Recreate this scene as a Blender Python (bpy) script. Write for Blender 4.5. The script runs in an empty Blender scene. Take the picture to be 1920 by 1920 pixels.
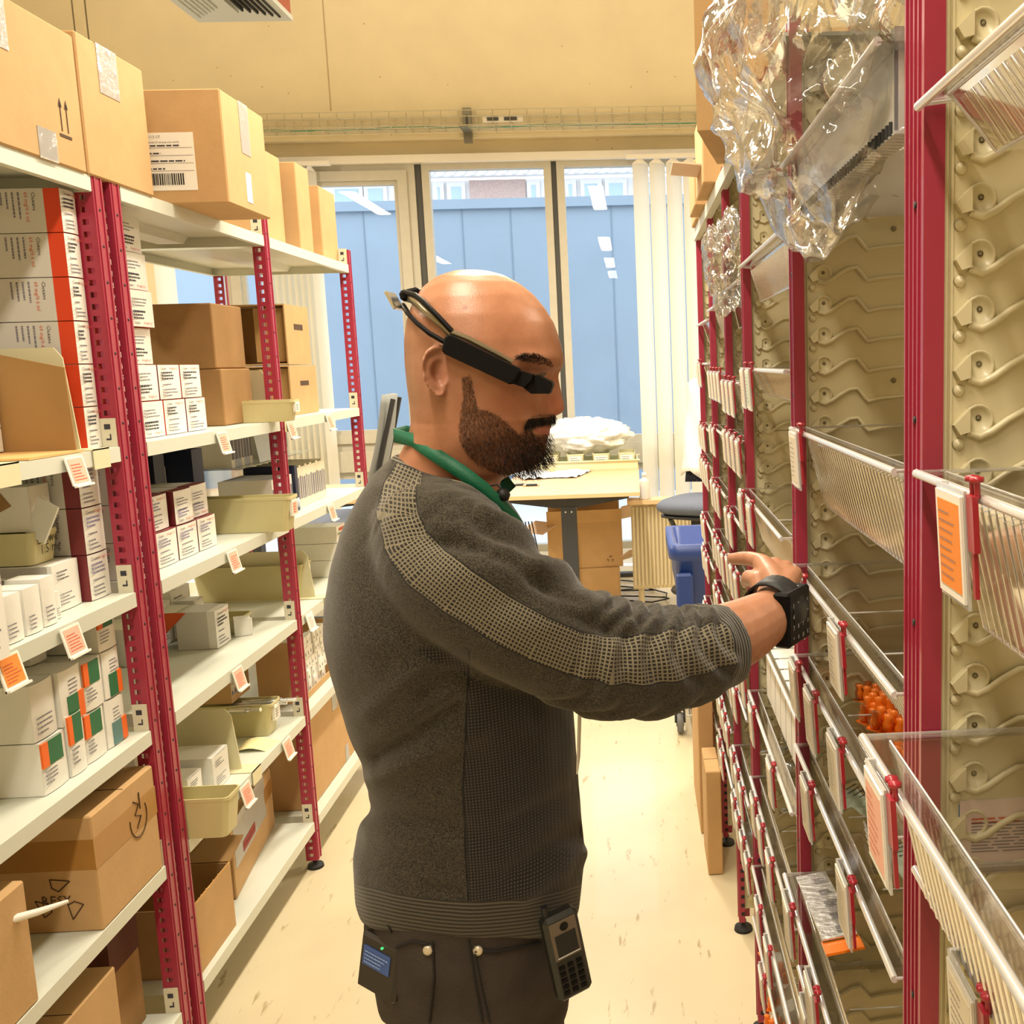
import bpy, bmesh, math, random
from mathutils import Vector, Matrix
from mathutils import noise as mnoise
random.seed(7)
S = bpy.context.scene
COL = S.collection
# ---------------------------------------------------------------- camera
HC = 1.55
YAW, PIT, ROL = -0.04282, 0.14567, -0.0299
Ry = Matrix(((math.cos(YAW),0,math.sin(YAW)),(0,1,0),(-math.sin(YAW),0,math.cos(YAW))))
Rx = Matrix(((1,0,0),(0,math.cos(PIT),-math.sin(PIT)),(0,math.sin(PIT),math.cos(PIT))))
Rz = Matrix(((math.cos(ROL),-math.sin(ROL),0),(math.sin(ROL),math.cos(ROL),0),(0,0,1)))
RC = Rz @ Rx @ Ry
RT = RC.transposed()
def w_of(v): return Vector((v[0], v[2], -v[1]))
right = w_of(RT @ Vector((1,0,0))); down = w_of(RT @ Vector((0,1,0))); fwd = w_of(RT @ Vector((0,0,1)))
cam = bpy.data.cameras.new('camera'); co = bpy.data.objects.new('camera', cam); COL.objects.link(co)
m3 = Matrix((right, -down, -fwd)).transposed()
co.matrix_world = Matrix.Translation((0,0,HC)) @ m3.to_4x4()
cam.sensor_width = 36; cam.lens = 36; cam.shift_x = -1/6; cam.clip_start = 0.02
S.camera = co
def ray(px, py):
    return w_of(RT @ Vector(((px-1280)/1920, (py-960)/1920, 1.0)))
def oX(px, py, X): d = ray(px,py); return Vector((0,0,HC)) + d*(X/d.x)
def oY(px, py, Y): d = ray(px,py); return Vector((0,0,HC)) + d*(Y/d.y)
def oZ(px, py, Z): d = ray(px,py); return Vector((0,0,HC)) + d*((Z-HC)/d.z)
# ---------------------------------------------------------------- world, lights, exposure
S.view_settings.view_transform = 'Standard'; S.view_settings.look = 'None'
S.view_settings.gamma = 1; S.view_settings.use_curve_mapping = False
S.view_settings.exposure = 0.05
S.cycles.max_bounces = 10; S.cycles.transparent_max_bounces = 40; S.cycles.diffuse_bounces = 4
S.cycles.glossy_bounces = 3; S.cycles.transmission_bounces = 6; S.cycles.caustics_reflective = False; S.cycles.caustics_refractive = False
S.cycles.sample_clamp_indirect = 4
wd = bpy.data.worlds.new('sky'); S.world = wd; wd.use_nodes = True
bg = wd.node_tree.nodes['Background']; bg.inputs[0].default_value = (0.84, 0.92, 1.0, 1); bg.inputs[1].default_value = 3.3
def area(name, loc, sx, sy, power, col, rot=(0,0,0)):
    L = bpy.data.lights.new(name, 'AREA'); L.shape = 'RECTANGLE'; L.size = sx; L.size_y = sy; L.energy = power; L.color = col
    o = bpy.data.objects.new(name, L); o.location = loc; o.rotation_euler = rot; COL.objects.link(o); return o
WARM = (1.0, 0.885, 0.71)
# continuous rows of fluorescent battens over the aisle and beyond the racks
area('tube_light', (-0.30, 0.40, 3.02), 0.14, 1.5, 40, WARM)
area('tube_light', (-0.30, 2.80, 3.02), 0.14, 1.5, 52, WARM)
area('tube_light', (-0.30, 5.20, 3.20), 0.14, 1.5, 80, WARM)
area('tube_light', (-0.30, -1.6, 3.02), 0.14, 1.5, 26, WARM)
area('tube_light', (-2.6, 1.6, 3.02), 0.14, 1.5, 40, WARM)
area('tube_light', (-2.6, 5.2, 3.20), 0.14, 1.5, 90, WARM)
area('tube_light', (1.9, 1.8, 3.02), 0.14, 1.5, 40, WARM)
area('tube_light', (1.6, 5.2, 3.20), 0.14, 1.5, 80, WARM)
# the bare tubes shine upward as well
for x_, y_, p_ in ((-0.30, 5.20, 34), (-2.6, 5.2, 34), (1.6, 5.2, 30), (-0.30, 2.8, 20), (-2.6, 1.6, 20)): area('tube_light', (x_, y_, 3.24), 0.14, 1.5, p_, WARM, (math.pi, 0, 0))
# ---------------------------------------------------------------- materials
MATS = {}
def lin(h):
    h = h.lstrip('#'); r = [int(h[i:i+2],16)/255 for i in (0,2,4)]
    return tuple((x/12.92 if x <= .04045 else ((x+.055)/1.055)**2.4) for x in r) + (1,)
def mat(name, col, rough=.5, metal=0, var=0, vscale=20, bump=0, bscale=60, spec=.5, trans=0, emit=0, stretch=None, coat=0, sss=0):
    if name in MATS: return MATS[name]
    m = bpy.data.materials.new(name); m.use_nodes = True; nt = m.node_tree; b = nt.nodes['Principled BSDF']
    c = lin(col) if isinstance(col, str) else tuple(col)+(1,)
    b.inputs['Base Color'].default_value = c; b.inputs['Roughness'].default_value = rough; b.inputs['Metallic'].default_value = metal
    b.inputs['Specular IOR Level'].default_value = spec; b.inputs['Transmission Weight'].default_value = trans; b.inputs['Coat Weight'].default_value = coat
    if sss: b.inputs['Subsurface Weight'].default_value = sss; b.inputs['Subsurface Radius'].default_value = (.006,.003,.0015)
    if emit: b.inputs['Emission Color'].default_value = c; b.inputs['Emission Strength'].default_value = emit
    if var or bump:
        tc = nt.nodes.new('ShaderNodeTexCoord'); mp = nt.nodes.new('ShaderNodeMapping'); nt.links.new(tc.outputs['Object'], mp.inputs[0])
        if stretch: mp.inputs['Scale'].default_value = stretch
    if var:
        n = nt.nodes.new('ShaderNodeTexNoise'); n.inputs['Scale'].default_value = vscale; n.inputs['Detail'].default_value = 5
        nt.links.new(mp.outputs[0], n.inputs[0])
        r = nt.nodes.new('ShaderNodeValToRGB'); e = r.color_ramp.elements
        e[0].position = .3; e[1].position = .7
        e[0].color = tuple(max(0, x*(1-var)) for x in c[:3])+(1,); e[1].color = tuple(min(1, x*(1+var)) for x in c[:3])+(1,)
        nt.links.new(n.outputs[0], r.inputs[0]); nt.links.new(r.outputs[0], b.inputs['Base Color'])
    if bump:
        n2 = nt.nodes.new('ShaderNodeTexNoise'); n2.inputs['Scale'].default_value = bscale; n2.inputs['Detail'].default_value = 4
        bp = nt.nodes.new('ShaderNodeBump'); bp.inputs['Strength'].default_value = bump; bp.inputs['Distance'].default_value = .004
        nt.links.new(mp.outputs[0], n2.inputs[0]); nt.links.new(n2.outputs[0], bp.inputs['Height']); nt.links.new(bp.outputs[0], b.inputs['Normal'])
    MATS[name] = m; return m
def clearmat(name, tint=(.93,.92,.9), gl=.06, rough=.06, bump=0, bscale=30, haze=0.0, edge=.75):
    """thin clear plastic: transparent sheet with a fresnel reflection and a little haze"""
    if name in MATS: return MATS[name]
    m = bpy.data.materials.new(name); m.use_nodes = True; nt = m.node_tree; nt.nodes.clear(); N = nt.nodes.new; L = nt.links.new
    out = N('ShaderNodeOutputMaterial'); tr = N('ShaderNodeBsdfTransparent'); tr.inputs[0].default_value = tuple(tint)+(1,)
    g = N('ShaderNodeBsdfGlossy'); g.inputs['Roughness'].default_value = rough; g.inputs[0].default_value = (1,1,1,1)
    lw = N('ShaderNodeLayerWeight'); lw.inputs[0].default_value = .35
    mr = N('ShaderNodeMapRange'); mr.inputs['To Min'].default_value = gl; mr.inputs['To Max'].default_value = edge
    L(lw.outputs['Fresnel'], mr.inputs[0]); mx = N('ShaderNodeMixShader'); L(mr.outputs[0], mx.inputs[0]); L(tr.outputs[0], mx.inputs[1]); L(g.outputs[0], mx.inputs[2])
    last = mx
    if haze:
        d = N('ShaderNodeBsdfDiffuse'); d.inputs[0].default_value = (.9,.9,.88,1); m2 = N('ShaderNodeMixShader'); m2.inputs[0].default_value = haze
        L(mx.outputs[0], m2.inputs[1]); L(d.outputs[0], m2.inputs[2]); last = m2
    if bump:
        tc = N('ShaderNodeTexCoord'); n = N('ShaderNodeTexNoise'); n.inputs['Scale'].default_value = bscale; n.inputs['Detail'].default_value = 3
        bp = N('ShaderNodeBump'); bp.inputs['Strength'].default_value = bump; bp.inputs['Distance'].default_value = .02
        L(tc.outputs['Object'], n.inputs[0]); L(n.outputs[0], bp.inputs['Height']); L(bp.outputs[0], g.inputs['Normal']); L(bp.outputs[0], lw.inputs['Normal'])
    L(last.outputs[0], out.inputs[0]); MATS[name] = m; return m
# ---------------------------------------------------------------- mesh builder
class MB:
    def __init__(s): s.v=[]; s.f=[]; s.m=[]; s.mats=[]; s.sm=[]
    def mi(s, m):
        if m not in s.mats: s.mats.append(m)
        return s.mats.index(m)
    def add(s, vs, fs, m, smooth=False, M=None):
        b = len(s.v); k = s.mi(m)
        s.v += [tuple(M @ Vector(v)) if M else tuple(v) for v in vs]
        for f in fs: s.f.append([b+i for i in f]); s.m.append(k); s.sm.append(smooth)
        return s
    def box(s, a, b, m, M=None, fm=None, bev=0):
        """a,b opposite corners; fm: dict face->material; faces -x +x -y +y -z +z"""
        x0,y0,z0 = (min(a[i],b[i]) for i in range(3)); x1,y1,z1 = (max(a[i],b[i]) for i in range(3))
        if bev and not fm:
            c = bev; vs=[]; 
            P=[(x0,y0,z0,1,1,1),(x1,y0,z0,-1,1,1),(x1,y1,z0,-1,-1,1),(x0,y1,z0,1,-1,1),(x0,y0,z1,1,1,-1),(x1,y0,z1,-1,1,-1),(x1,y1,z1,-1,-1,-1),(x0,y1,z1,1,-1,-1)]
            for (x,y,z,i,j,k) in P: vs += [(x,y+j*c,z+k*c),(x+i*c,y,z+k*c),(x+i*c,y+j*c,z)]
            X=lambda n:3*n; Yv=lambda n:3*n+1; Z=lambda n:3*n+2
            fs=[[X(0),X(4),X(7),X(3)],[X(1),X(2),X(6),X(5)],[Yv(0),Yv(1),Yv(5),Yv(4)],[Yv(2),Yv(3),Yv(7),Yv(6)],[Z(0),Z(3),Z(2),Z(1)],[Z(4),Z(5),Z(6),Z(7)]]
            fs+=[[3*n,3*n+1,3*n+2] for n in range(8)]
            for a_,b_,t in [(0,1,0),(3,2,0),(4,5,0),(7,6,0)]: fs.append([Yv(a_),Z(a_),Z(b_),Yv(b_)])
            for a_,b_ in [(0,3),(1,2),(4,7),(5,6)]: fs.append([X(a_),Z(a_),Z(b_),X(b_)])
            for a_,b_ in [(0,4),(1,5),(2,6),(3,7)]: fs.append([X(a_),Yv(a_),Yv(b_),X(b_)])
            return s.add(vs, fs, m, False, M)
        vs=[(x0,y0,z0),(x1,y0,z0),(x1,y1,z0),(x0,y1,z0),(x0,y0,z1),(x1,y0,z1),(x1,y1,z1),(x0,y1,z1)]
        F={'-x':[0,4,7,3],'+x':[1,2,6,5],'-y':[0,1,5,4],'+y':[2,3,7,6],'-z':[0,3,2,1],'+z':[4,5,6,7]}
        base=len(s.v); s.v += [tuple(M @ Vector(v)) if M else v for v in vs]
        for k,f in F.items():
            s.f.append([base+i for i in f]); s.m.append(s.mi((fm or {}).get(k, m))); s.sm.append(False)
        return s
    def quad(s, p, m, M=None): return s.add(p, [list(range(len(p)))], m, False, M)
    def prism(s, pts, axis, a, b, m, M=None):
        """pts 2D polygon extruded along axis from a to b"""
        n=len(pts)
        def P(u,v,w): return {'x':(w,u,v),'y':(u,w,v),'z':(u,v,w)}[axis]
        vs=[P(u,v,a) for u,v in pts]+[P(u,v,b) for u,v in pts]
        fs=[list(range(n))[::-1], list(range(n,2*n))]+[[i,(i+1)%n,n+(i+1)%n,n+i] for i in range(n)]
        return s.add(vs, fs, m, False, M)
    def tube(s, pts, r, m, n=8, M=None, cap=True, sm=True):
        pts=[Vector(p) for p in pts]; rs = r if isinstance(r,(list,tuple)) else [r]*len(pts)
        vs=[]; up=None
        for i,p in enumerate(pts):
            t=((pts[min(i+1,len(pts)-1)]-pts[max(i-1,0)])).normalized()
            if up is None: up = Vector((0,0,1)) if abs(t.z)<.9 else Vector((1,0,0))
            a=t.cross(up); 
            if a.length<1e-6: a=t.cross(Vector((0,1,0)))
            a.normalize(); b=a.cross(t).normalized(); up=b
            for k in range(n):
                an=2*math.pi*k/n; vs.append(p+(a*math.cos(an)+b*math.sin(an))*rs[i])
        fs=[]
        for i in range(len(pts)-1):
            for k in range(n): fs.append([i*n+k,i*n+(k+1)%n,(i+1)*n+(k+1)%n,(i+1)*n+k])
        s.add(vs,fs,m,sm,M)
        if cap:
            s.add([vs[k] for k in range(n)],[list(range(n))[::-1]],m,False,M); s.add([vs[-n+k] for k in range(n)],[list(range(n))],m,False,M)
        return s
    def lathe(s, prof, c, m, axis='z', n=20, M=None, sm=True):
        vs=[]; 
        for r,h in prof:
            for k in range(n):
                a=2*math.pi*k/n; x,y=r*math.cos(a),r*math.sin(a)
                p={'z':(x,y,h),'y':(x,h,y),'x':(h,x,y)}[axis]; vs.append((c[0]+p[0],c[1]+p[1],c[2]+p[2]))
        fs=[[i*n+k,i*n+(k+1)%n,(i+1)*n+(k+1)%n,(i+1)*n+k] for i in range(len(prof)-1) for k in range(n)]
        if prof[0][0]>1e-5: fs.append(list(range(n))[::-1])
        if prof[-1][0]>1e-5: fs.append([(len(prof)-1)*n+k for k in range(n)])
        return s.add(vs,fs,m,sm,M)
    def text(s, txt, size, origin, ux, uy, m, align='LEFT'):
        vs,fs = textmesh(txt, align); o=Vector(origin); ux=Vector(ux).normalized()*size; uy=Vector(uy).normalized()*size
        return s.add([o+ux*x+uy*y for x,y in vs], fs, m)
    def lines(s, o, ux, uy, w, h, n, m, fill=.8, th=.45, seed=0):
        """n printed lines as word-length dashes on the patch o + ux*[0,w] + uy*[0,h]"""
        R=random.Random(seed); o=Vector(o); ux=Vector(ux).normalized(); uy=Vector(uy).normalized(); dh=h/n
        for i in range(n):
            y=h-(i+.8)*dh; x=0; end=w*(fill+R.uniform(-.25,.18))
            while x<end:
                l=R.uniform(.05,.14)*w; l=min(l,end-x)
                if l<=0: break
                p=o+ux*x+uy*y
                s.quad([p,p+ux*l,p+ux*l+uy*dh*th,p+uy*dh*th],m); x+=l+.02*w
        return s
    def obj(s, name, parent=None, loc=None, rz=0, smooth=None):
        me=bpy.data.meshes.new(name); 
        off = Vector(loc) if loc is not None else Vector((0,0,0))
        me.from_pydata(s.v,[],s.f)
        for m in s.mats: me.materials.append(m)
        me.polygons.foreach_set('material_index', s.m); me.polygons.foreach_set('use_smooth', s.sm if smooth is None else [smooth]*len(s.f))
        me.update(); o=bpy.data.objects.new(name,me); COL.objects.link(o)
        if parent: o.parent=parent
        if loc is not None: o.location=off
        if rz: o.rotation_euler=(0,0,rz)
        return o
_TM={}
def textmesh(t, align='LEFT'):
    if (t,align) not in _TM:
        cu=bpy.data.curves.new('t','FONT'); cu.body=t; cu.align_x=align; cu.resolution_u=1; o=bpy.data.objects.new('t',cu)
        me=o.to_mesh(); _TM[(t,align)]=([(v.co.x,v.co.y) for v in me.vertices],[list(p.vertices) for p in me.polygons]); o.to_mesh_clear(); bpy.data.objects.remove(o); bpy.data.curves.remove(cu)
    return _TM[(t,align)]
def empty(name, loc, rz=0):
    o=bpy.data.objects.new(name,None); o.empty_display_size=.05; COL.objects.link(o); o.location=loc; o.rotation_euler=(0,0,rz); return o
def tag(o, label, cat, group=None):
    o['label']=label; o['category']=cat
    if group: o['group']=group
    return o
def struct(o): o['kind']='structure'; return o
def dup(root, loc=None, rz=None):
    r=root.copy(); COL.objects.link(r)
    if loc is not None: r.location=loc
    if rz is not None: r.rotation_euler=(0,0,rz)
    def rec(a,b):
        for ch in list(a.children):
            if ch.name==b.name: continue
            c=ch.copy(); COL.objects.link(c); c.parent=b; rec(ch,c)
    rec(root,r); return r
RZ=lambda a: Matrix.Rotation(a,4,'Z'); RX=lambda a: Matrix.Rotation(a,4,'X'); RYm=lambda a: Matrix.Rotation(a,4,'Y'); T=lambda *a: Matrix.Translation(a if len(a)==3 else a[0])
# ================================================================ the room
WALL=mat('cream_wall_paint','#e6dabb',.85,var=.05,vscale=2.5,bump=.25,bscale=35)
def pitted(m):
    nt=m.node_tree; b=nt.nodes['Principled BSDF']; v=nt.nodes.new('ShaderNodeTexVoronoi'); v.inputs['Scale'].default_value=9; tc=nt.nodes.new('ShaderNodeTexCoord')
    r=nt.nodes.new('ShaderNodeValToRGB'); r.color_ramp.elements[0].position=.035; r.color_ramp.elements[0].color=(.45,.38,.28,1); r.color_ramp.elements[1].position=.06; r.color_ramp.elements[1].color=(1,1,1,1)
    mx=nt.nodes.new('ShaderNodeMix'); mx.data_type='RGBA'; mx.blend_type='MULTIPLY'; mx.inputs[0].default_value=.8
    src=b.inputs['Base Color'].links[0].from_socket; nt.links.new(tc.outputs['Object'],v.inputs[0]); nt.links.new(v.outputs['Distance'],r.inputs[0])
    nt.links.new(src,mx.inputs[6]); nt.links.new(r.outputs[0],mx.inputs[7]); nt.links.new(mx.outputs[2],b.inputs['Base Color'])
pitted(WALL)
CEIL=mat('ceiling_white','#d8cfb8',.9,var=.03)
TRIM=mat('white_trim','#e9e6df',.45)
FRAME=mat('window_frame_grey','#bdb9ab',.4,var=.03)
GASK=mat('black_gasket','#4a4b49',.6)
WY=7.8; XL,XR,YB,ZT=-5.6,3.4,-3.4,4.6
# floor: worn cream lino with scuffs
fm=mat('cream_lino','#d3c6a6',.27,var=.06,vscale=3,coat=.15)
nt=fm.node_tree; b=nt.nodes['Principled BSDF']; tc=nt.nodes.new('ShaderNodeTexCoord'); mp=nt.nodes.new('ShaderNodeMapping'); mp.inputs['Scale'].default_value=(30,6,1); mp.inputs['Rotation'].default_value=(0,0,.25)
nz=nt.nodes.new('ShaderNodeTexNoise'); nz.inputs['Scale'].default_value=1; nz.inputs['Detail'].default_value=6; nz.inputs['Roughness'].default_value=.65
rp=nt.nodes.new('ShaderNodeValToRGB'); rp.color_ramp.elements[0].position=.615; rp.color_ramp.elements[1].position=.68; rp.color_ramp.elements[0].color=(0,0,0,1); rp.color_ramp.elements[1].color=(.75,.75,.75,1)
mx=nt.nodes.new('ShaderNodeMix'); mx.data_type='RGBA'; mx.inputs[7].default_value=lin('#9c8a62')
src=b.inputs['Base Color'].links[0].from_socket
nt.links.new(tc.outputs['Object'],mp.inputs[0]); nt.links.new(mp.outputs[0],nz.inputs[0]); nt.links.new(nz.outputs[0],rp.inputs[0]); nt.links.new(rp.outputs[0],mx.inputs[0]); nt.links.new(src,mx.inputs[6]); nt.links.new(mx.outputs[2],b.inputs['Base Color'])
struct(MB().box((XL,YB,-.1),(XR,WY,0),fm).obj('floor'))
struct(MB().box((XL,YB,ZT),(XR,WY,ZT+.1),CEIL).obj('ceiling'))
struct(MB().box((XL-.15,YB,0),(XL,WY,ZT),WALL).obj('wall_left'))
struct(MB().box((XR,YB,0),(XR+.15,WY,ZT),WALL).obj('wall_right'))
struct(MB().box((XL,YB-.15,0),(XR,YB,ZT),WALL).obj('wall_rear'))
def zy(py,px=900,Y=WY): return oY(px,py,Y).z
def xy(px,py,Y=WY): return oY(px,py,Y).x
Z_LEDGE=zy(257); Z_SOF=zy(283); Z_HEAD=zy(305); SILL=zy(846,700)
mb=MB(); WO=XL
# upper wall, split by the vertical joint at the left
xs=xy(142,60); xs2=xy(163,60)
wl_x0=xy(455,600)
mb.box((XL,WY,Z_LEDGE),(xs-.012,WY+.35,ZT),WALL); mb.box((xs-.012,WY+.02,Z_LEDGE),(xs,WY+.35,ZT),GASK); mb.box((xs,WY,Z_LEDGE),(xs2,WY+.35,ZT),WALL)
mb.box((xs2,WY+.02,Z_LEDGE),(xs2+.012,WY+.35,ZT),GASK); mb.box((xs2+.012,WY,Z_LEDGE),(XR,WY+.35,ZT),WALL)
mb.box((XL,WY+.12,Z_SOF-.02),(XR,WY+.35,Z_LEDGE),WALL)
mb.box((XL,WY,0),(wl_x0-.6,WY+.35,Z_LEDGE),WALL)
mb.box((1.35,WY,0),(XR,WY+.35,Z_LEDGE),WALL)
struct(mb.obj('wall_back'))
# joint line on the wall at px 612, a thin strip darker than the paint
struct(MB().box((xy(611,80)-.004,WY-.002,Z_LEDGE+.2),(xy(611,80)+.004,WY,ZT),mat('joint_line_tan','#b9a987',.9)).obj('trim_1'))
Y2=WY+.12
struct(MB().box((wl_x0-.6,Y2-.03,Z_HEAD+.05),(1.35,Y2+.02,Z_SOF-.02),TRIM).obj('trim_2'))
struct(MB().box((wl_x0-.6,Y2-.08,Z_HEAD+.02),(1.35,Y2+.02,Z_HEAD+.075),TRIM).obj('trim_3'))
def zz(py,px=900): return zy(py,px,Y2)
def xx(px,py): return xy(px,py,Y2)
# window elements, each a structure
def frame(mb,x0,x1,z0,z1,w,y0,y1,m): 
    mb.box((x0,y0,z0),(x0+w,y1,z1),m); mb.box((x1-w,y0,z0),(x1,y1,z1),m); mb.box((x0+w,y0,z1-w),(x1-w,y1,z1),m); mb.box((x0+w,y0,z0),(x1-w,y1,z0+w),m)
GL=clearmat('window_glass',(.95,.96,.97),.004,.01,edge=.07)
def window(n,x0,x1,z0,z1,inner=False):
    root=struct(empty('window_%d'%n,((x0+x1)/2,Y2,z0)))
    M=T(-(x0+x1)/2,-Y2,-z0)
    mb=MB(); w=.055
    frame(mb,x0,x1,z0,z1,w,Y2-.02,Y2+.06,FRAME)
    if inner: frame(mb,x0+w,x1-w,z0+w,z1-w,.07,Y2-.045,Y2+.04,FRAME); frame(mb,x0+w+.07,x1-w-.07,z0+w+.07,z1-w-.07,.03,Y2-.02,Y2+.03,FRAME)
    mb.v=[tuple(M@Vector(v)) for v in mb.v]
    mb.obj('window_frame',root)
    g=MB(); g.box((x0+w,Y2+.02,z0+w),(x1-w,Y2+.026,z1-w),GL); g.v=[tuple(M@Vector(v)) for v in g.v]; g.obj('window_pane',root)
    return root
xm1a,xm1b=xx(784,420),xx(797,420); xm2a,xm2b=xx(1038,420),xx(1048,420)
window(1,xx(420,500),xm1a,SILL,Z_HEAD+.03,True)
window(2,xm1b,xm2a,SILL,Z_HEAD+.03)
window(3,xm2b,xx(1230,500)+.35,SILL,Z_HEAD+.03)
struct(MB().box((xm1a,Y2+.0,SILL),(xm1b,Y2+.05,Z_HEAD+.03),GASK).obj('trim_4'))
struct(MB().box((xm2a,Y2+.0,SILL),(xm2b,Y2+.05,Z_HEAD+.03),GASK).obj('trim_5'))
struct(MB().box((xx(420,500),Y2-.06,SILL-.16),(1.35,Y2+.06,SILL),FRAME).obj('trim_6'))
window(4,xx(420,500),xm1a,.12,SILL-.16)
window(5,xm1b,xm2a,.12,SILL-.16)
window(6,xm2b,1.3,.12,SILL-.16)
struct(MB().box((wl_x0-.6,Y2-.03,0),(1.35,Y2+.1,.12),TRIM).obj('baseboard_back'))
# outside: terrace, blue-grey hoarding, building beyond
EXT=mat('terrace_paving','#c9cdd2',.7,var=.05)
struct(MB().box((-14,WY+.35,-.35),(12,26,-.02),EXT).obj('terrace'))
HB=mat('hoarding_blue','#8799ab',.55,var=.04,vscale=1.5)
HB2=mat('hoarding_seam','#738799',.6)
HYY=12.6
def hz(py): return oY(900,py,HYY).z
root=tag(empty('hoarding',(0,HYY,0)),'blue grey panelled hoarding standing outside beyond the windows','hoarding')
mb=MB(); mb.box((-9,0,-.02),(7,.08,hz(392)),HB); mb.obj('panel_face',root)
mb=MB(); mb.box((-9,-.06,hz(392)),(7,.1,hz(374)),HB); mb.obj('coping',root)
for px in (692,875,965,1152): x=oY(px,560,HYY).x; MB().box((x-.006,-.006,-.02),(x+.006,0,hz(392)),HB2).obj('joint_strip',root)

BY=20
def bz(py,px=900): return oY(px,py,BY).z
def bx(px,py=340): return oY(px,py,BY).x
root=tag(empty('apartment_building',(0,BY,0)),'pale building with sloping louvred band above windows, seen over the hoarding','building')
PLA=mat('pale_render','#d9d6d4',.8); BRK=mat('pinkish_brick','#b29a90',.85,var=.12,vscale=30); LOU=mat('louvre_metal','#c4c7cb',.4)
mb=MB(); mb.box((-16,0,-.3),(12,4,bz(338)),PLA); mb.obj('wall',root)
mb=MB(); mb.box((bx(880),-.04,0),(bx(985),0,bz(338)),BRK); mb.obj('brick_panel',root)
mb=MB(); mb.box((-16,-.3,bz(335)),(12,-.1,bz(290)),PLA)
x=-15.8
while x<11.8: mb.prism([(x,bz(334)),(x+.07,bz(334)),(x+.42,bz(290)),(x+.35,bz(290))],'y',-.33,-.3,LOU); x+=.19
mb.obj('louvre_band',root)
GLD=mat('distant_glass','#9fb4bd',.15); CUR=mat('distant_curtain','#dfe5e4',.8)
for a,b_ in ((620,680),(682,725),(812,832),(838,872),(988,1012),(1058,1080),(1088,1128),(1134,1175),(1190,1240)):
    w=MB(); x0,x1=bx(a),bx(b_); z0,z1=bz(376)-2.0,bz(342); w.box((x0,-.06,z0),(x1,-.02,z1),PLA); f=w.obj('window',root)
    w=MB(); w.box((x0+.08,-.08,z0+.1),(x1-.08,-.06,z1-.08),GLD)
    x=x0+.1
    while x<x1-.2: w.box((x,-.1,z0+.1),(x+.09,-.08,z1-.55),CUR); x+=.17
    w.obj('window_pane',f)
# vertical blinds
BL=mat('blind_fabric','#e9e3d0',.8,var=.03,vscale=3)
nt=BL.node_tree; b=nt.nodes['Principled BSDF']; tl=nt.nodes.new('ShaderNodeBsdfTranslucent'); tl.inputs[0].default_value=(.85,.85,.8,1); mxs=nt.nodes.new('ShaderNodeMixShader'); mxs.inputs[0].default_value=.35
nt.links.new(b.outputs[0],mxs.inputs[1]); nt.links.new(tl.outputs[0],mxs.inputs[2]); nt.links.new(mxs.outputs[0],nt.nodes['Material Output'].inputs[0])
def blinds(name_label,x0,n,step,ang,flip=1):
    root=tag(empty('vertical_blind',(x0,Y2-.16,0)),name_label,'blind')
    mb=MB(); mb.box((-.1,-.02,Z_HEAD-.005),(n*step+.1,.02,Z_HEAD+.025),TRIM); mb.obj('headrail',root)
    for i in range(n):
        s=MB(); w=.0635; M=T(i*step,0,0)@RZ(ang)
        N=6; vs=[]; 
        for k in range(N+1):
            u=-w+2*w*k/N; vs+= [(u,.006*math.cos(math.pi*(u/w)/2),.22),(u,.006*math.cos(math.pi*(u/w)/2),Z_HEAD-.04)]
        s.add(vs,[[2*k,2*k+2,2*k+3,2*k+1] for k in range(N)],BL,True,M)
        s.add([v for v in [(-w,0,Z_HEAD-.04),(w,0,Z_HEAD-.04),(.01,0,Z_HEAD+.0),(-.01,0,Z_HEAD+.0)]],[[0,1,2,3]],TRIM,False,M); s.obj('slat',root)
    return root
bx0=xy(1207,500,Y2-.16)
blinds('row of cream vertical blind slats hanging at the right of the window',bx0,7,.122,.42)
blinds('bunched cream vertical blind slats behind the left shelving',xy(583,600,Y2-.16)-.28,9,.045,1.2)
# cable basket on the wall
ZN=mat('galvanised_wire','#c8c3ad',.35,.8); GRN=mat('green_cable','#2e8f6b',.5); BRKT=mat('zinc_bracket','#8f9087',.4,.7)
root=tag(empty('cable_tray',(0,WY-.12,0)),'long wire basket cable tray bracketed to the wall above the windows','cable tray')
z0=zy(240,900,WY-.12); xa,xb=xy(330,245),xy(1420,245)
mb=MB()
for (y,z) in ((-.1,0),(-.05,0),(0,0),(.05,0),(.1,0),(-.1,.06),(.1,.06),(-.1,.1),(.1,.1)): mb.tube([(xa,y,z0+z),(xb,y,z0+z)],.0035,ZN,5)
x=xa
while x<xb: mb.tube([(x,-.1,z0+.1),(x,-.1,z0),(x,.1,z0),(x,.1,z0+.1)],.003,ZN,4); x+=.12
mb.obj('wire_basket',root)
x0=xy(872,220,WY-.12); mb=MB(); mb.box((x0-.03,.08,z0-.08),(x0+.03,.12,z0+.16),BRKT); mb.box((x0-.03,-.1,z0-.012),(x0+.03,.1,z0-.004),BRKT)
mb.box((x0-.008,.075,z0+.04),(x0+.008,.08,z0+.11),GASK); mb.obj('bracket',root)
x0=xy(908,220,WY-.12); mb=MB(); mb.box((x0,-.09,z0+.02),(x0+.28,-.075,z0+.06),TRIM); mb.box((x0+.03,-.094,z0+.028),(x0+.11,-.09,z0+.05),GASK); mb.box((x0+.15,-.094,z0+.028),(x0+.24,-.09,z0+.05),GASK); mb.obj('splice_plate',root)
mb=MB(); pts=[(xa+.1+i*.1,.02*math.sin(i*.7),z0+.008+.004*math.sin(i*.5)) for i in range(int((xb-xa)/.1))]
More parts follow.
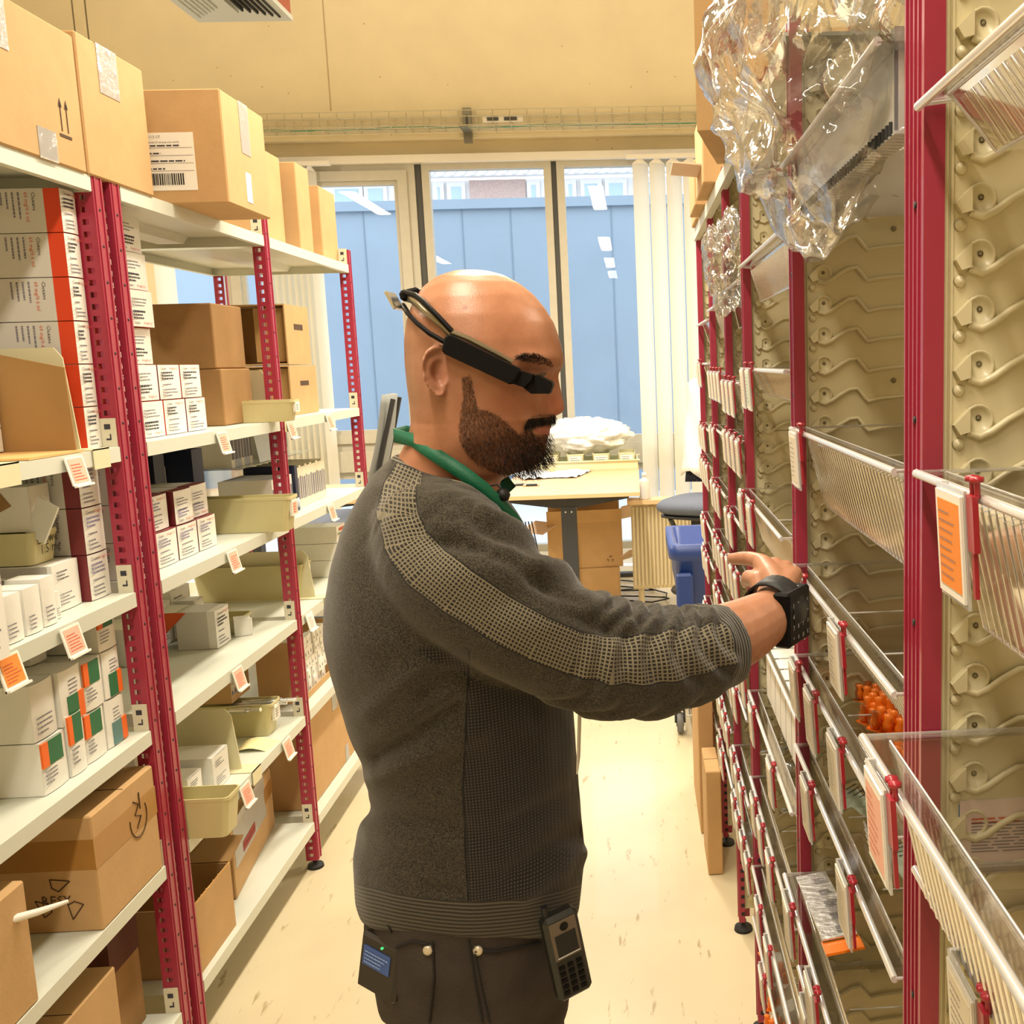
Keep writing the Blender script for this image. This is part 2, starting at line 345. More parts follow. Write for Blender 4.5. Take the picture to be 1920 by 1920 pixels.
tag(mb.tube(pts,.006,GRN,6).obj('network_cable',None,(0,WY-.12,0)),'thin green cable lying along the wire basket cable tray','cable')
# ceiling air grille
root=tag(empty('ceiling_air_grille',(0,0,0)),'square grey louvred air grille hanging at the top of the picture','vent')
zv=3.0; A=oZ(372,42,zv); B=oZ(548,38,zv); C=oZ(318,0,zv); d=(C-A); d=d/abs(d.y)
MG=mat('grille_metal','#b9bdb8',.45,.2); RB=mat('red_brown_duct','#9c4a2a',.7); DK=mat('grille_dark','#1b1c1b',.8)
xw=B.x-A.x; yv=A.y
root.location=(A.x+xw/2,yv-.3,zv); M=T(-(A.x+xw/2),-(yv-.3),-zv)
mb=MB(); mb.box((A.x,yv-.62,zv),(B.x,yv,zv+.02),MG,M); mb.obj('face_plate',root)
mb=MB()
for i in range(6):
    o=.03+i*.022; mb.box((A.x+o,yv-.62+o,zv-.004-.003*i),(B.x-o,yv-.62+o+.006,zv),DK,M)
    mb.box((B.x-o-.007,yv-.62+o,zv-.006-.002*i),(B.x-o,yv-o-.03,zv),DK,M); mb.box((A.x+o,yv-.62+o,zv-.005),(A.x+o+.005,yv-o-.03,zv),MG,M)
mb.box((A.x+.17,yv-.48,zv-.014),(B.x-.17,yv-.14,zv),MG,M)
mb.obj('louvre',root)
mb=MB(); mb.box((A.x+.02,yv-.6,zv+.02),(B.x+.0,yv-.02,ZT),RB,M); mb.obj('duct_box',root)
# ================================================================ left shelving
RED=mat('crimson_powder_coat','#a02a44',.38,var=.03,vscale=8,coat=.2)
SHF=mat('light_grey_shelf_steel','#d3d7cb',.42,var=.02,vscale=6)
CLIPM=mat('shelf_bracket_cream','#d9d3bd',.5)
BLK=mat('matt_black','#17181a',.55); RUB=mat('rubber_foot_black','#1f1f20',.6)
PAPW=mat('white_paper','#efece2',.7); PINK=mat('salmon_label_paper','#f0b8a2',.7); ORG=mat('orange_label_paper','#f0913a',.65); INK=mat('grey_ink','#7d7a86',.8); INKD=mat('dark_ink','#3a3842',.8)
INKR=mat('red_ink','#d2603f',.8)
SZ=[1.945,1.413,1.11,.81,.506,.16]
FX=-1.05; DP=.5
def post(name_parent,y0,side,X=FX,base=Vector((0,0,0)),back=False,h=2.0):
    """slotted upright: face toward the aisle 38 mm, slotted web 34 mm deep toward the camera"""
    mb=MB(); w=.040; t=.003; s=1 if not back else -1
    x0=X; x1=X-.036*s
    # aisle face with two small ribs, web with slot holes every 25 mm built from bars
    mb.box((x0,y0,.03),(x0-t*s,y0+w,h),RED); mb.box((x1,y0+w-.012,.03),(x1+t*s,y0+w,h),RED); mb.box((x0+.002*s,y0+.006,.03),(x0,y0+.010,h),RED); mb.box((x0+.002*s,y0+w-.010,.03),(x0,y0+w-.006,h),RED)
    for yy in (y0,):
        a=x0-t*s; b=x1; u=a-(.010)*s; v=a-(.024)*s
        mb.box((a,yy,.03),(u,yy+t,h),RED); mb.box((v,yy,.03),(b,yy+t,h),RED)
        z=.03
        while z<h-.02: mb.box((u,yy,z),(v,yy+t,z+.0125),RED); z+=.0235
    # round holes on the face
    z=.12
    while z<h-.03:
        mb.lathe([(0.0,.0006),(.0032,.0006),(.0032,0)],(x0 if not back else x0-.0006,y0+w/2,z),BLK,'x',8); z+=.0705
    o=mb.obj('post',name_parent); f=MB(); f.lathe([(.008,.03),(.008,.012),(.024,.010),(.026,0)][::-1],(X-.015*s,y0+w/2,0),RUB,'z',16); f.obj('levelling_foot',o)
    mv(o,base); return o
def mv(o,base):
    """make geometry written in world coordinates local to the parent located at base"""
    o.data.transform(Matrix.Translation(-base))
    for c in o.children: c.data.transform(Matrix.Translation(-base))
def shelf(parent,y0,y1,z,base,depth=DP,X=FX,s=1):
    mb=MB(); xb=X-depth*s; t=.0025
    mb.box((X,y0,z-t),(xb,y1,z),SHF); mb.box((X,y0,z-.030),(X-t*s,y1,z-t),SHF); mb.box((xb,y0,z-.03),(xb+t*s,y1,z-t),SHF)
    mb.box((X-t*s,y0,z-.03),(X-.016*s,y1,z-.0275),SHF); mb.box((xb+t*s,y0,z-.03),(xb+.016*s,y1,z-.0275),SHF)
    mb.box((X-t*s,y0,z-.03),(xb+t*s,y0+t,z-t),SHF); mb.box((X-t*s,y1-t,z-.03),(xb+t*s,y1,z-t),SHF)
    c=X-depth*.5*s; mb.prism([(c-.05,z-t),(c-.035,z-.022),(c+.035,z-.022),(c+.05,z-t)],'y',y0+.03,y1-.03,SHF)
    o=mb.obj('shelf',parent); mv(o,base); return o
def clip(parent,y,z,base,X=FX,up=.058):
    mb=MB(); mb.box((X-.004,y-.0045,z-.031),(X-.034,y-.0005,z+up),CLIPM); mb.box((X-.014,y-.0052,z+up*.62),(X-.026,y-.0045,z+up*.8),INKD)
    mb.box((X-.014,y-.0052,z+up*.24),(X-.024,y-.0045,z+up*.3),INKD); mb.box((X-.014,y-.0052,z+up*.30),(X-.0165,y-.0045,z+up*.45),INKD)
    o=mb.obj('shelf_bracket',parent); mv(o,base)
def price(parent,y,z,base,m,X=FX,w=.062,h=.058,tilt=.22,s=1):
    h_=MB(); M=T(X+.002*s,y,z-.004)@RYm(-tilt*s)
    h_.box((0,-w/2,-h),(.0025*s,w/2,0),PAPW,M); h_.box((0,-w/2,-h),(.008*s,w/2,-h+.004),PAPW,M)
    o=h_.obj('label_holder',parent); c=MB(); c.box((.0026*s,-w/2+.006,-h+.008),(.0032*s,w/2-.006,-.004),m,M)
    R=random.Random(int(y*1000)); 
    c.lines(M@Vector((.0036*s,-w/2+.010,-h+.012)),(0,1,0),M.to_3x3()@Vector((0,0,1)),w-.02,h-.024,6,INKR,.8,.3,int(y*777))
    c2=c.obj('label_card',o); mv(o,base)
BA=Vector((FX-.25,1.6,0)); RA=tag(empty('shelving_rack',BA),'near left bay of grey steel shelving ending at the first crimson slotted post','shelving')
BB=Vector((FX-.25,3.1,0)); RB_=tag(empty('shelving_rack',BB),'long double bay of grey steel shelving with crimson slotted posts behind the near bay','shelving')
YP=[2.135,2.205,3.085,3.97]
for zz_ in (0,1): post(RA,YP[0] if zz_ else 1.19,1,base=BA); post(RA,YP[0] if zz_ else 1.19,1,X=FX-DP,base=BA,back=True)
for y in YP[1:]: post(RB_,y,1,base=BB); post(RB_,y,1,X=FX-DP,base=BB,back=True)
for z in SZ:
    shelf(RA,1.235,YP[0]-.004,z,BA)
    shelf(RB_,YP[1]+.044,YP[2]-.004,z,BB); shelf(RB_,YP[2]+.044,YP[3]-.004,z,BB)
    clip(RA,YP[0],z,BA); clip(RB_,YP[2],z,BB); clip(RB_,YP[3],z,BB)
def pl(px,py,z,m,par,base,**k): P=oX(px,py,FX); price(par,P.y,z,base,m,**k)
pl(134,865,SZ[1],PINK,RA,BA); pl(8,1235,SZ[2],ORG,RA,BA); pl(126,1180,SZ[2],PINK,RA,BA)
pl(412,815,SZ[1],PINK,RB_,BB); pl(540,785,SZ[1],PINK,RB_,BB); pl(614,785,SZ[1],PINK,RB_,BB)
pl(431,1035,SZ[2],PINK,RB_,BB); pl(617,945,SZ[2],PINK,RB_,BB); pl(441,1255,SZ[3],PINK,RB_,BB); pl(577,1160,SZ[3],PAPW,RB_,BB)
pl(455,1470,SZ[4],PINK,RB_,BB); pl(534,1390,SZ[4],PINK,RB_,BB)
# plastic book-end dividers hooked over the lips
DIV=mat('cream_divider_plastic','#ded8b4',.45)
def divider(y,z,h,label,depth=.36,flip=1):
    B=Vector((FX-.2,y,z)); r=tag(empty('shelf_divider',B),label,'divider')
    mb=MB(); pts=[(.165,0),(.150,h-.02),(.135,h),(-depth+.165,h),(-depth+.165,0)]
    mb.prism(pts,'y',-.0015,.0015,DIV); 
    # prism axis y gives (u,w,v)
    mb.obj('divider_plate',r)
    f=MB(); f.box((.20,-.03,0.0005),(-.12,.03,.003),DIV); f.box((.2015,-.03,.003),(.2035,.03,-.036),DIV); f.box((.2,-.03,.0005),(.2035,.03,.003),DIV); f.obj('hooked_foot',r)
    return r
divider(oX(190,850,FX).y-.005,SZ[1],.20,'cream plastic divider hooked on the near bay shelf beside the open brown box')
divider(oX(20,880,FX).y-.01,SZ[1],.20,'cream plastic divider at the left edge, left of the open brown box')
divider(oX(478,1430,FX).y,SZ[4],.17,'cream plastic divider standing on the low shelf right of two grey sided cartons')
divider(oX(612,1120,FX).y,SZ[3],.16,'cream plastic divider behind the far deep bin in the last bay')
# ---------------------------------------------------------------- cartons
KR=mat('kraft_cardboard','#c19c6c',.85,var=.05,vscale=14,bump=.1,bscale=120)
KR2=mat('kraft_cardboard_dark','#9a7648',.88,var=.06,vscale=14,bump=.1,bscale=120)
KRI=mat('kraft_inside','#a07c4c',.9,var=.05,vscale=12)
TAPE=clearmat('clear_tape',(.97,.95,.88),.08,.22,bump=.22,bscale=30,haze=.33)
BTAPE=mat('brown_tape','#a87a3e',.3,var=.05)
BI=mat('black_carton_ink','#4a3420',.8)
def local(P): return Vector(P)
def crate(label,X,Y0,Y1,z,h,depth,m=KR,yaw=0,flaps='closed',extra=None,group=None,cat='cardboard box',name='cardboard_box'):
    """box whose aisle face lies at x=X from Y0 to Y1; object origin at the base centre"""
    for i_ in range(1,6):
        if abs(z-SZ[i_])<.02: h=min(h,SZ[i_-1]-.034-z)
    c=Vector((X-depth/2,(Y0+Y1)/2,z)); w=(Y1-Y0); r=tag(empty(name,c,yaw),label,cat,group)
    b=MB(); dx,dy=depth/2,w/2
    if flaps=='closed':
        b.box((-dx,-dy,.0),(dx,dy,h),m,bev=.003); b.obj('body',r)
        l=MB(); l.box((-dx+.001,-.0008,h),(dx-.001,.0008,h+.0008),BI); l.obj('lid_seam',r)
    else:
        t=.004; b.box((-dx,-dy,0),(dx,dy,t),m); b.box((-dx,-dy,t),(-dx+t,dy,h),m); b.box((dx-t,-dy,t),(dx,dy,h),m); b.box((-dx+t,-dy,t),(dx-t,-dy+t,h),m); b.box((-dx+t,dy-t,t),(dx-t,dy,h),m); b.obj('body',r)
    if extra: extra(r,dx,dy,h)
    return r
def tapep(r,p0,p1,name='tape'):
    mb=MB(); mb.box(p0,p1,TAPE); return mb.obj(name,r)
def arrows(mb,x,y,z,s,ink=BI):
    for k in (0,1):
        yy=y+k*.32*s; mb.box((x,yy-.02*s,z+.12*s),(x+.0006,yy+.02*s,z+.9*s),ink); mb.add([(x+.0006,yy-.09*s,z+.78*s),(x+.0006,yy+.09*s,z+.78*s),(x+.0006,yy,z+1.05*s)],[[0,1,2]],ink)
    mb.box((x,y-.15*s,z-.04*s),(x+.0006,y+.47*s,z+.04*s),ink)
def YY(px,py,X=FX): return oX(px,py,X).y
def Zx(px,py,X=FX): return oX(px,py,X).z
def bxA(r,dx,dy,h):
    tapep(r,(dx,-.13+dy-.16,h-.09),(dx+.0012,dy-.22,h)); tapep(r,(dx,dy-.16,.0),(dx+.0012,dy-.10,.055)); m=MB(); arrows(m,dx+.0004,dy-.075,.055,.065); m.obj('arrow_print',r)
e=1.35; Yb=YY(137,312)
crate('large brown taped carton with two up arrows at the top left corner',-1.045,1.50,2.112,SZ[0],Zx(117,60)-SZ[0],.42,extra=bxA)
def bx2(r,dx,dy,h): tapep(r,(dx,-.06,h-.095),(dx+.0012,.02,h)); tapep(r,(-dx,-.06,h),(dx,.02,h+.001))
crate('brown carton with clear tape on its top edge, second on the top left shelf',-1.045,2.12,YY(285,364),SZ[0],Zx(265,138)-SZ[0]+.005,.42,extra=bx2)
Pn=oZ(430,380,SZ[0]); Pf=oZ(472,412,SZ[0]); Ht=oY(415,165,Pn.y).z-SZ[0]
def bx3(r,dx,dy,h):
    m=MB(); y=-dy-.0008; x1=dx-.068; x0=dx-.243; z0=.03; z1=.158
    m.box((x0,y,z0),(x1,y+.0008,z1),PAPW); y-=.0004
    m.text('LIPODEXOL 11,5 CT',.008,(x0+.03,y,z1-.012),(1,0,0),(0,0,1),INKD); m.text('500x Sodium Chloride 20 ml ampoule sterile',.0062,(x0+.03,y,z1-.023),(1,0,0),(0,0,1),INKD)
    for k in range(4): m.box((x0+.004,y,z1-.034-k*.017),(x1-.004,y+.0003,z1-.0332-k*.017),INK); m.lines((x0+.008,y-.0002,z1-.032-k*.017),(1,0,0),(0,0,1),.15,.008,1,INKD,.8,.4,k)
    R=random.Random(3); x=x0+.03
    while x<x1-.03: w=R.choice((.0012,.002,.003)); m.box((x,y-.0002,z0+.012),(x+w,y,z0+.038),BLK); x+=w+R.choice((.0012,.0022))
    m.obj('shipping_label',r)
    tapep(r,(dx,-.03,h-.12),(dx+.001,.03,h)); t=MB(); t.box((dx,-.02,.02),(dx+.001,.015,.09),PAPW); t.obj('paper_sticker',r)
crate('brown carton with white barcode shipping label overhanging the top left shelf',Pn.x,Pn.y,Pf.y,SZ[0]+.0,Ht,.36,extra=bx3)
def lab(r,dx,dy,h,x=.5,w=.05,z0=.6,z1=.95):
    m=MB(); y=-dy-.0008; xa=dx-.055-w; m.box((xa,y,h*z0),(xa+w,y+.0008,h*z1),PAPW); m.lathe([(0,0),(.012,0)],(xa+w*.6,y-.0004,h*z1-.014),INKD,'y',14); m.lines((xa+.004,y-.0003,h*z0+.008),(1,0,0),(0,0,1),w-.01,h*(z1-z0)-.03,6,INKD,.8,.35,5); m.obj('paper_label',r)
def crate2(label,n,f,t,depth,z=SZ[0],m=KR,extra=None,**k):
    P=oZ(*n,z); Q=oZ(*f,z); h=oY(*t,P.y).z-z; return crate(label,(P.x+Q.x)/2,P.y,Q.y,z,h,depth,m,extra=extra,**k)
crate2('tall narrow brown carton right behind the barcode carton on the top shelf',(507,456),(532,468),(497,275),.30)
crate2('brown carton with white oval logo sticker, second from the window end of the top shelf',(563,471),(592,479),(555,303),.34,extra=lambda r,a,b,c:lab(r,a,b,c))
crate2('brown carton with small white sticker, last on the top shelf beside the window',(612,487),(632,497),(608,347),.34,extra=lambda r,a,b,c:lab(r,a,b,c,w=.04))
crate('low brown carton lying behind on the top shelf under the tall cartons',-1.16,2.80,3.02,SZ[0],.09,.2,m=KR2)
# lower left cartons
LID=mat('kraft_pale_edge','#d9ab6c',.85)  # paler kraft for the torn rim and the display box base
def recyc(m,c,ux,uz,s,ink=BI):
    c=Vector(c); ux=Vector(ux).normalized(); uz=Vector(uz).normalized()
    for k in range(3):
        a=math.pi/2+k*2*math.pi/3
        pts=[]
        for (r,da) in ((1,-.55),(1,.30),(.62,.42),(.40,-.05)):
            pts.append(c+ux*(math.cos(a+da)*r*s)+uz*(math.sin(a+da)*r*s))
        for i in range(4): m.tube([pts[i],pts[(i+1)%4]],.0012,ink,4)
def resy(r,dx,dy,h):
    m=MB(); y=-dy-.0006
    recyc(m,(dx-.075,y,.066),(1,0,0),(0,0,1),.045); m.text('RESY',.026,(dx-.108,y-.001,.058),(1,0,0),(0,0,1),BI); m.obj('recycling_print',r)
    m=MB(); m.box((-dx,y+.0002,.125),(dx+.0006,y+.0006,.185),BTAPE); m.box((dx,-dy,.125),(dx+.0006,dy,.185),BTAPE); m.obj('tape',r)
    m=MB(); x=dx+.0012; pts=[(x,.045+.035*math.cos(t/12*math.pi*1.2+math.pi*.95),.150+.04*math.sin(t/12*math.pi*1.2+math.pi*.95)) for t in range(13)]
    m.tube(pts,.0012,BI,4); m.tube([(x,.03,.190),(x,.05,.177),(x,.032,.160),(x,.056,.150),(x,.036,.130)],.0014,BI,4); m.tube([(x,.055,.200),(x,.055,.165)],.0014,BI,4); m.obj('crown_print',r)
Pn=oZ(198,1745,SZ[4]); Pf=oZ(280,1668,SZ[4]); hh=oX(268,1450,-1.05).z-SZ[4]
crate('large brown carton printed with round arrows and RESY, low on the near left bay',-1.052,Pn.y,YP[0]-.01,SZ[4],hh,.36,extra=resy)
crate('brown carton cut off by the left edge, in front of the RESY carton',-1.052,1.28,oZ(50,1895,SZ[4]).y if False else 1.66,SZ[4],oX(40,1655,-1.05).z-SZ[4],.34)
w=MB(); w.tube([(0,0,0),(.03,.02,.006),(.06,.05,.002),(.10,.07,.008)],[.004,.007,.006,.003],PAPW,6); 
P=oX(60,1665,-1.09); tag(w.obj('paper_strip',None,(P.x,1.60,P.z+.0)),'rolled cream paper strip lying over the cut off brown carton at lower left','paper strip')
# bottom shelf, near bay and double bay
crate('brown carton on the lowest shelf of the near bay, under the RESY carton',-1.07,1.62,1.93,SZ[5],.24,.34)
DKC=mat('dark_maroon_carton','#5a3226',.85,var=.05)
def dkl(r,dx,dy,h):
    m=MB(); y=-dy-.0008; m.box((dx-.10,y,.03),(dx-.005,y+.0008,.15),mat('dull_label','#a89c86',.8)); m.box((dx-.10,y-.0004,.03),(dx-.005,y,.055),mat('green_band','#37553a',.8)); m.lines((dx-.095,y-.0006,.06),(1,0,0),(0,0,1),.08,.08,5,INKD,.8,.4,4)
    m.obj('stained_label',r); b=MB(); b.box((-dx-.0005,-dy-.0005,.17),(dx+.0005,dy,.25),DKC); b.obj('tape',r)
crate('dark taped brown carton with stained white and green label, low behind the twin posts',-1.12,2.0,2.12,SZ[5],.25,.34,m=KR2,extra=dkl)
def opn(r,dx,dy,h):
    m=MB(); m.box((dx-.003,-dy,h),(dx,dy,h+.003),LID)
    R=random.Random(5); y=-dy
    while y<dy-.02: m.add([(dx,y,h),(dx,y+.02,h),(dx+.001,y+.01,h+R.uniform(.002,.012))],[[0,1,2]],LID); y+=.014
    m.obj('torn_edge',r)
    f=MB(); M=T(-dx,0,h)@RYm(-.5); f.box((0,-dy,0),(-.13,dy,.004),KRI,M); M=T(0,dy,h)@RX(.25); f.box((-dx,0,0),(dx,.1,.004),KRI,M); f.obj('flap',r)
Pn=oZ(345,1868,SZ[5]); Pf=oZ(437,1735,SZ[5])
crate('open brown carton with torn front rim on the lowest shelf right behind the twin posts',-1.066,2.26,Pf.y,SZ[5],oX(434,1610,-1.07).z-SZ[5],.36,flaps='open',extra=opn)
def redl(r,dx,dy,h):
    m=MB(); x=dx+.001; m.box((dx,-dy+.10,.085),(x,-dy+.235,.115),mat('dark_red_label','#8e2420',.6)); m.box((x,-dy+.104,.088),(x+.0004,-dy+.231,.112),mat('red_label_inner','#a23229',.6))
    m.text('PACKING LIST ENCLOSED',.011,(x+.0008,-dy+.108,.096),(0,1,0),(0,0,1),mat('dark_red_ink','#5e1512',.7)); m.obj('red_label',r)
    tapep(r,(dx,-dy+.02,.075),(dx+.0008,dy-.09,.205),'document_pouch'); b=MB(); b.box((dx,dy-.10,.11),(dx+.0009,dy,.155),BTAPE); b.obj('tape',r)
Pn=oZ(410,1665,SZ[5]); 
r=crate('wide brown carton set askew with narrow dark red label, on the lowest shelf',-1.14,2.60,3.06,SZ[5],oX(570,1430,-1.08).z-SZ[5]+.01,.30,extra=redl,yaw=.12)
def upar(r,dx,dy,h):
    m=MB(); arrows(m,dx+.0004,dy-.14,.06,.07); m.obj('arrow_print',r); tapep(r,(dx,-.05,h-.06),(dx+.001,.01,h)); tapep(r,(dx,.06,.0),(dx+.001,.10,.06))
Pa=oZ(602,1508,SZ[5]); Pb=oZ(676,1385,SZ[5])
crate('brown carton with thin up arrows, on the lowest shelf next to the man\'s back',-1.085,Pa.y,Pb.y,SZ[5],oX(592,1335,-1.085).z-SZ[5],.32,extra=upar)
crate('plain brown carton on the lowest shelf between the third post and the arrow carton',-1.085,3.17,Pa.y-.004,SZ[5],oX(592,1335,-1.085).z-SZ[5]-.004,.32)
# ================================================================ medicine cartons, bins and folders on the left shelves
MW=mat('white_carton','#ecebe4',.5,var=.015,vscale=30); MG_=mat('pale_grey_carton_side','#cfccc6',.55); MO=mat('orange_red_carton_edge','#d8431d',.5); MM=mat('maroon_carton_edge','#7a2b30',.5)
MGN=mat('green_carton_block','#1f6b43',.5); MOR=mat('orange_carton_block','#f06c1e',.5); MTL=mat('teal_grey_block','#5c8585',.5); LIL=mat('lilac_ink','#8d88a8',.7); MPU=mat('purple_carton_top','#6d3f63',.5)
def med(label,X,Y0,Y1,z,h,depth,style='clex',edge=MO,group=None,seed=0,bulge=.0035,flip=False,yaw=0):
    """carton with its printed end facing the aisle (+x)"""
    c=Vector((X-depth/2,(Y0+Y1)/2,z)); r=tag(empty('medicine_carton',c,yaw),label,'medicine box',group); dx,dy=depth/2,(Y1-Y0)/2-.0006; h-=.0006
    b=MB(); R=random.Random(seed*31+7)
    ew=min(.03,depth*.2)
    b.box((-dx,-dy,0),(dx-ew,dy,h),MG_ if style in('clex','maroon') else MW)
    if style in ('clex','maroon'): b.box((dx-ew,-dy,0),(dx,dy,h),edge)
    else: b.box((dx-ew,-dy,0),(dx,dy,h),MW)
    n=6; vs=[]
    for i in range(n+1):
        t=i/n; y=-dy+2*dy*t; vs+=[(dx+bulge*math.sin(math.pi*t)+.0004,y,.0006),(dx+bulge*math.sin(math.pi*t)+.0004,y,h-.0004)]
    b.add(vs,[[2*i,2*i+2,2*i+3,2*i+1] for i in range(n)],MW,True); b.obj('body',r)
    x=dx+bulge+.0006; p=MB(); sy=-1 if flip else 1
    def L(y,zz_,w,hh,n,m,th=.4): p.lines((x,y,zz_),(0,1,0),(0,0,1),w,hh,n,m,.75,th,R.randint(0,999))
    if style in ('clex','maroon'):
        if h>.06:
            ti=('Clexane','60 mg/0.6 ml')
            zt=h*.86 if not flip else h*.08
            p.text(ti[0],h*.11,(x,-dy*.85,zt),(0,1,0),(0,0,1),INKD); p.text(ti[1],h*.10,(x,-dy*.05,zt),(0,1,0),(0,0,1),INKR)
            L(-dy*.85,h*(.56 if not flip else .2),dy*1.5,h*.26,3,INKD if style=='clex' else LIL,.5); L(-dy*.8,h*.40,dy*1.3,h*.08,1,INK,.4); L(-dy*.85,h*(.08 if not flip else .55),dy*1.5,h*.26,3,INK,.35)
        else: L(-dy*.8,h*.1,dy*1.5,h*.8,4,INK)
        # rotated print on the long side facing the camera
        if depth>.12: 
            y=-dy-.0005; p.text('Clexane',h*.13,(dx-ew-.022,y,h*.92),(0,0,-1),(1,0,0),INKD); p.text('60 mg/0.6 ml',h*.13,(dx-ew-.036,y,h*.92),(0,0,-1),(1,0,0),INKR)
            for k in range(4): p.lines((dx-ew-.05-.011*k,y,h*.92),(0,0,-1),(1,0,0),h*(.75-.1*k),.009,1,INK,.8,.4,k+seed)
    elif style=='green':
        y0=-dy*.98
        if not flip: p.box((x-.004,-dy,h*.52),(x+.0003,-dy*.5,h-.002),MOR); p.box((x-.004,-dy*.5,h*.52),(x+.0003,dy*.62,h-.002),MGN); L(-dy*.9,h*.18,dy*1.2,h*.3,4,INK,.35)
        else: p.box((x-.004,dy*.45,.002),(x+.0003,dy,h*.5),MOR); p.box((x-.004,-dy*.5,.002),(x+.0003,dy*.45,h*.5),MGN if seed%2 else MTL); L(-dy*.3,h*.52,dy*1.1,h*.3,4,INK,.35)
    elif style=='plain': L(-dy*.8,h*.12,dy*1.5,h*.28,4,INK,.3); L(-dy*.8,h*.66,dy*1.2,h*.22,3,INKD,.3)
    elif style=='plain2': L(-dy*.8,h*.1,dy*1.5,h*.35,4,INK,.3)
    p.obj('print',r); return r
ORD=['bottom','second','third','fourth','fifth','sixth','seventh']
# near bay, shelf 2: stack of orange edged cartons
y0=oX(145,430,-1.13).y; k=0
for i in range(6):
    z=SZ[1]+.001+i*.0835
    med('long white carton with orange band lying in the near bay stack, %s from the bottom'%ORD[i],-1.084,2.075,2.130,z,.0825,.30,'clex',seed=i,group=None)
for i in range(5): med('white carton with grey print deeper left in the near bay, %s from the bottom'%ORD[i],-1.30,1.82,2.02,SZ[1]+.001+i*.0835,.0825,.18,'clex',seed=20+i)
# open brown display box with four small cartons inside
def small_in(r,dx,dy,h):
    m=MB(); m.box((-dx,-dy,.0045),(dx+.03,dy,.006),KRI); m.obj('base_liner',r)
P0=oX(20,860,-1.07); P1_=oX(100,850,-1.07)
z=SZ[1]+.001; r=tag(empty('open_carton',(-1.2,1.90,z)),'brown cardboard display box lying open to the aisle on the near left shelf','cardboard box')
m=MB(); m.box((-.14,-.075,0),(.145,.105,.004),LID); m.obj('base_panel',r)
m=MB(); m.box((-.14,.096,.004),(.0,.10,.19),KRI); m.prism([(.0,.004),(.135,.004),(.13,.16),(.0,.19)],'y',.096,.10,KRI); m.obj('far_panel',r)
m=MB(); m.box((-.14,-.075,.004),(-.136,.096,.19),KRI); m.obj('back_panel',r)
for i in range(4): 
    q=med('small white carton with red flash inside the open brown display box, %s from the bottom'%ORD[i],-1.195,1.905,1.990,z+.006+i*.045,.044,.12,'plain2',seed=i)
    f=MB(); f.box((.02,-.0430,.012),(.03,-.0424,.036),INKR); f.lines((-.045,-.0428,.008),(1,0,0),(0,0,1),.055,.022,4,INK,.9,.4,i); f.obj('red_flash',q)
# near bay, shelf 3 (height 1.11)
z=SZ[2]+.001
for i in range(3): med('white maroon edged carton behind the first slotted post, %s of three'%ORD[i],-1.10,2.055,2.132,z+i*.094,.093,.24,'maroon',edge=MM,seed=40+i)
for i in range(3): med('white carton with fine grey print at the left picture edge, %s of three'%ORD[i],-1.28,1.66,1.80,z+i*.085,.084,.17,'plain',seed=50+i)
BIN=mat('olive_cream_bin_plastic','#cfc694',.42,var=.02)
def bin_(label,X,Y0,Y1,z,h,depth,lab_=None,handw=None,yaw=0,name='storage_bin',m=BIN,window=None):
    """open tapered storage bin, its short end toward the aisle"""
    c=Vector((X-depth/2,(Y0+Y1)/2,z)); r=tag(empty(name,c,yaw),label,'bin'); dx,dy=depth/2,(Y1-Y0)/2; t=.003; tp=.90
    b=MB(); 
    def ring(ax,ay,zz_,rr=.012,n=4):
        o=[]
        for (sx,sy,a0) in ((1,1,0),(-1,1,90),(-1,-1,180),(1,-1,270)):
            for k in range(n+1):
                a=math.radians(a0+90*k/n); o.append((sx*(ax-rr)+rr*math.cos(a),sy*(ay-rr)+rr*math.sin(a),zz_))
        return o
    R_=[ring(dx*tp,dy*tp,0),ring(dx*.985,dy*.98,h-.008),ring(dx,dy,h-.008),ring(dx,dy,h),ring(dx-t,dy-t,h),ring(dx*tp-t,dy*tp-t,t)]
    n=len(R_[0]); vs=[v for q in R_ for v in q]; fs=[[j*n+i,j*n+(i+1)%n,(j+1)*n+(i+1)%n,(j+1)*n+i] for j in range(5) for i in range(n)]
    fs.append(list(range(n))[::-1]); fs.append([5*n+i for i in range(n)])
    b.add(vs,fs,m); b.obj('tub',r)
    if lab_:
        l=MB(); x=dx+.001; l.box((x-.008,-dy*.55,h*.42),(x,dy*.55,h*.88),PAPW); l.box((x,-dy*.42,h*.48),(x+.0004,dy*.42,h*.82),lab_) 
        l.lines((x+.0006,-dy*.38,h*.5),(0,1,0),(0,0,1),dy*.7,h*.3,4,INKR if lab_!=PAPW else INKD,.8,.4,3); l.obj('paper_label',r)
    if handw:
        l=MB(); M_=mat('marker_ink','#2c2a26',.7); l.text(handw[0],.026,(dx*.96+.003,-dy*.75,h*.62),(0,1,0),(.05,0,1),M_); l.text(handw[1],.026,(dx*.95+.003,-dy*.55,h*.3),(0,1,0),(.05,0,1),M_); l.obj('marker_writing',r)
    return r
b_=med('white carton with grey top band printed 10 mg/10 ml, under the handwritten bin',-1.115,2.0-.045,2.047,z,.092,.215,'plain',seed=61)
p=MB(); y=-.0465; p.text('10 mg/10 ml',.020,(-.03,y-.0004,.058),(1,0,0),(0,0,1),INK); p.box((-.105,y-.0002,.072),(.1,y,.090),mat('grey_band','#b1aca4',.6)); p.lines((-.03,y-.0004,.036),(1,0,0),(0,0,1),.1,.016,2,INK,.8,.3,8); p.text('MSD',.008,(.075,y-.0004,.010),(1,0,0),(0,0,1),INKD); p.obj('side_print',b_)
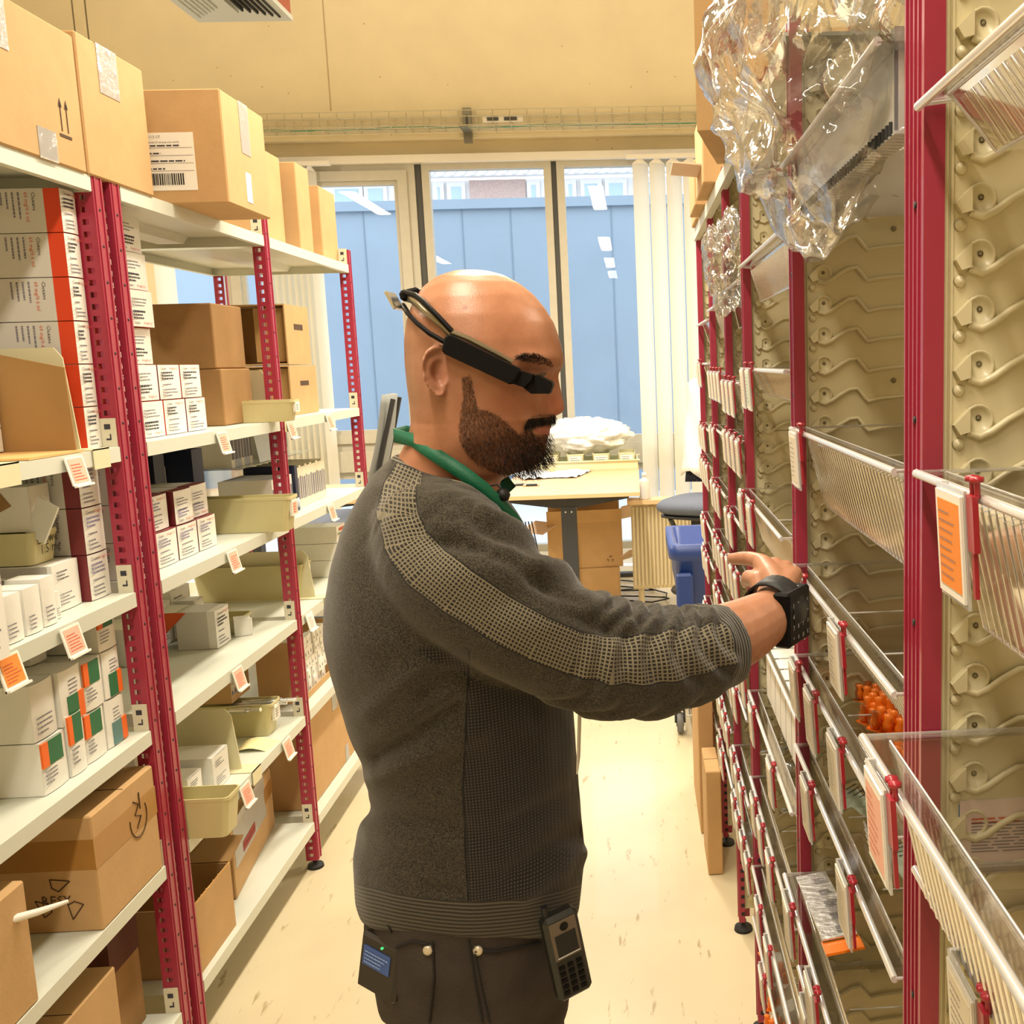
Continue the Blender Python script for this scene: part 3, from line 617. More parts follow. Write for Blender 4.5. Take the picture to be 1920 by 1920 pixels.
bin_('small cream bin with handwriting standing on the 10 mg/10 ml carton',-1.14,1.955,2.043,z+.0935,.062,.20,handw=('Ebewe','1.5 mg'))
CW=mat('crumpled_white_card','#e6e2d6',.6,var=.03,bump=.5,bscale=25)
r=tag(empty('torn_carton',(-1.24,2.0,z+.093+.064),.05),'torn open white carton with a ragged brown hole sitting in the handwritten cream bin','medicine box')
m=MB(); m.box((-.09,-.035,0),(.09,.04,.085),CW); m.obj('body',r)
m=MB(); pts=[(-.07,.05),(-.045,.056),(-.02,.074),(.04,.078),(.058,.05),(.03,.036),(-.01,.03),(-.04,.034)]; m.add([(x,-.0356,zz_) for x,zz_ in pts],[list(range(8))],KR2); m.obj('ragged_hole',r)
m=MB(); m.box((0,-.002,0),(.05,.002,.075),MW,T(.075,-.03,-.002)@RYm(.45)@RZ(-.4)); m.obj('folded_flap',r)
# small white cartons in front, tall one at the left edge
for i,(a,b__,x0) in enumerate(((1.72,1.775,-1.07),(1.785,1.835,-1.072),(1.845,1.89,-1.076))):
    med('small upright white carton on the near bay third shelf, %s from the left edge'%('first','second','third')[i],x0,a,b__,z,.083+.006*(i==2),.06,'plain2',seed=70+i)
med('short white carton lying flat at the end of the row of small upright ones',-1.09,1.897,1.93,z,.05,.05,'plain2',seed=74)
q=med('tall white carton with purple top at the far left edge of the picture',-1.03,1.56,1.665,z,.155,.08,'plain2',seed=75)
m=MB(); m.box((.0401,-.05,.118),(.0408,.05,.1545),MPU); m.obj('purple_band',q)
# near bay, shelf 4 (height .81): green and orange cartons
z=SZ[3]+.001
def gr(lbl,Y0,Y1,zi,flip,seed,X=-1.085,h=.098): return med('white green and orange carton, '+lbl,X,Y0,Y1,z+zi,h,.22,'green',seed=seed,flip=flip)
gr('bottom row, nearest the left edge',1.80,1.88,0,False,1); gr('bottom row, right beside the post',2.025,2.10,0,True,2); gr('bottom row, second from the post',1.945,2.02,0,False,3)
med('white carton standing on edge with teal and orange corner, bottom row',-1.082,1.885,1.94,z,.118,.07,'green',seed=4,flip=False)
med('plain grey white carton above the bottom green row, nearest the left edge',-1.092,1.80,1.875,z+.0995,.105,.22,'plain2',seed=5)
gr('second row, left one with its colours at the foot',1.88,1.955,.0995,True,7,h=.105); gr('second row, middle one with its colours at the head',1.96,2.03,.0995,False,9); gr('second row, right one beside the post',2.035,2.10,.0995,True,11)
gr('top row, right one beside the post',2.03,2.10,.199,False,13,h=.09)
med('tall white carton on end with green over orange side, behind the green rows',-1.16,1.93,1.985,z+.206,.09,.12,'green',seed=14)
med('broad grey white carton at the back above the green cartons',-1.24,1.83,1.93,z+.207,.085,.14,'plain',seed=15)
# double bay, shelf 2: wall of orange and maroon edged cartons
z=SZ[1]+.001; col=[(2.255,2.365),(2.37,2.485),(2.49,2.605),(2.61,2.725)]; rows={0:4,1:4,2:3,3:3,4:2,5:2}
cn=['first','second','third','fourth']
for rw in range(6):
    n=4 if rw<2 else 2
    for c in range(n):
        if rw>=2 and c==3: continue
        a,b__=col[c]; 
        med('white carton with red print, %s row, %s column from the twin posts'%(ORD[rw],cn[c]),-1.115-.012*((rw*7+c*3)%3)/2,a,b__,z+rw*.0835,.0825,.26,'clex',edge=MO if (rw+c)%3 else MM,seed=rw*5+c,flip=(rw*3+c)%3==1)
for rw in range(4): med('white carton in the set back third column above the two low rows, %s of four'%ORD[rw],-1.20,2.495,2.60,z+(rw+2)*.0835,.0825,.22,'clex',seed=90+rw)
bn=bin_('long shallow cream bin with white label jutting over the second shelf edge',-.985,2.99,3.055,z,.062,.36,lab_=PAPW)
bn.location=(-1.155,3.02,z); 
# two large brown cartons behind it, one on the other
def fl(r,dx,dy,h): 
    m=MB(); m.box((dx*.2,-dy-.0008,h*.35),(dx*.5,-dy,h*.7),KR2); m.obj('tape_patch',r)
crate('long brown carton at the back of the second shelf, upper of two',-1.13,3.06-.2,3.075,z+.155,.175,.36,m=KR2,extra=fl)
crate('long brown carton at the back of the second shelf, lower of two',-1.12,3.06-.2,3.075,z,.154,.36,m=KR2)
divider(3.145,SZ[1],.15,'cream plastic divider behind the hazard label bin, beside the third post',depth=.30)
# open dark cartons in the last bay
def dark(label,Y0,Y1,z,h):
    r=tag(empty('open_carton',(-1.28,(Y0+Y1)/2,z)),label,'cardboard box'); dy=(Y1-Y0)/2; m=MB(); t=.004
    m.box((-.16,-dy,0),(.16,dy,t),KR); m.box((-.16,-dy,t),(-.156,dy,h),KRI); m.box((-.156,dy-t,t),(.16,dy,h),KR); m.box((.156,-dy,t),(.16,dy-t,h),KR); m.box((-.156,-dy,h),(.16,dy,h+t),KR); m.obj('body',r)
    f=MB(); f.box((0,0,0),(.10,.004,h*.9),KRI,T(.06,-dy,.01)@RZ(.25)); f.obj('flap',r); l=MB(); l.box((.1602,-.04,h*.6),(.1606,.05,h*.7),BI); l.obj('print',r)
dark('open brown carton with dark inside in the last bay, upper of two',3.42,3.66,z+.165,.19); dark('open brown carton with dark inside in the last bay, lower of two',3.42,3.70,z,.158)
# double bay, shelf 3
z=SZ[2]+.001
cs=[(2.262,2.372),(2.377,2.487),(2.492,2.602),(2.607,2.717)]
for c in range(4): med('white carton with maroon edge on the third shelf, bottom row, %s from the twin posts'%cn[c],-1.115,*cs[c],z,.0825,.25,'maroon',edge=MM,seed=100+c)
for c in range(4): med('white carton with maroon edge on the third shelf, second row, %s from the twin posts'%cn[c],-1.12-.01*(c%2),cs[c][0]+(.01 if c>1 else 0),cs[c][1],z+.0835,.0825,.25,'maroon',edge=MM,seed=110+c,flip=c>1)
med('white maroon edged carton alone on the third row beside the twin posts',-1.118,2.262,2.34,z+.167,.0825,.2,'maroon',edge=MM,seed=120)
for c in range(2): med('white maroon edged carton set back on the third row, %s of two'%cn[c],-1.28,2.36+c*.13,2.48+c*.13,z+.167,.0825,.14,'maroon',edge=MM,seed=121+c)
bin_('deep cream bin with orange label card jutting over the third shelf',-.975,2.885,2.965,z,.098,.34,lab_=PINK)
NAVY=mat('navy_binder','#101c3a',.45); BK=[mat('book_cream','#e3ddc6',.6),mat('book_white','#f0efe9',.6),mat('book_pale_blue','#b9c4d6',.6)]
def binder(label,X,Y0,Y1,z,h,depth=.26,m=NAVY):
    r=tag(empty('ring_binder',(X-depth/2,(Y0+Y1)/2,z)),label,'binder'); b=MB(); dx,dy=depth/2,(Y1-Y0)/2
    b.box((-dx,-dy,0),(dx,-dy+.003,h),m); b.box((-dx,dy-.003,0),(dx,dy,h),m); b.box((dx-.003,-dy+.003,0),(dx,dy-.003,h),m); b.obj('cover',r)
    q=MB(); q.box((-dx+.01,-dy+.006,.006),(dx-.02,dy-.006,h-.012),PAPW); q.obj('pages',r)
    t=MB(); t.lathe([(.0,.0007),(.016,.0007),(.016,0)],(dx,0,h*.18),BK[2],'x',16); t.obj('oval_badge',r)
binder('navy blue ring binder behind the maroon edged cartons, left of the pair',-1.25,2.70,2.76,z+.06,.19); binder('navy blue ring binder with oval badge, right of the pair behind the deep bin',-1.22,2.86,2.93,z+.04,.20)
crate('flat white box leaning behind the two navy binders',-1.29,2.765,2.855,z,.2,.2,m=mat('grey_white_board','#c6bfaa',.7),name='flat_box',cat='box')
crate('low brown carton under the navy binders at the back of the third shelf',-1.25,2.70,2.84,z,.055,.2,m=KR)
def book(label,X,Y0,Y1,z,h,m,grp): 
    b=MB(); dy=(Y1-Y0)/2; b.box((-.08,-dy,0),(.08,-dy+.0015,h),m); b.box((-.08,dy-.0015,0),(.08,dy,h),m); b.box((.0785,-dy+.0015,0),(.08,dy-.0015,h),m); b.box((-.078,-dy+.0015,.002),(.077,dy-.0015,h-.002),PAPW)
    b.box((.08,-dy+.003,h*.2),(.0804,dy-.003,h*.75),INK); return tag(b.obj('booklet',None,(X-.08,(Y0+Y1)/2,z)),label,'book',grp)
Rb=random.Random(9); y=3.14
for i in range(9): w=Rb.uniform(.016,.024); book('slim pale blue and white booklet in the row right of the third post, lower tier',-1.11,y,y+w,z,.12,BK[2] if i%2 else BK[1],'booklets beside the third post'); y+=w+.001
binder('narrow navy binder in the lower tier of booklets in the last bay',-1.10,y+.002,y+.028,z,.145,.16); y+=.035
for i in range(17): w=Rb.uniform(.014,.024); book('thin cream booklet standing on the third shelf of the last bay',-1.115,y,y+w,z,.132+.006*(i%3==0),BK[0],'cream booklets of the last bay'); y+=w+.001
ACR=clearmat('clear_acrylic',(.93,.94,.92),.08,.05)
m=MB(); m.box((-.10,-.36,0),(.10,.36,.003),ACR); m.box((-.10,-.36,-.14),(-.097,.36,0),ACR)
tag(m.obj('acrylic_riser',None,(-1.3,3.5,z+.155)),'clear acrylic riser shelf above the lower booklets in the last bay','shelf riser')
y=3.16
for i in range(7): w=Rb.uniform(.02,.03); book('tall pale blue booklet on the clear riser shelf, right of the third post',-1.23,y,y+w,z+.159,.125,BK[2] if i%3 else BK[1],'booklets on the clear riser'); y+=w+.001
for i in range(9): w=Rb.uniform(.016,.024); book('tall white booklet on the clear riser shelf near the window end',-1.23,y+.15,y+.15+w,z+.159,.12,BK[1],'white booklets on the clear riser'); y+=w+.001
m=MB(); M=T(0,0,0)@RYm(-.15); m.box((-.001,-.07,0),(.001,.07,.12),mat('pale_frame','#dfe9ee',.3),M); tag(m.obj('acrylic_sign_holder',None,(-1.21,3.405,z+.1595)),'pale clear sign holder standing between the booklets on the riser','sign holder')
# double bay, shelf 4
z=SZ[3]+.001
Pn=oZ(357,1215,SZ[3]); 
r=med('white carton with its lid open showing an orange inside, on the fourth shelf',-1.165,2.775,2.87,z,.105,.105,'clex',seed=130,edge=MW)
f=MB(); OI=mat('orange_carton_inside','#d2561b',.5); M=T(-.052,0,.075); f.add([(0,-.047,.03),(0,.047,.03),(-.13,.045,.035),(-.14,-.047,.028)],[[0,1,2,3]],MW,False,M); f.add([(0,-.048,.03),(-.14,-.048,.028),(-.125,-.048,-.028),(-.03,-.048,-.028)],[[0,1,2,3]],OI,False,M); f.add([(-.03,-.048,-.028),(0,-.048,.03),(.03,-.05,.029)],[[0,1,2]],OI,False,M); f.obj('open_flap',r)
bin_('deep cream bin with white label in the last bay, on the fourth shelf',-1.115,3.36,3.47,z,.115,.36,lab_=PAPW)
bin_('low cream tray bin on the fourth shelf left of the third post',-1.16,2.93,3.03,z,.045,.22)
med('small crushed white carton in front of the low cream tray',-1.13,2.905,2.95,z,.05,.045,'plain2',seed=131,yaw=.4)
for i in range(3): med('grey white carton at the back of the fourth shelf, %s of three'%cn[i],-1.33,2.63+i*.13,2.755+i*.13,z,.10+.02*i,.14,'plain',seed=132+i)
med('narrow grey white carton standing behind the open orange lid carton',-1.27,2.90,2.96,z,.11,.08,'plain',seed=136)
med('dark maroon edged white carton in the shade at the back of the fourth shelf',-1.36,2.42,2.62,z,.10,.12,'maroon',edge=MM,seed=137)
for i in range(3): 
    q=med('white carton with green line and red flash in the last bay, %s from the bottom'%ORD[i],-1.10,3.72,3.83,z+i*.062,.061,.16,'plain2',seed=140+i); f=MB(); f.box((.0845,-.03,.042),(.085,.035,.052),INKR); f.box((.0845,-.045,.03),(.085,.045,.034),MGN); f.obj('colour_flash',q)
# double bay, shelf 5
z=SZ[4]+.001
bin_('tall cream bin jutting out beside the twin posts on the fifth shelf',-.955,2.19+.06,2.33,z-.0,.095,.26)
med('white carton with grey printed end on the fifth shelf, left of the pair',-1.115,2.41,2.49,z,.078,.13,'plain',seed=150); med('white carton with grey printed end on the fifth shelf, right of the pair',-1.10,2.52,2.62,z,.088,.12,'plain',seed=151)
med('taller white carton behind the tall cream bin on the fifth shelf',-1.16,2.34,2.40,z,.12,.14,'plain',seed=152); med('tall grey carton at the back of the fifth shelf behind the pair',-1.25,2.44,2.56,z,.17,.1,'plain2',seed=153)
bin_('cream bin holding clear syringes on the fifth shelf left of the third post',-1.085,2.91,2.99,z,.095,.34,lab_=PAPW)
SYR=clearmat('syringe_plastic',(.86,.87,.84),.12,.08,haze=.15)
for i in range(4):
    m=MB(); m.tube([(0,0,0),(.11,0,0)],.009,SYR,8); m.tube([(.11,0,0),(.15,0,0)],.006,SYR,8); m.tube([(.10,0,0),(.105,0,0)],.0085,BLK,8); tag(m.obj('syringe',None,(-1.25+.02*i,2.93+.012*i,z+.075+.003*i)),'clear plastic syringe lying in the cream bin on the fifth shelf','syringe','syringes in the cream bin').rotation_euler=(0,-.1+.05*i,.2*i-.3)
m=MB(); N=7; vs=[(-.05+.1*i/(N-1),-.04+.08*j,.008*math.sin(i*.7)+.004*j) for i in range(N) for j in (0,1)]; m.add(vs,[[2*i,2*i+2,2*i+3,2*i+1] for i in range(N-1)],mat('cream_sheet','#e9dfa8',.7),True)
tag(m.obj('paper_sheet',None,(-1.10,2.83,z+.002)),'curled cream paper slip lying in front of the syringe bin','paper')
def ampbox(label,X,Y0,Y1,z,h,depth,tray=True,seed=0):
    r=tag(empty('carton_tray',(X-depth/2,(Y0+Y1)/2,z)),label,'cardboard tray'); dx,dy=depth/2,(Y1-Y0)/2; m=MB(); t=.003
    m.box((-dx,-dy,0),(dx,dy,t),KR); m.box((-dx,-dy,t),(dx,-dy+t,h),KR); m.box((-dx,dy-t,t),(dx,dy,h),KR); m.box((dx-t,-dy+t,t),(dx,dy-t,.02),KR); m.obj('tray_body',r)
    Rr=random.Random(seed); y=-dy+.008; n=0
    while y<dy-.03:
        zz_=t+.0005
        while zz_<h-.03 and n<99: 
            b=MB(); hh=.036; b.box((0,0,0),(.02,.028,hh),MW); b.box((.02,.006,.01),(.0204,.012,.02),INK); o=b.obj('small_carton',None,(X-.035+Rr.uniform(-.006,.004),(Y0+Y1)/2+y,z+zz_)); tag(o,'tiny white carton stacked in the '+label.split(' with')[0].split(' heaped')[0],'medicine box','tiny cartons in the '+label.split(' with')[0].split(' heaped')[0]); zz_+=hh+.001; n+=1
        y+=.0295
ampbox('cardboard tray of the last bay with tiny white cartons piled in it',-1.09,3.20,3.52,z,.20,.14,seed=2)
ampbox('cardboard tray above the syringe bin heaped with tiny white cartons',-1.20,2.92,3.06,z+.10,.16,.10,seed=3)
# pale folded linen in the last bay
m=MB(); 
for k in range(4): m.tube([(-.1,-.09+.004*k,.012+.022*k),(.1,-.09,.012+.022*k),(.12,.0,.012+.022*k),(.1,.09,.012+.022*k),(-.1,.09,.012+.022*k)],.012,MW,8)
m.box((-.1,-.09,.0),(.1,.09,.085),MW); tag(m.obj('folded_linen',None,(-1.25,3.78,z)),'stack of folded white linen at the window end of the fifth shelf','linen')
# ================================================================ work area at the window
WOOD=mat('pale_maple_top','#d9bb92',.4,var=.05,vscale=3,stretch=(1,12,1)); DKS=mat('dark_grey_steel','#33363b',.5); CHF=mat('grey_blue_seat_fabric','#5c6475',.85,var=.05,vscale=60,bump=.2,bscale=300); CHB=mat('black_chair_plastic','#232427',.45)
MESHG=mat('grey_mesh_fabric','#7d817f',.7)
DY=5.95; PR=oY(1200,922,DY); PL=oY(930,932,DY); HT=PR.z
def desk(label,x0,x1,y0,y1,h,legs=True):
    c=Vector(((x0+x1)/2,(y0+y1)/2,0)); r=tag(empty('desk',c),label,'desk'); dx,dy=(x1-x0)/2,(y1-y0)/2
    m=MB(); m.box((-dx,-dy,h-.026),(dx,dy,h),WOOD,bev=.002); m.obj('desk_top',r)
    for s in (-1,1):
        y=s*(dy-.14); m=MB(); m.box((-.045,y-.035,.03),(.045,y+.035,h-.09),DKS); m.obj('leg',r)
        for xx_ in (-.018,.018):
            b=MB(); b.lathe([(0,-.001),(.005,-.001),(.005,0)],(xx_,y-.035,h-.12),TRIM,'y',8); b.obj('bolt',r)
        m=MB(); m.prism([(-dx+.04,h-.03),(dx-.06,h-.03),(dx-.07,h-.05),(.08,h-.095),(-.08,h-.095),(-dx+.05,h-.05)],'y',y-.03,y+.03,DKS); m.obj('cross_arm',r)
        m=MB(); m.box((-dx+.06,y-.04,0),(dx-.06,y+.04,.03),DKS,bev=.006); m.obj('foot',r)
    m=MB(); m.box((-.03,-dy+.18,h-.08),(.03,dy-.18,h-.04),DKS); m.obj('beam',r); return r
desk('pale wood desk end with dark grey centre leg, before the window behind the man',PL.x-.02,PR.x,DY,7.55,HT)
PQ=oY(668,940,5.6); desk('second pale wood desk half hidden behind the left shelving and the man',PQ.x-1.3,PQ.x,5.7,6.5,PQ.z)
# low cream tray with four white boxes, crumpled white bag
def dz(px,py): return oZ(px,py,HT)
A=dz(1045,872); B_=dz(1170,880); z=HT+.001
r=tag(empty('sorting_tray',((A.x+B_.x)/2,B_.y+.22,z)),'long cream tray carrying four small bins on the far side of the pale desk','tray')
wx=(B_.x-A.x)/2+.1; m=MB(); m.box((-wx,-.2,0),(wx,.2,.012),DIV)
for a,b__ in (((-wx,-.2,.012),(wx,-.19,.06)),((-wx,.19,.012),(wx,.2,.06)),((-wx,-.19,.012),(-wx+.01,.19,.06)),((wx-.01,-.19,.012),(wx,.19,.06))): m.box(a,b__,DIV)
m.box((-wx-.015,-.215,.06),(wx+.015,-.19,.068),DIV); m.box((-wx-.015,.19,.06),(wx+.015,.215,.068),DIV); m.obj('tray_body',r)
for i in range(4):
    x=(A.x+B_.x)/2-wx*.78+i*wx*.52; o=bin_('small white bin on the desk tray, %s from the left'%cn[i],x+.16,B_.y+.16,B_.y+.28,z+.0125,.10,.32,m=DIV); o.rotation_euler[2]=-math.pi/2; o.location=(x,B_.y+.22,z+.0125)
    l=MB(); l.box((.1615,-.045,.03),(.1635,.045,.085),PAPW); l.lines((.1637,-.035,.05),(0,1,0),(0,0,1),.07,.03,2,INK,.9,.4,i); l.obj('paper_label',o)
def bag(name,label,cat,c,sx,sy,sz,m,amp=.25,seed=0,sub=5,fr=3.0,flat=False):
    bm=bmesh.new(); bmesh.ops.create_icosphere(bm,subdivisions=sub,radius=1)
    for v in bm.verts:
        p=v.co.copy(); n=1-2*abs(mnoise.noise(p*fr+Vector((seed,0,0)))); n2=1-2*abs(mnoise.noise(p*fr*2.6+Vector((0,seed,3)))); n3=mnoise.noise(p*1.2+Vector((seed,seed,0)))
        v.co=p*(1+amp*(.55*n+.3*n2-.35)+.25*n3); v.co.x*=sx; v.co.y*=sy; v.co.z*=sz
    me=bpy.data.meshes.new(name); bm.to_mesh(me); bm.free(); me.materials.append(m); me.polygons.foreach_set('use_smooth',[not flat]*len(me.polygons))
    o=bpy.data.objects.new(name,me); COL.objects.link(o); o.location=c; return tag(o,label,cat)
WBAG=mat('white_plastic_bag','#eef0ef',.35,bump=.6,bscale=20)
P=dz(1095,862); bag('plastic_bag','crumpled white plastic bag heaped over the small bins on the desk','bag',(P.x+.05,B_.y+.25,HT+.235),.30,.15,.11,WBAG,.5,4,5,2.2)
PW2=mat('bluish_paper','#dfe6ee',.6)
def pouch(lbl,px,py,w,d,rot,seed):
    P=dz(px,py); N=8; vs=[]; 
    for i in range(N+1):
        for j in range(N+1):
            u,v=i/N-.5,j/N-.5; vs.append((u*w,v*d,.004+.02*abs(mnoise.noise(Vector((u*4+seed,v*4,0))))+.012*(1-4*u*u)*(1-4*v*v)))
    m=MB(); m.add(vs,[[i*(N+1)+j,(i+1)*(N+1)+j,(i+1)*(N+1)+j+1,i*(N+1)+j+1] for i in range(N) for j in range(N)],PW2,True)
    o=tag(m.obj('paper_pouch',None,(P.x,P.y,HT+.002)),lbl,'pouch'); o.rotation_euler[2]=rot
pouch('crumpled pale blue paper pouch on the desk, beside the man\'s beard',1005,892,.26,.5,.3,1); pouch('flat pale blue paper pouch on the desk left of the cream tray',1062,890,.26,.45,-.2,5); pouch('white paper pouch at the far left of the desk behind the pen',950,888,.22,.4,.5,9)
P=dz(965,912); m=MB(); m.tube([(-.06,0,.008),(.06,.02,.008)],[.006,.008],DKS,8); m.tube([(-.06,0,.008),(-.08,-.004,.008)],[.005,.002],ZN,8); o=tag(m.obj('pen',None,(P.x,P.y,HT)),'dark pen lying on the near end of the pale desk','pen')
P=dz(982,911); m=MB(); m.box((-.05,-.02,0),(.05,.02,.012),ZN,bev=.002); m.box((-.03,-.021,.003),(.04,.021,.0125),BLK); tag(m.obj('stapler',None,(P.x+.05,P.y-.03,HT)),'small black and silver gadget on the near end of the desk','gadget')
# boxes under the desk
Xa=oY(1050,1060,6.45).x; Xb=oY(1160,1060,6.45).x
def cod(r,dx,dy,h):
    m=MB(); 
    for i,t in enumerate(('DESK RU','mediq.hospitaal.be','www.desk.be','tel. 0800 90 04','4 x 100 x 500 ml','6 x 200 ml')): m.text(t,.026,(-dx+.1,-dy-.001,h-.10-.05*i),(1,0,0),(0,0,1),BI)
    m.obj('carton_print',r)
rL=crate('closed brown carton with printed lines on the floor under the desk',Xb,6.45,6.8,0.001,oY(1100,1066,6.45).z,Xb-Xa+.12,extra=cod)
def opf(r,dx,dy,h):
    m=MB(); recyc(m,(dx-.08,-dy-.001,.05),(1,0,0),(0,0,1),.022); m.obj('recycling_print',r)
    for (M_,w,n) in ((T(-dx,-dy*.4,h)@RZ(.75)@RYm(-.35),dy*.7,-1),(T(dx,-dy*.4,h)@RZ(-.75)@RYm(-.75),dy*.7,1),(T(dx,-dy*.4,.02)@RZ(-.75)@RYm(-.6),dy*.5,1),(T(-dx,-dy*.4,.02)@RZ(.75)@RYm(.6),dy*.5,-1)):
        f=MB(); f.box((0,-w,0),(n*.15,w,.004),mat('pale_flap','#e3c9b0',.85),M_); f.obj('flap',r)
    f=MB(); f.box((-dx,0,0),(dx,.004,.17),KR,T(0,dy,h)@RX(-.2)); f.obj('flap',r)
    f=MB(); f.box((-dx,0,0),(dx,.004,.10),KR,T(0,-dy,h)@RX(.5)); f.obj('flap',r)
h1=oY(1100,1066,6.45).z
r=crate('open brown carton with splayed flaps on top of the printed carton under the desk',Xb+.02,6.46,6.78,h1+.003,.29,Xb-Xa+.10,flaps='open',extra=opf); r.rotation_euler=(0,-.0,.06)
m=MB()
for k in range(3): m.tube([(k*.02,0,.55),(k*.02+.03,.02,.35),(.06+k*.01,.05,.15),(.09,.05,.02)],.004,BLK,5)
P=oY(985,985,6.3); tag(m.obj('cable',None,(P.x,6.3,.05)),'dark cables hanging down below the desk top beside the man\'s shoulder','cable')
for i,(px,py) in enumerate(((1020,1150),(1185,1125),(1165,1105))):
    P=oZ(px,py,.01); m=MB(); pts=[(.25*math.sin(t*.8+i),.12*math.cos(t*1.1+i)+.02*t,.008+.012*(t%3==1)) for t in range(14)]; m.tube(pts,.005,BLK,5)
    tag(m.obj('cable',None,(P.x,P.y,0)),'tangled black cables on the floor %s'%('under the desk near the man','below the ribbed radiator','between the brown cartons and the radiator')[i],'cable')
# ribbed radiator with shelf and bottle
RAD=mat('beige_radiator_enamel','#c9bb98',.5)
P0=oY(1188,1105,6.35); P1=oY(1188,945,6.35); 
r=tag(empty('radiator',(P0.x+.38,6.40,0)),'beige ribbed radiator with a wooden shelf, right of the desk','radiator')
zb,zt=P0.z,P1.z; m=MB(); m.box((-.38,-.04,zb),(.38,.05,zt),RAD)
x=-.37
while x<.37: m.box((x,-.052,zb+.02),(x+.012,-.04,zt-.02),RAD); x+=.024
m.obj('panel',r)
for s in (-.33,.33): f=MB(); f.tube([(s,0,0),(s,0,zb)],.02,RAD,10); f.obj('foot',r)
m=MB(); m.box((-.40,-.09,zt),(.42,.07,zt+.025),WOOD); m.obj('shelf_board',r)
P=oY(1209,935,6.36); m=MB(); m.lathe([(.0,0),(.032,0),(.034,.01),(.034,.11),(.030,.125),(.012,.135),(.012,.145)],(0,0,0),clearmat('milky_bottle',(.9,.9,.88),.1,.2,haze=.5),n=16)
r2=m.obj('bottle',None,(P.x,6.36,zt+.026)); tag(r2,'small white translucent bottle standing on the radiator shelf','bottle'); m=MB(); m.lathe([(0,.168),(.013,.168),(.014,.145),(0,.145)],(0,0,0),TRIM,n=14); m.obj('cap',r2)
# office chairs
def chair(label,c,rz,seat,seat_z,back_m,ring=False,white=False,sc=1.0):
    r=tag(empty('office_chair',c,rz),label,'chair')
    def loftbox(m,w,d,z,t,mm,n=5):
        prof=[]; 
        for (s,zz_) in ((.86,z),(1,z+t*.35),(1,z+t*.7),(.9,z+t)):
            prof.append([(w*s*math.copysign(abs(math.cos(a))**.55,math.cos(a)),d*s*math.copysign(abs(math.sin(a))**.55,math.sin(a)),zz_) for a in [2*math.pi*k/24 for k in range(24)]])
        vs=[p for q in prof for p in q]; fs=[[j*24+k,j*24+(k+1)%24,(j+1)*24+(k+1)%24,(j+1)*24+k] for j in range(3) for k in range(24)]+[list(range(24))[::-1],[72+k for k in range(24)]]
        m.add(vs,fs,mm,True)
    m=MB(); loftbox(m,.25,.24,seat_z-.07,.07,seat); m.obj('seat',r)
    m=MB(); loftbox(m,.23,.22,seat_z-.095,.025,CHB); m.tube([(-.21,-.12,seat_z-.09),(-.1,-.14,seat_z-.17),(.05,-.05,seat_z-.18)],.014,CHB,8); m.tube([(-.21,.12,seat_z-.09),(-.1,.14,seat_z-.17),(.05,.05,seat_z-.18)],.014,CHB,8); m.box((-.08,-.06,seat_z-.2),(.1,.06,seat_z-.1),CHB); m.obj('seat_mechanism',r)
    m=MB(); m.tube([(0,0,seat_z-.2),(0,0,.22)],.016,ZN,12); m.tube([(0,0,.35),(0,0,.08)],.028,CHB,12); m.obj('gas_column',r)
    for k in range(5):
        a=2*math.pi*k/5+.3; L=.30; m=MB(); m.tube([(0,0,.12),(L*.5*math.cos(a),L*.5*math.sin(a),.115),(L*math.cos(a),L*math.sin(a),.075)],[.03,.022,.014],CHB,8); o=m.obj('base_arm',r)
        m=MB(); 
        for s in (-.014,.014): m.lathe([(0,-.008),(.026,-.008),(.028,0),(.026,.008),(0,.008)],(L*math.cos(a),L*math.sin(a)+s,.028),CHB,'y',14)
        m.tube([(L*math.cos(a),L*math.sin(a),.03),(L*math.cos(a),L*math.sin(a),.08)],.007,CHB,6); m.obj('castor',r)
    if ring: m=MB(); m.tube([(.2*math.cos(t*math.pi/12),.2*math.sin(t*math.pi/12),.30) for t in range(25)],.011,CHB,8,cap=False); [m.tube([(0,0,.30),(.2*math.cos(t),.2*math.sin(t),.30)],.008,CHB,6) for t in (0,2.1,4.2)]; m.obj('foot_ring',r)
    # curved backrest on +x side of the seat (chair faces -x)
    m=MB(); N,Mv=10,12; vs=[]
    for i in range(N+1):
        for j in range(Mv+1):
            y=-.22+.44*i/N; t=j/Mv; zz_=seat_z+.06+.52*t; w=1-.22*t**3; xo=.22+.05*math.sin(t*3)+.12*t*t-.05*(1-(y/.22)**2)*0+.04*(y/.22)**2*-1; vs.append((xo+.02,y*w,zz_))
    m.add(vs,[[i*(Mv+1)+j,(i+1)*(Mv+1)+j,(i+1)*(Mv+1)+j+1,i*(Mv+1)+j+1] for i in range(N) for j in range(Mv)],back_m,True); o=m.obj('backrest',r)
    md=o.modifiers.new('thick','SOLIDIFY'); md.thickness=.022 if not white else .012
    m=MB(); m.tube([(.24,-.21,seat_z+.06),(.28,-.215,seat_z+.25),(.36,-.18,seat_z+.56)],.012,CHB,8); m.tube([(.24,.21,seat_z+.06),(.28,.215,seat_z+.25),(.36,.18,seat_z+.56)],.012,CHB,8); m.tube([(.05,0,seat_z-.1),(.24,0,seat_z-.06),(.28,0,seat_z+.1)],.02,CHB,8); m.obj('back_frame',r)
    return r
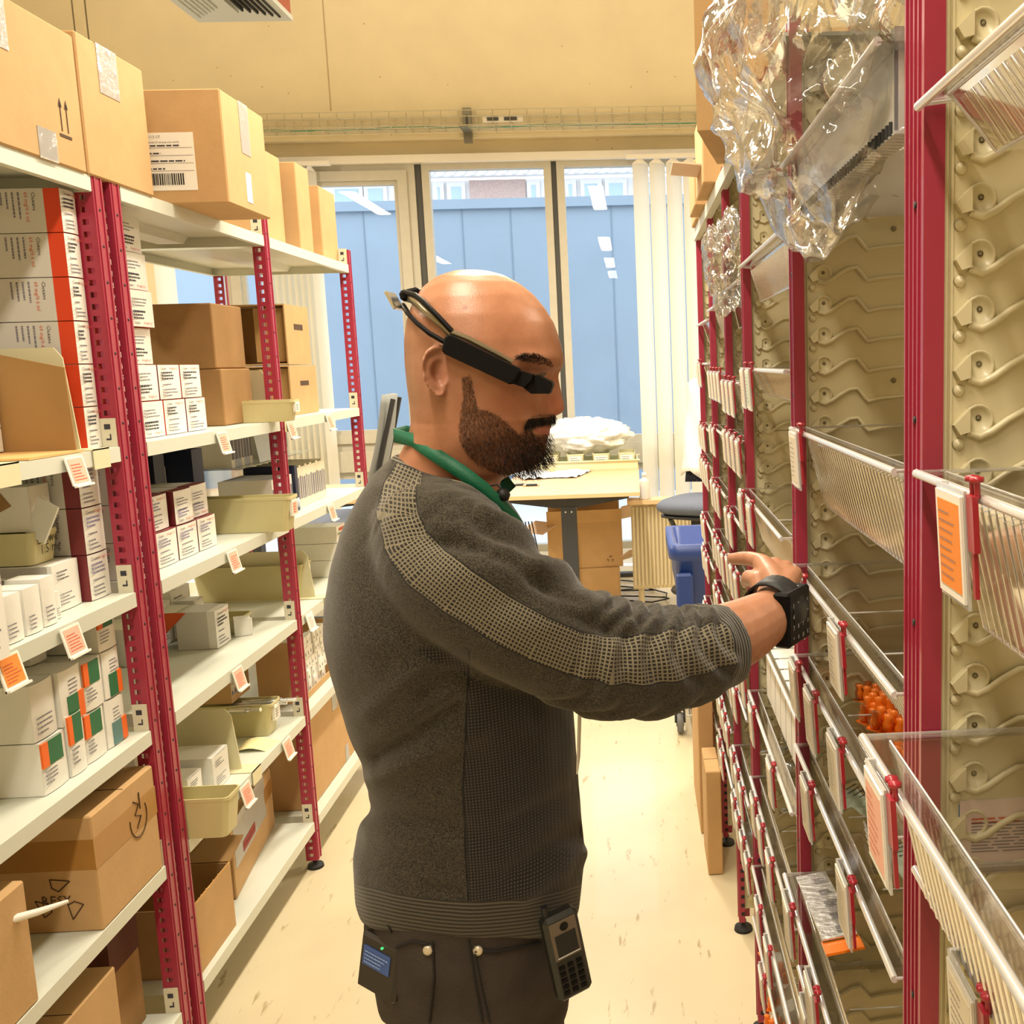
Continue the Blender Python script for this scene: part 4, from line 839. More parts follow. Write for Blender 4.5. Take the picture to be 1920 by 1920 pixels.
def meshmat(name,col,sc):
    m=mat(name,col,.6); nt=m.node_tree; b=nt.nodes['Principled BSDF']; tc=nt.nodes.new('ShaderNodeTexCoord'); v=nt.nodes.new('ShaderNodeTexVoronoi'); v.inputs['Scale'].default_value=sc; v.inputs['Randomness'].default_value=0
    r=nt.nodes.new('ShaderNodeMath'); r.operation='GREATER_THAN'; r.inputs[1].default_value=.30; nt.links.new(tc.outputs['Object'],v.inputs[0]); nt.links.new(v.outputs['Distance'],r.inputs[0]); nt.links.new(r.outputs[0],b.inputs['Alpha']); return m
CM1=meshmat('black_open_mesh','#1d2030',90)
c1=oZ(1318,1100,.0); 
rc=chair('grey blue drafting chair with black mesh back and white cloth over it, at the right',(.37,5.55,0),math.radians(62),CHF,oY(1280,933,5.6).z,CM1,ring=True,white=True)
sz_=oY(1280,933,5.6).z
N=10; vs=[]
for i in range(N+1):
    for j in range(N+1):
        t=j/N; y=.235-.30*i/N; zz_=sz_+.10+.52*t; xo=.18+.05*math.sin(t*3)+.13*t*t+.012*math.sin(i*1.7+j)-.02; vs.append((xo+.01,y,zz_+(.03*math.sin(i*.9) if j in(0,N) else 0)))
m=MB(); m.add(vs,[[i*(N+1)+j,(i+1)*(N+1)+j,(i+1)*(N+1)+j+1,i*(N+1)+j+1] for i in range(N) for j in range(N)],mat('white_coat_cloth','#e8e2d2',.85,bump=.3,bscale=12),True)
o=tag(m.obj('white_coat',None,(.37,5.55,0)),'white coat draped over the mesh back of the drafting chair','coat'); o.rotation_euler[2]=math.radians(62); md=o.modifiers.new('t','SOLIDIFY'); md.thickness=.006
P=oY(640,985,5.0); chair('grey office chair with ribbed mesh back, half hidden behind the left shelving',(oY(612,985,5.0).x,5.05,0),math.radians(8),CHF,oY(640,968,5.0).z,MESHG)
# blue bin on a wire trolley behind the last right hand post
BLU=mat('royal_blue_plastic','#24418a',.4); WIR=mat('trolley_zinc_wire','#c9c9c2',.35,.6)
Yb=4.12; xl=oY(1262,1060,Yb).x; ztop=oY(1285,1022,Yb).z; zbot=oY(1285,1345,Yb).z; 
r=tag(empty('waste_bin',(xl+.21,Yb+.25,zbot+.012)),'royal blue plastic bin standing in the wire trolley at the end of the right racks','bin'); H_=ztop-zbot-.012
m=MB()
def rr(ax,ay,z,r_=.04,n=5): return [(sx*(ax-r_)+r_*math.cos(math.radians(a0+90*k/n)),sy*(ay-r_)+r_*math.sin(math.radians(a0+90*k/n)),z) for (sx,sy,a0) in ((1,1,0),(-1,1,90),(-1,-1,180),(1,-1,270)) for k in range(n+1)]
L_=[rr(.16,.20,0),rr(.185,.225,H_*.72),rr(.20,.24,H_*.74),rr(.205,.245,H_*.9),rr(.225,.265,H_*.92),rr(.225,.265,H_),rr(.19,.23,H_),rr(.15,.19,.01)]; n=len(L_[0])
m.add([v for q in L_ for v in q],[[j*n+i,j*n+(i+1)%n,(j+1)*n+(i+1)%n,(j+1)*n+i] for j in range(7) for i in range(n)]+[list(range(n))[::-1],[7*n+i for i in range(n)]],BLU,True); m.obj('bin_body',r)
m=MB(); m.box((-.2,-.275,H_*.60),(-.13,-.235,H_*.84),BLU,bev=.01); m.obj('grip',r)
m=MB(); m.box((-.05,-.05,0),(.12,.10,.006),PAPW,T(.02,-.02,H_-.05)@RX(.2)); tag(m.obj('paper_sheet',None,(xl+.21,Yb+.25,zbot)),'white paper sheet lying in the top of the blue bin','paper')
r=tag(empty('trolley',(xl+.21,Yb+.25,0)),'wheeled wire trolley holding the blue bin at the end of the right racks','trolley')
m=MB()
for s in (-.2,.2):
    for q in (-.23,.23): m=MB(); m.tube([(s,q,.10),(s,q,zbot+.22)],.014,mat('trolley_post','#c7c1a6',.4),10); m.obj('corner_post',r)
m=MB()
for zz_ in (zbot,zbot+.12,zbot+.20): m.tube([(-.2,-.23,zz_),(.2,-.23,zz_),(.2,.23,zz_),(-.2,.23,zz_),(-.2,-.23,zz_)],.004,WIR,6)
x=-.2
while x<=.2: m.tube([(x,-.23,zbot+.2),(x,-.23,zbot),(x,.23,zbot),(x,.23,zbot+.2)],.002,WIR,4); x+=.04
m.obj('wire_basket',r)
TY=mat('grey_tyre','#6f7276',.6)
for s in (-.2,.2):
    for q in (-.23,.23):
        m=MB(); m.lathe([(0,-.013),(.040,-.013),(.046,0),(.040,.013),(0,.013)],(s,q,.047),TY,'x',20); m.tube([(s-.018,q,.047),(s-.018,q,.10),(s+.018,q,.10),(s+.018,q,.047)],.006,CHB,6); o=m.obj('castor',r); h=MB(); h.lathe([(0,-.016),(.018,-.016),(.018,.016),(0,.016)],(s,q,.047),CHB,'x',14); h.obj('hub',o)
# ================================================================ right hand tray racking
RX=.235; YR=[.88,1.53,2.2,2.63,3.14,3.68]; YS=[.10,.885,1.535,2.205,2.635,3.145]
PANM=mat('cream_guide_panel','#ddd3ae',.38,var=.02,coat=.15)
base=Vector((RX+.3,2.0,0)); RR=tag(empty('tray_rack',base),'long crimson posted rack with ribbed cream side panels and clear trays along the right','shelving')
def rpost(y1,w,h=2.02):
    mb=MB(); y0=y1-w; x=RX; t=.003
    mb.box((x,y0,.03),(x+t,y1,h),RED); mb.box((x+t,y0,.03),(x+.014,y0+t,h),RED); mb.box((x+t,y1-t,.03),(x+.03,y1,h),RED); 
    k=y0+.008
    while k<y1-.006: mb.box((x-.0018,k,.03),(x,k+.003,h),RED); k+=.0125
    mb.box((x-.003,y0,.03),(x,y0+.004,h),RED); mb.box((x-.003,y1-.004,.03),(x,y1,h),RED)
    z=.10
    while z<h: mb.lathe([(0,-.0022),(.003,-.0022),(.003,-.001)],(x,(y0+y1)/2,z),BLK,'x',8); z+=.1745
    z=.05
    while z<.5: mb.box((x+.0135,y0-.0006,z),(x+.004,y0,z+.01),BLK); z+=.025
    o=mb.obj('post',RR); f=MB(); f.lathe([(.026,0),(.024,.010),(.008,.012),(.008,.03)],(x+.01,y0+w/2,0),RUB,'z',16); f.obj('levelling_foot',o); mv(o,base)
for y,w in zip(YR,(.058,.034,.034,.034,.034,.034)): rpost(y,w)
for y in YR: 
    mb=MB(); mb.box((.80,y-.034,.0),(.83,y,2.02),RED); o=mb.obj('rear_post',RR); mv(o,base)
# guide panel, faces the camera (-y); local u=x, v=z
pm=MB(); PD=.54; t=.014
pm.box((0,-.0,.06),(PD,t,1.99),PANM); pm.box((0,-.004,.06),(.004,0,1.99),PANM); pm.box((.007,-.002,.06),(.009,0,1.99),PANM)
k=0; z=.10
DKH=mat('panel_hole','#8d8262',.7)
while z<1.96:
    pm.prism([(.009,z-.006),(.022,z+.007),(.022,z-.012),(.014,z-.014)],'y',-.009,0,PANM)
    pm.lathe([(.0125,0),(.0125,-.004),(.0105,-.004),(.0095,-.001),(.0,-.001)],(.031,0,z-.002),PANM,'y',14); pm.lathe([(0,-.0016),(.0026,-.0016)],(.031,0,z-.001),DKH,'y',8)
    pm.tube([(.022,-.002,z-.013),(.032,-.003,z-.0165),(.042,-.004,z-.012),(.055,-.004,z-.003),(.068,-.004,z+.004),(.080,-.004,z+.005),(.090,-.004,z-.008),(.096,-.004,z-.015),(.115,-.004,z-.011),(.15,-.004,z-.009),(PD-.01,-.004,z-.009)],[.003,.0035,.0035,.0032,.003,.003,.003,.003,.0028,.0025,.0025],PANM,5)
    pm.lathe([(.0055,0),(.0045,-.003),(0,-.004)],(.015,0,z+.0215),PANM,'y',10)
    if k%5==2: pm.lathe([(.004,0),(.004,-.002),(0,-.002)],(.135,0,z+.015),DKH,'y',8)
    if k%12==5: pm.prism([(.0,z+.0300),(.085,z+.0300),(.093,z+.025),(PD,z+.025),(PD,z+.0262),(.0935,z+.0262),(.0855,z+.0312),(0,z+.0312)],'y',-.0012,0,DKH)
    z+=.0437; k+=1
pan0=pm.obj('guide_panel',RR); 
for i,y in enumerate(YR):
    o=pan0 if i==0 else pan0.copy()
    if i: COL.objects.link(o); o.parent=RR
    o.location=Vector((RX+.014,y-.014 if i else y-.05,0))-base
shm=MB()
for a,b__ in ((YR[1],YR[5]),): shm.box((RX-.01,a-.03,1.995),(.83,b__,2.0),SHF); shm.box((RX-.01,a-.03,1.965),(RX-.007,b__,1.995),SHF); shm.box((RX-.007,a,1.965),(RX+.01,b__,1.968),SHF)
o=shm.obj('top_shelf',RR); mv(o,base)
# clear trays
CLR=clearmat('clear_tray_plastic',(.955,.945,.925),.05,.07); CLE=clearmat('clear_tray_edge',(.90,.90,.89),.30,.12,haze=.42)
RCL=mat('red_clip_plastic','#a81d2e',.35,coat=.3); CRM=mat('cream_label_card','#e6dcc4',.7); MINT=mat('mint_label_card','#cfe0cf',.7)
def tray_proto(L,H,D=.50,ribs=True,dividers=2):
    """origin: centre of the front rim, top. body reaches +x"""
    r=empty('clear_tray',(0,0,-5)); h=L/2; m=MB(); fl=.022; ins=.035
    # inner body
    x0,x1=fl,D-.02; a=h-.018; zb=-H; tx=.028; ty=.012
    vt=[(x0,-a,0),(x1,-a,0),(x1,a,0),(x0,a,0)]; vb=[(x0+tx,-a+ty,zb),(x1-tx,-a+ty,zb),(x1-tx,a-ty,zb),(x0+tx,a-ty,zb)]
    m.add(vt+vb,[[0,1,5,4],[1,2,6,5],[2,3,7,6],[3,0,4,7],[4,5,6,7]],CLR)
    # flange
    m.box((.004,-h,-.0015),(x0,h,0),CLR); m.box((x1,-h,-.0015),(D,h,0),CLR); m.box((x0,-h,-.0015),(x1,-a,0),CLR); m.box((x0,a,-.0015),(x1,h,0),CLR); m.obj('basket',r)
    e=MB(); e.tube([(.003,-h,-.003),(.003,h,-.003)],.0038,CLE,8); e.tube([(.004,-h,-.002),(D,-h,-.002)],.0018,CLE,5); e.tube([(.004,h,-.002),(D,h,-.002)],.0018,CLE,5); e.tube([vb[0],vb[3]],.0018,CLE,5); e.tube([(x0,-a,0),vb[0]],.0014,CLE,5); e.tube([(x0,a,0),vb[3]],.0014,CLE,5); e.tube([vb[0],vb[1]],.0013,CLE,5); e.tube([(x0,-a,-.001),(x0,a,-.001)],.0014,CLE,5); e.obj('rim',r)
    if ribs:
        y=-a+.02; rb=MB()
        while y<a-.015: 
            f=.16; rb.tube([(x0+tx*f-.003,y,zb*f),(x0+tx-.003,y,zb*.97)],.0030,CLR,6); y+=.0155
        rb.obj('front_ribs',r)
    for k in range(dividers):
        y=-a+(2*a)*(k+1)/(dividers+1); d=MB(); d.add([(x0+.02,y,-H*.35),(x1-.02,y,-H*.35),(x1-.03,y,zb+.002),(x0+tx,y,zb+.002)],[[0,1,2,3]],CLR); d.tube([(x0+.02,y,-H*.35),(x1-.02,y,-H*.35)],.0012,CLE,4); d.obj('divider',r)
    return r
def lab_holder(parent,y,card,w=.062,h=.082,tilt=-.06):
    M=T(-.004,y,.002)@RYm(tilt); m=MB(); m.box((-.004,-w/2,-h),(-.002,w/2,.0),CLE,M); m.box((-.002,w/2-.004,-h*.95),(.004,w/2,0),CLE,M); o=m.obj('label_holder',parent)
    c=MB(); c.box((-.0062,-w/2+.002,-h+.004),(-.0042,w/2-.004,-.004),PAPW,M); c.box((-.0066,-w/2+.006,-h+.010),(-.0062,w/2-.009,-.010),card,M)
    c.lines(M@Vector((-.0070,w/2-.012,-h+.016)),(0,-1,0),M.to_3x3()@Vector((0,0,1)),w-.022,h-.03,8,INK if card is not PINK else INKR,.7,.14,int(abs(y)*999)); c.obj('label_card',o)
    k=MB(); 
    for yy in (-w/2-.010,-w/2-.001): k.tube([(.002,yy,-.004),(.002,yy,.008)],.0022,RCL,6,M); k.lathe([(0,.011),(.005,.010),(.005,.007),(0,.006)],(.002,yy,0),RCL,'z',10,M)
    k.box((-.003,-w/2-.014,-.040),(.001,-w/2-.001,-.002),RCL,M); k.box((-.002,-w/2-.009,-.072),(.001,-w/2-.004,-.040),RCL,M); k.obj('red_clip',o)
BAYN=['nearest','second','third','fourth','fifth','sixth']
TR=[]
_pro={}
def tray(b,z,H,labels=(),out=0.0,tilt=0,words='',ribs=True,dv=2):
    y0,y1=YS[b],YR[b]-(.06 if b==0 else .038); L=y1-y0-.004; key=(b,H,ribs,dv)
    if key not in _pro: _pro[key]=tray_proto(L,H,ribs=ribs,dividers=dv)
    r=dup(_pro[key],(RX-.012-out,(y0+y1)/2,z)); r.rotation_euler=(0,tilt,0)
    lst='; '.join([]) ; nm={0:'cream',1:'salmon',2:'orange',3:'mint'}
    for (y,cd) in labels: lab_holder(r,y,(CRM,PINK,ORG,MINT)[cd])
    tag(r,words,'tray'); TR.append((b,z,r)); return r
def zf(px,py,Y): return oY(px,py,Y).z
tray(0,zf(1735,885,.80),.125,[(.235,2),(-.14,2)],words='clear ribbed tray with bright orange label, beside the near thick post',dv=1)
tray(0,oX(1662,1432,.185).z,.13,[(.27,1)],out=.045,words='big clear tray pulled out with salmon label, holding the blue edged carton',dv=0)
tray(0,1.115,.09,[(.20,0)],words='clear tray at the lower right corner under the salmon labelled one',dv=1)
tray(0,zf(1742,182,.80)-.0,.05,words='clear tilted tray at the upper right corner of the picture',tilt=-.12,ribs=True)
tray(1,zf(1500,802,1.46),.115,[(.215,0)],words='clear ribbed tray between the two nearest posts, level with the man\'s chin')
tray(1,zf(1500,1064,1.46),.075,[(.20,2),(-.06,0)],words='shallow clear tray right behind the black wrist keypad')
tray(1,zf(1500,1236,1.46),.075,[(.255,0),(.12,0),(-.05,0)],words='shallow clear tray below the wrist keypad holding orange ampoule strips')
tray(1,zf(1506,1407,1.46),.075,[(.16,0),(-.10,0)],words='shallow clear tray holding foil packs, above the silver blister strip')
tray(1,zf(1473,1655,1.46),.085,[(.22,0),(.02,0)],out=.02,words='clear tray holding the silver blister strip, low between the near posts',dv=1)
tray(1,.60,.09,[(.2,0),(-.1,0)],words='lowest clear tray in view between the two nearest posts')
tray(2,zf(1402,495,2.12),.07,words='clear tray sloping high up in the third bay, seen from below',tilt=.10)
tray(2,zf(1405,690,2.12),.055,[(.22,0),(.12,3)],words='clear tray at eye level with white and mint labels in the third bay')
tray(2,zf(1380,920,2.12),.11,[(.22,0),(.06,0)],out=.01,words='clear ribbed tray above the man\'s pointing hand in the third bay')
tray(2,zf(1430,1190,2.12),.12,[],out=-.02,words='clear ribbed tray under the man\'s wrist, full of white cartons')
tray(2,zf(1382,1305,2.12),.12,[(.2,0),(-.1,0)],words='clear tray of glass ampoules in the third bay, below the forearm')
tray(2,zf(1375,1470,2.12),.09,[(.2,0),(.08,0),(-.06,0)],words='clear tray with two red clipped labels below the ampoule tray')
tray(2,zf(1385,1640,2.12),.09,[(.15,0),(0,0)],words='clear tray above the orange blister tray in the third bay')
tray(2,.30,.09,[(.1,0)],words='lowest clear tray in the third bay with orange blister packs')
zs=[1.70,1.52,1.36,1.20,1.04,.88,.73,.56,.40]
for b in (3,4,5):
    for i,z in enumerate(zs):
        if b==3 and i==0: tl=.12
        else: tl=0
        tray(b,z+(-.03,.0,.04)[b-3]*(.6 if i%2 else -.6),.085,[(.14-.11*k,0) for k in range(2+(i+b)%3)] if i else [],tilt=tl,words='narrow clear tray in the %s bay, %s from the top'%(BAYN[b],('first','second','third','fourth','fifth','sixth','seventh','eighth','ninth')[i]),dv=0,ribs=(i+b)%2==0)
for r in list(_pro.values()):
    for c in list(r.children): bpy.data.objects.remove(c)
    bpy.data.objects.remove(r)
# ---- what lies in the trays
MBL=mat('blue_carton_edge','#4a78b8',.5); PNKT=mat('pink_carton_face','#ecd6d2',.5); SIL=mat('silver_foil','#c9cac4',.28,.85,bump=.3,bscale=60); ORB=mat('orange_ampoule','#f07a1a',.25,coat=.5)
def loose(label,x,y,z,dx,dy,h,rz=0,m=MW,fm=None,extra=None,cat='medicine box',grp=None,name='medicine_carton'):
    r=tag(empty(name,(x,y,z),rz),label,cat,grp); b=MB(); b.box((-dx/2,-dy/2,0),(dx/2,dy/2,h),m,fm=fm); b.obj('body',r)
    if extra: p=MB(); extra(p,dx/2,dy/2,h); p.obj('print',r)
    return r
def pr1(p,dx,dy,h):
    y=-dy-.0006; p.lines((-dx+.01,y,.01),(1,0,0),(0,0,1),dx*1.6,h*.5,10,INK,.8,.35,1); p.lines((-dx+.01,y,h*.62),(1,0,0),(0,0,1),dx*1.4,h*.12,2,INKR,.8,.5,2)
    tr=[(-dx*.15,y,h*.78),(dx*.35,y,h*.78),(dx*.1,y,h*.95)]; p.tube(tr+[tr[0]],.0009,INKR,4); p.box((dx*.04,y,h*.80),(dx*.14,y+.0003,h*.88),INKD)
    p.lines((-dx+.01,-dy*.8,h+.0006),(1,0,0),(0,1,0),dx*1.5,dy*1.4,7,INKR,.8,.3,3)
zb=oX(1662,1432,.185).z-.127
qa=oX(1752,1432,.268); qb=oX(1800,1508,.268); hb=(qa.z+qb.z)/2-zb
loose('white carton with blue edge and pink printed face, in the big pulled out tray',.268+.11,(qa.y+qb.y)/2,zb,.22,abs(qa.y-qb.y),hb,fm={'-x':MW,'-y':PNKT},extra=lambda p,a,b,c:(pr1(p,a,b,c),p.box((-a-.0006,-b,c*.72),(-a,b,c-.004),MBL)))
loose('tall white carton with red lines standing behind the blue edged one',.46,qa.y+.06,zb,.16,.06,hb+.11,extra=lambda p,a,b,c:p.lines((-a,-b-.0005,.02),(1,0,0),(0,0,1),a*1.8,c*.8,12,INKR,.8,.3,4))
loose('white carton at the right edge in the orange labelled tray',.335,.66,zf(1735,885,.80)-.122,.06,.08,.135,extra=lambda p,a,b,c:p.lines((-a+.005,-b-.0005,.05),(1,0,0),(0,0,1),a*1.5,c*.5,6,INK,.8,.3,4))
# orange ampoule strips
def ampstrip(label,x,y,z,rz,n=5,tilt=0,rows=2,grp=None):
    r=tag(empty('ampoule_strip',(x,y,z),rz),label,'ampoules',grp); r.rotation_euler=(tilt,0,rz); p=MB(); p.box((-.016,0,-.001),(.016,n*.017,.001),ORB); p.obj('card',r)
    for i in range(n):
        for s in (-1,1)[:rows]: m=MB(); m.lathe([(0,0),(.0065,.002),(.007,.012),(.005,.018),(.0065,.024),(0,.026)],(s*.009,i*.017+.008,.0),ORB,'z',10); m.obj('ampoule',r)
    return r
zt=zf(1500,1236,1.46)-.072
for i in range(7): ampstrip('orange plastic ampoule strip heaped in the shallow tray left of the near post',.33+.025*(i%3)+.006*i,1.19+.036*i,zt+.006+.018*(i%3),.5+.5*math.sin(i*2.1),5,grp='orange ampoule strips in the near shallow tray',tilt=.15*math.sin(i))
zt=zf(1506,1407,1.46)-.073
for i,(x,y,rz) in enumerate(((.33,1.24,.3),(.37,1.33,-.4),(.31,1.40,.8),(.43,1.30,.1))): 
    m=MB(); N=6; vs=[((u/N-.5)*.06,(v/N-.5)*.09,.004+.006*math.sin(u*1.3+v*2+i)+.004*i) for u in range(N+1) for v in range(N+1)]; m.add(vs,[[u*(N+1)+v,(u+1)*(N+1)+v,(u+1)*(N+1)+v+1,u*(N+1)+v+1] for u in range(N) for v in range(N)],SIL if i%2 else MINT,False)
    m.lines((-.02,-.03,.022+.004*i),(1,0,0),(0,1,0),.04,.06,6,INKD,.8,.3,i); tag(m.obj('foil_packet',None,(x,y,zt)),'%s foil medicine packet in the tray above the silver blister strip'%('nearest','second nearest','farthest','right hand')[i],'foil packet').rotation_euler[2]=rz
VG=mat('vial_cap_yellow','#c6c23c',.3); VN=mat('vial_cap_navy','#23305e',.3)
for i in range(5):
    m=MB(); m.tube([(0,0,0),(0,.022,0)],.006,clearmat('ampoule_glass',(.85,.87,.84),.12,.04),8); o=m.obj('vial',None,(.30-.002*i,1.31-.018*i,zt+.014)); c=MB(); c.lathe([(0,0),(.0062,0),(.0062,.006),(0,.006)],(0,0,0),VG if i%2==0 else VN,'x',8); c.obj('cap',o); tag(o,'tiny capped glass vial lying in the row beside the foil packets','vial','capped vials in a row')
# silver blister strip and its orange flap
zt=zf(1473,1655,1.46); P=oX(1560,1700,.27)
A_=oX(1528,1645,.235); B_b=oX(1585,1765,.232); ay=(A_-B_b); LS=ay.length; ay.normalize(); ax_=Vector((1,0,.15)); ax_=(ax_-ay*ax_.dot(ay)).normalized(); az_=ax_.cross(ay)
r=tag(empty('blister_strip',A_),'long silver blister strip with printed lines, leaning out of the low clear tray','blister pack'); r.matrix_world=T(A_-ax_*.026)@Matrix((ax_,ay,az_)).transposed().to_4x4()@Matrix.Diagonal((.85,LS/.32,1,1))
m=MB(); m.box((-.0,-.30,-.001),(.052,.02,.001),SIL)
for i in range(5): m.lines((.008,-.29+.06*i,.0016),(0,1,0),(-1,0,0),.05,.0,1,INKD); m.lines((.026,-.285+.06*i,.0016),(1,0,0),(0,1,0),.022,.032,4,INKD,.9,.3,i)
m.obj('foil',r); m=MB(); m.box((-.002,-.345,-.006),(.054,-.295,-.003),ORB); m.obj('orange_end',r)
m=MB(); pts=[(.0,0,0),(.05,.03,.02),(.07,.08,.03)]
for k in range(4): m.tube([(.012*k,0,0),(.012*k+.01,.06,.012),(.012*k,.12,.0)],.004,BLK,6)
tag(m.obj('black_tubing',None,(.33,1.12,zt-.07)),'coil of thin black tubing lying below the silver blister strip','tubing')
loose('small white carton with black and white printed lid in the low near tray',.33,.97,zt-.082,.05,.06,.075,extra=lambda p,a,b,c:(p.box((-a,-b*.2,c),(a,b*.8,c+.0005),INKD),p.box((-a*.2,b*.1,c+.0005),(a*.3,b*.6,c+.001),PAPW)))
loose('magenta card in the lowest near tray, beside the thick post',.44,.93,.515,.06,.05,.04,m=mat('magenta_card','#c4187a',.5),cat='card',name='magenta_card')
# third bay
zt=zf(1430,1190,2.12)-.117
for i in range(7): loose('slim cream carton filed upright in the ribbed tray under the wrist',.33,1.62+.07*i,zt,.15,.06,.118,grp='slim cartons filed under the wrist',m=MW)
loose('white carton with small dark square, in the shallow tray behind the wrist keypad',.40,1.03,zf(1500,1064,1.46)-.073,.07,.10,.14,rz=.1,extra=lambda p,a,b,c:p.box((-a-.0005,-b*.3,c*.45),(-a,b*.2,c*.75),INKD))
AG=clearmat('ampoule_glass2',(.62,.66,.64),.22,.04,haze=.1)
zt=zf(1382,1305,2.12)-.117; Ra=random.Random(4)
for i in range(46):
    m=MB(); m.lathe([(0,0),(.009,.001),(.009,.035),(.004,.042),(.005,.055),(0,.06)],(0,0,0),AG,'z',8); o=tag(m.obj('ampoule',None,(.28+Ra.uniform(0,.16),1.62+Ra.uniform(0,.48),zt+.012+Ra.uniform(0,.055))),'clear glass ampoule lying loose in the tray below the forearm','ampoule','loose glass ampoules below the forearm'); o.rotation_euler=(Ra.uniform(1.2,1.9),0,Ra.uniform(0,6.28))
zt=.30-.087
for i in range(8): ampstrip('orange blister strip spilling from the lowest trays of the third bay',.235+.02*(i%2),1.66+.055*i,zt+.02+.02*(i%3),.4*math.sin(i),3,grp='orange strips in the lowest third bay tray')
for i in range(5): loose('white card folded among the orange strips',.26,1.70+.08*i,zt+.004,.06,.03,.06,rz=.3*i,grp='white cards among the orange strips',cat='card',name='folded_card')
for b in (3,4,5):
    for i,z in enumerate(zs[2:8]):
        for k in range(2): loose('small pale carton sitting in a narrow tray of the far bays',RX+.10,YS[b]+.10+.16*k,z-.085-.03,.06,.10,.05+.02*((i+k)%2),grp='pale cartons in the far bay trays')
# cartons on top of the racks
Pc=oZ(1307,245,2.003); Qc=oZ(1345,308,2.003); d=(Qc-Pc); an=math.atan2(d.y,d.x)-math.pi/2; L1=d.length
def flapup(r,dx,dy,h):
    f=MB(); f.box((-dx,0,0),(-dx+.16,.004,.30),KR,T(0,-dy,h)); f.obj('flap',r); m=MB(); m.box((-dx-.0006,-dy*.4,.0),(-dx,dy*.4,h*.5),BTAPE); m.obj('tape',r)
W1=.36; cx=Pc.x+math.cos(an)*W1/2-math.sin(an)*L1/2; cy=Pc.y+math.sin(an)*W1/2+math.cos(an)*L1/2
r=crate('open topped brown carton set askew on the right rack, overhanging the aisle',0,0,L1,2.003,oY(1307,72,Pc.y).z-2.003,W1,extra=flapup,flaps='open'); r.location=(cx,cy,2.003); r.rotation_euler=(0,0,an)
def op2(r,dx,dy,h):
    f=MB(); f.box((-.075,-dy*.6,0),(0,dy*.6,.004),mat('pale_flap','#e3c9b0',.85),T(-dx,0,.055)@RYm(.1)); f.obj('flap',r)
crate('brown carton with a pale flap sticking out, on the right rack near the window',.235+.32,2.72,3.02,2.003,.19,.36,extra=op2); crate('small brown carton on top of the right rack, farthest but one',.235+.30,3.10,3.36,2.003,.13,.34); crate('flat brown carton on top of the right rack at its far end',.235+.32,3.40,3.62,2.003,.09,.34)
crate('taller brown carton standing on the floor at the foot of the right racks',.216,3.20,3.6,0.001,.56,.05); crate('shorter brown carton standing on the floor at the foot of the right racks',.216,2.92,3.12,.001,.33,.045)
# crumpled clear bags
CB=clearmat('clear_polythene',(.985,.98,.955),.07,.09,bump=.35,bscale=22,haze=.05,edge=.8)
P=oY(1540,150,1.25); bag('polythene_bag','large crumpled clear plastic bag bulging over the trays at upper right','plastic bag',(.235,1.22,1.905),.125,.30,.20,CB,.36,2,6,1.25)
bag('polythene_bag','small crumpled clear plastic bag high in the fourth bay','plastic bag',(.225,2.42,1.775),.05,.15,.10,CB,.5,7,5,2.4)
# deep bin under the big bag
DB=clearmat('blue_tinted_tray',(.86,.89,.96),.10,.10,haze=.42)
zz0=oX(1505,405,.24).z
r=tag(empty('tilted_basket',(.20,1.20,zz0+.10)),'clear bluish basket high up under the big plastic bag, seen from below','basket')
m=MB(); m.box((.0,-.27,.0),(.36,.27,.003),DB); m.box((-.0,-.27,.003),(.003,.27,.07),DB); m.box((.0,-.27,.003),(.36,-.267,.09),DB); m.box((.0,.267,.003),(.36,.27,.09),DB); m.obj('shell',r)
m=MB(); m.tube([(-.02,-.29,.072),(-.02,.29,.072)],.004,CLE,8); m.box((-.02,-.29,.070),(.02,.29,.072),CLR); m.obj('rim',r)
m=MB(); y=-.26
while y<.26: m.tube([(-.001,y,.0),(-.001,y,.012)],.002,BLK,4); m.tube([(-.001,y,.001),(.02,y,-.001)],.0022,CLE,4); y+=.014
m.obj('foot_ribs',r); r.location=(.238,1.205,zz0+.0)
# ================================================================ the man
import numpy as np
Y0=1.2
def W(px,py,Y=Y0): v=oY(px,py,Y); return v
def toworld(pts,Y=Y0): return np.array([[oY(a,b,Y).x,oY(a,b,Y).z] for a,b in pts])
PJ=RC
def project(v):
    q=PJ@Vector((v[0],-(v[2]-HC),v[1])); return 1280+1920*q.x/q.z, 960+1920*q.y/q.z
FRONT=[(880,505),(915,508),(945,516),(975,532),(1000,552),(1022,578),(1038,605),(1048,632),(1054,655),(1057,672),(1056,684),(1050,697),(1047,706),(1050,722),(1054,742),(1058,758),(1058,768),(1052,776),(1040,780),(1033,785),(1031,792),(1035,797),(1033,803),(1029,806),(1032,811),(1028,818),(1024,826),(1025,840),(1021,856),(1012,868),(990,880),(962,888),(940,900),(932,915),(930,935),(932,965)]
BACK=[(880,505),(850,509),(820,520),(795,540),(776,570),(765,605),(761,640),(762,680),(766,720),(771,760),(773,790),(768,815),(757,840),(740,870),(722,900)]
NOSEB=[(1047,690),(1038,706),(1032,730),(1030,760),(1030,780)]
f=toworld(FRONT); bk=toworld(BACK); nb=toworld(NOSEB)
def itp(tab,z,col=0): 
    t=tab[np.argsort(tab[:,1])]; return np.interp(z,t[:,1],t[:,0])
def prof(tab):
    # make z strictly monotone decreasing
    out=[tab[0]]
    for p in tab[1:]:
        out.append([p[0],min(p[1],out[-1][1]-1e-4)])
    return np.array(out)
f=prof(f); bk=prof(bk)
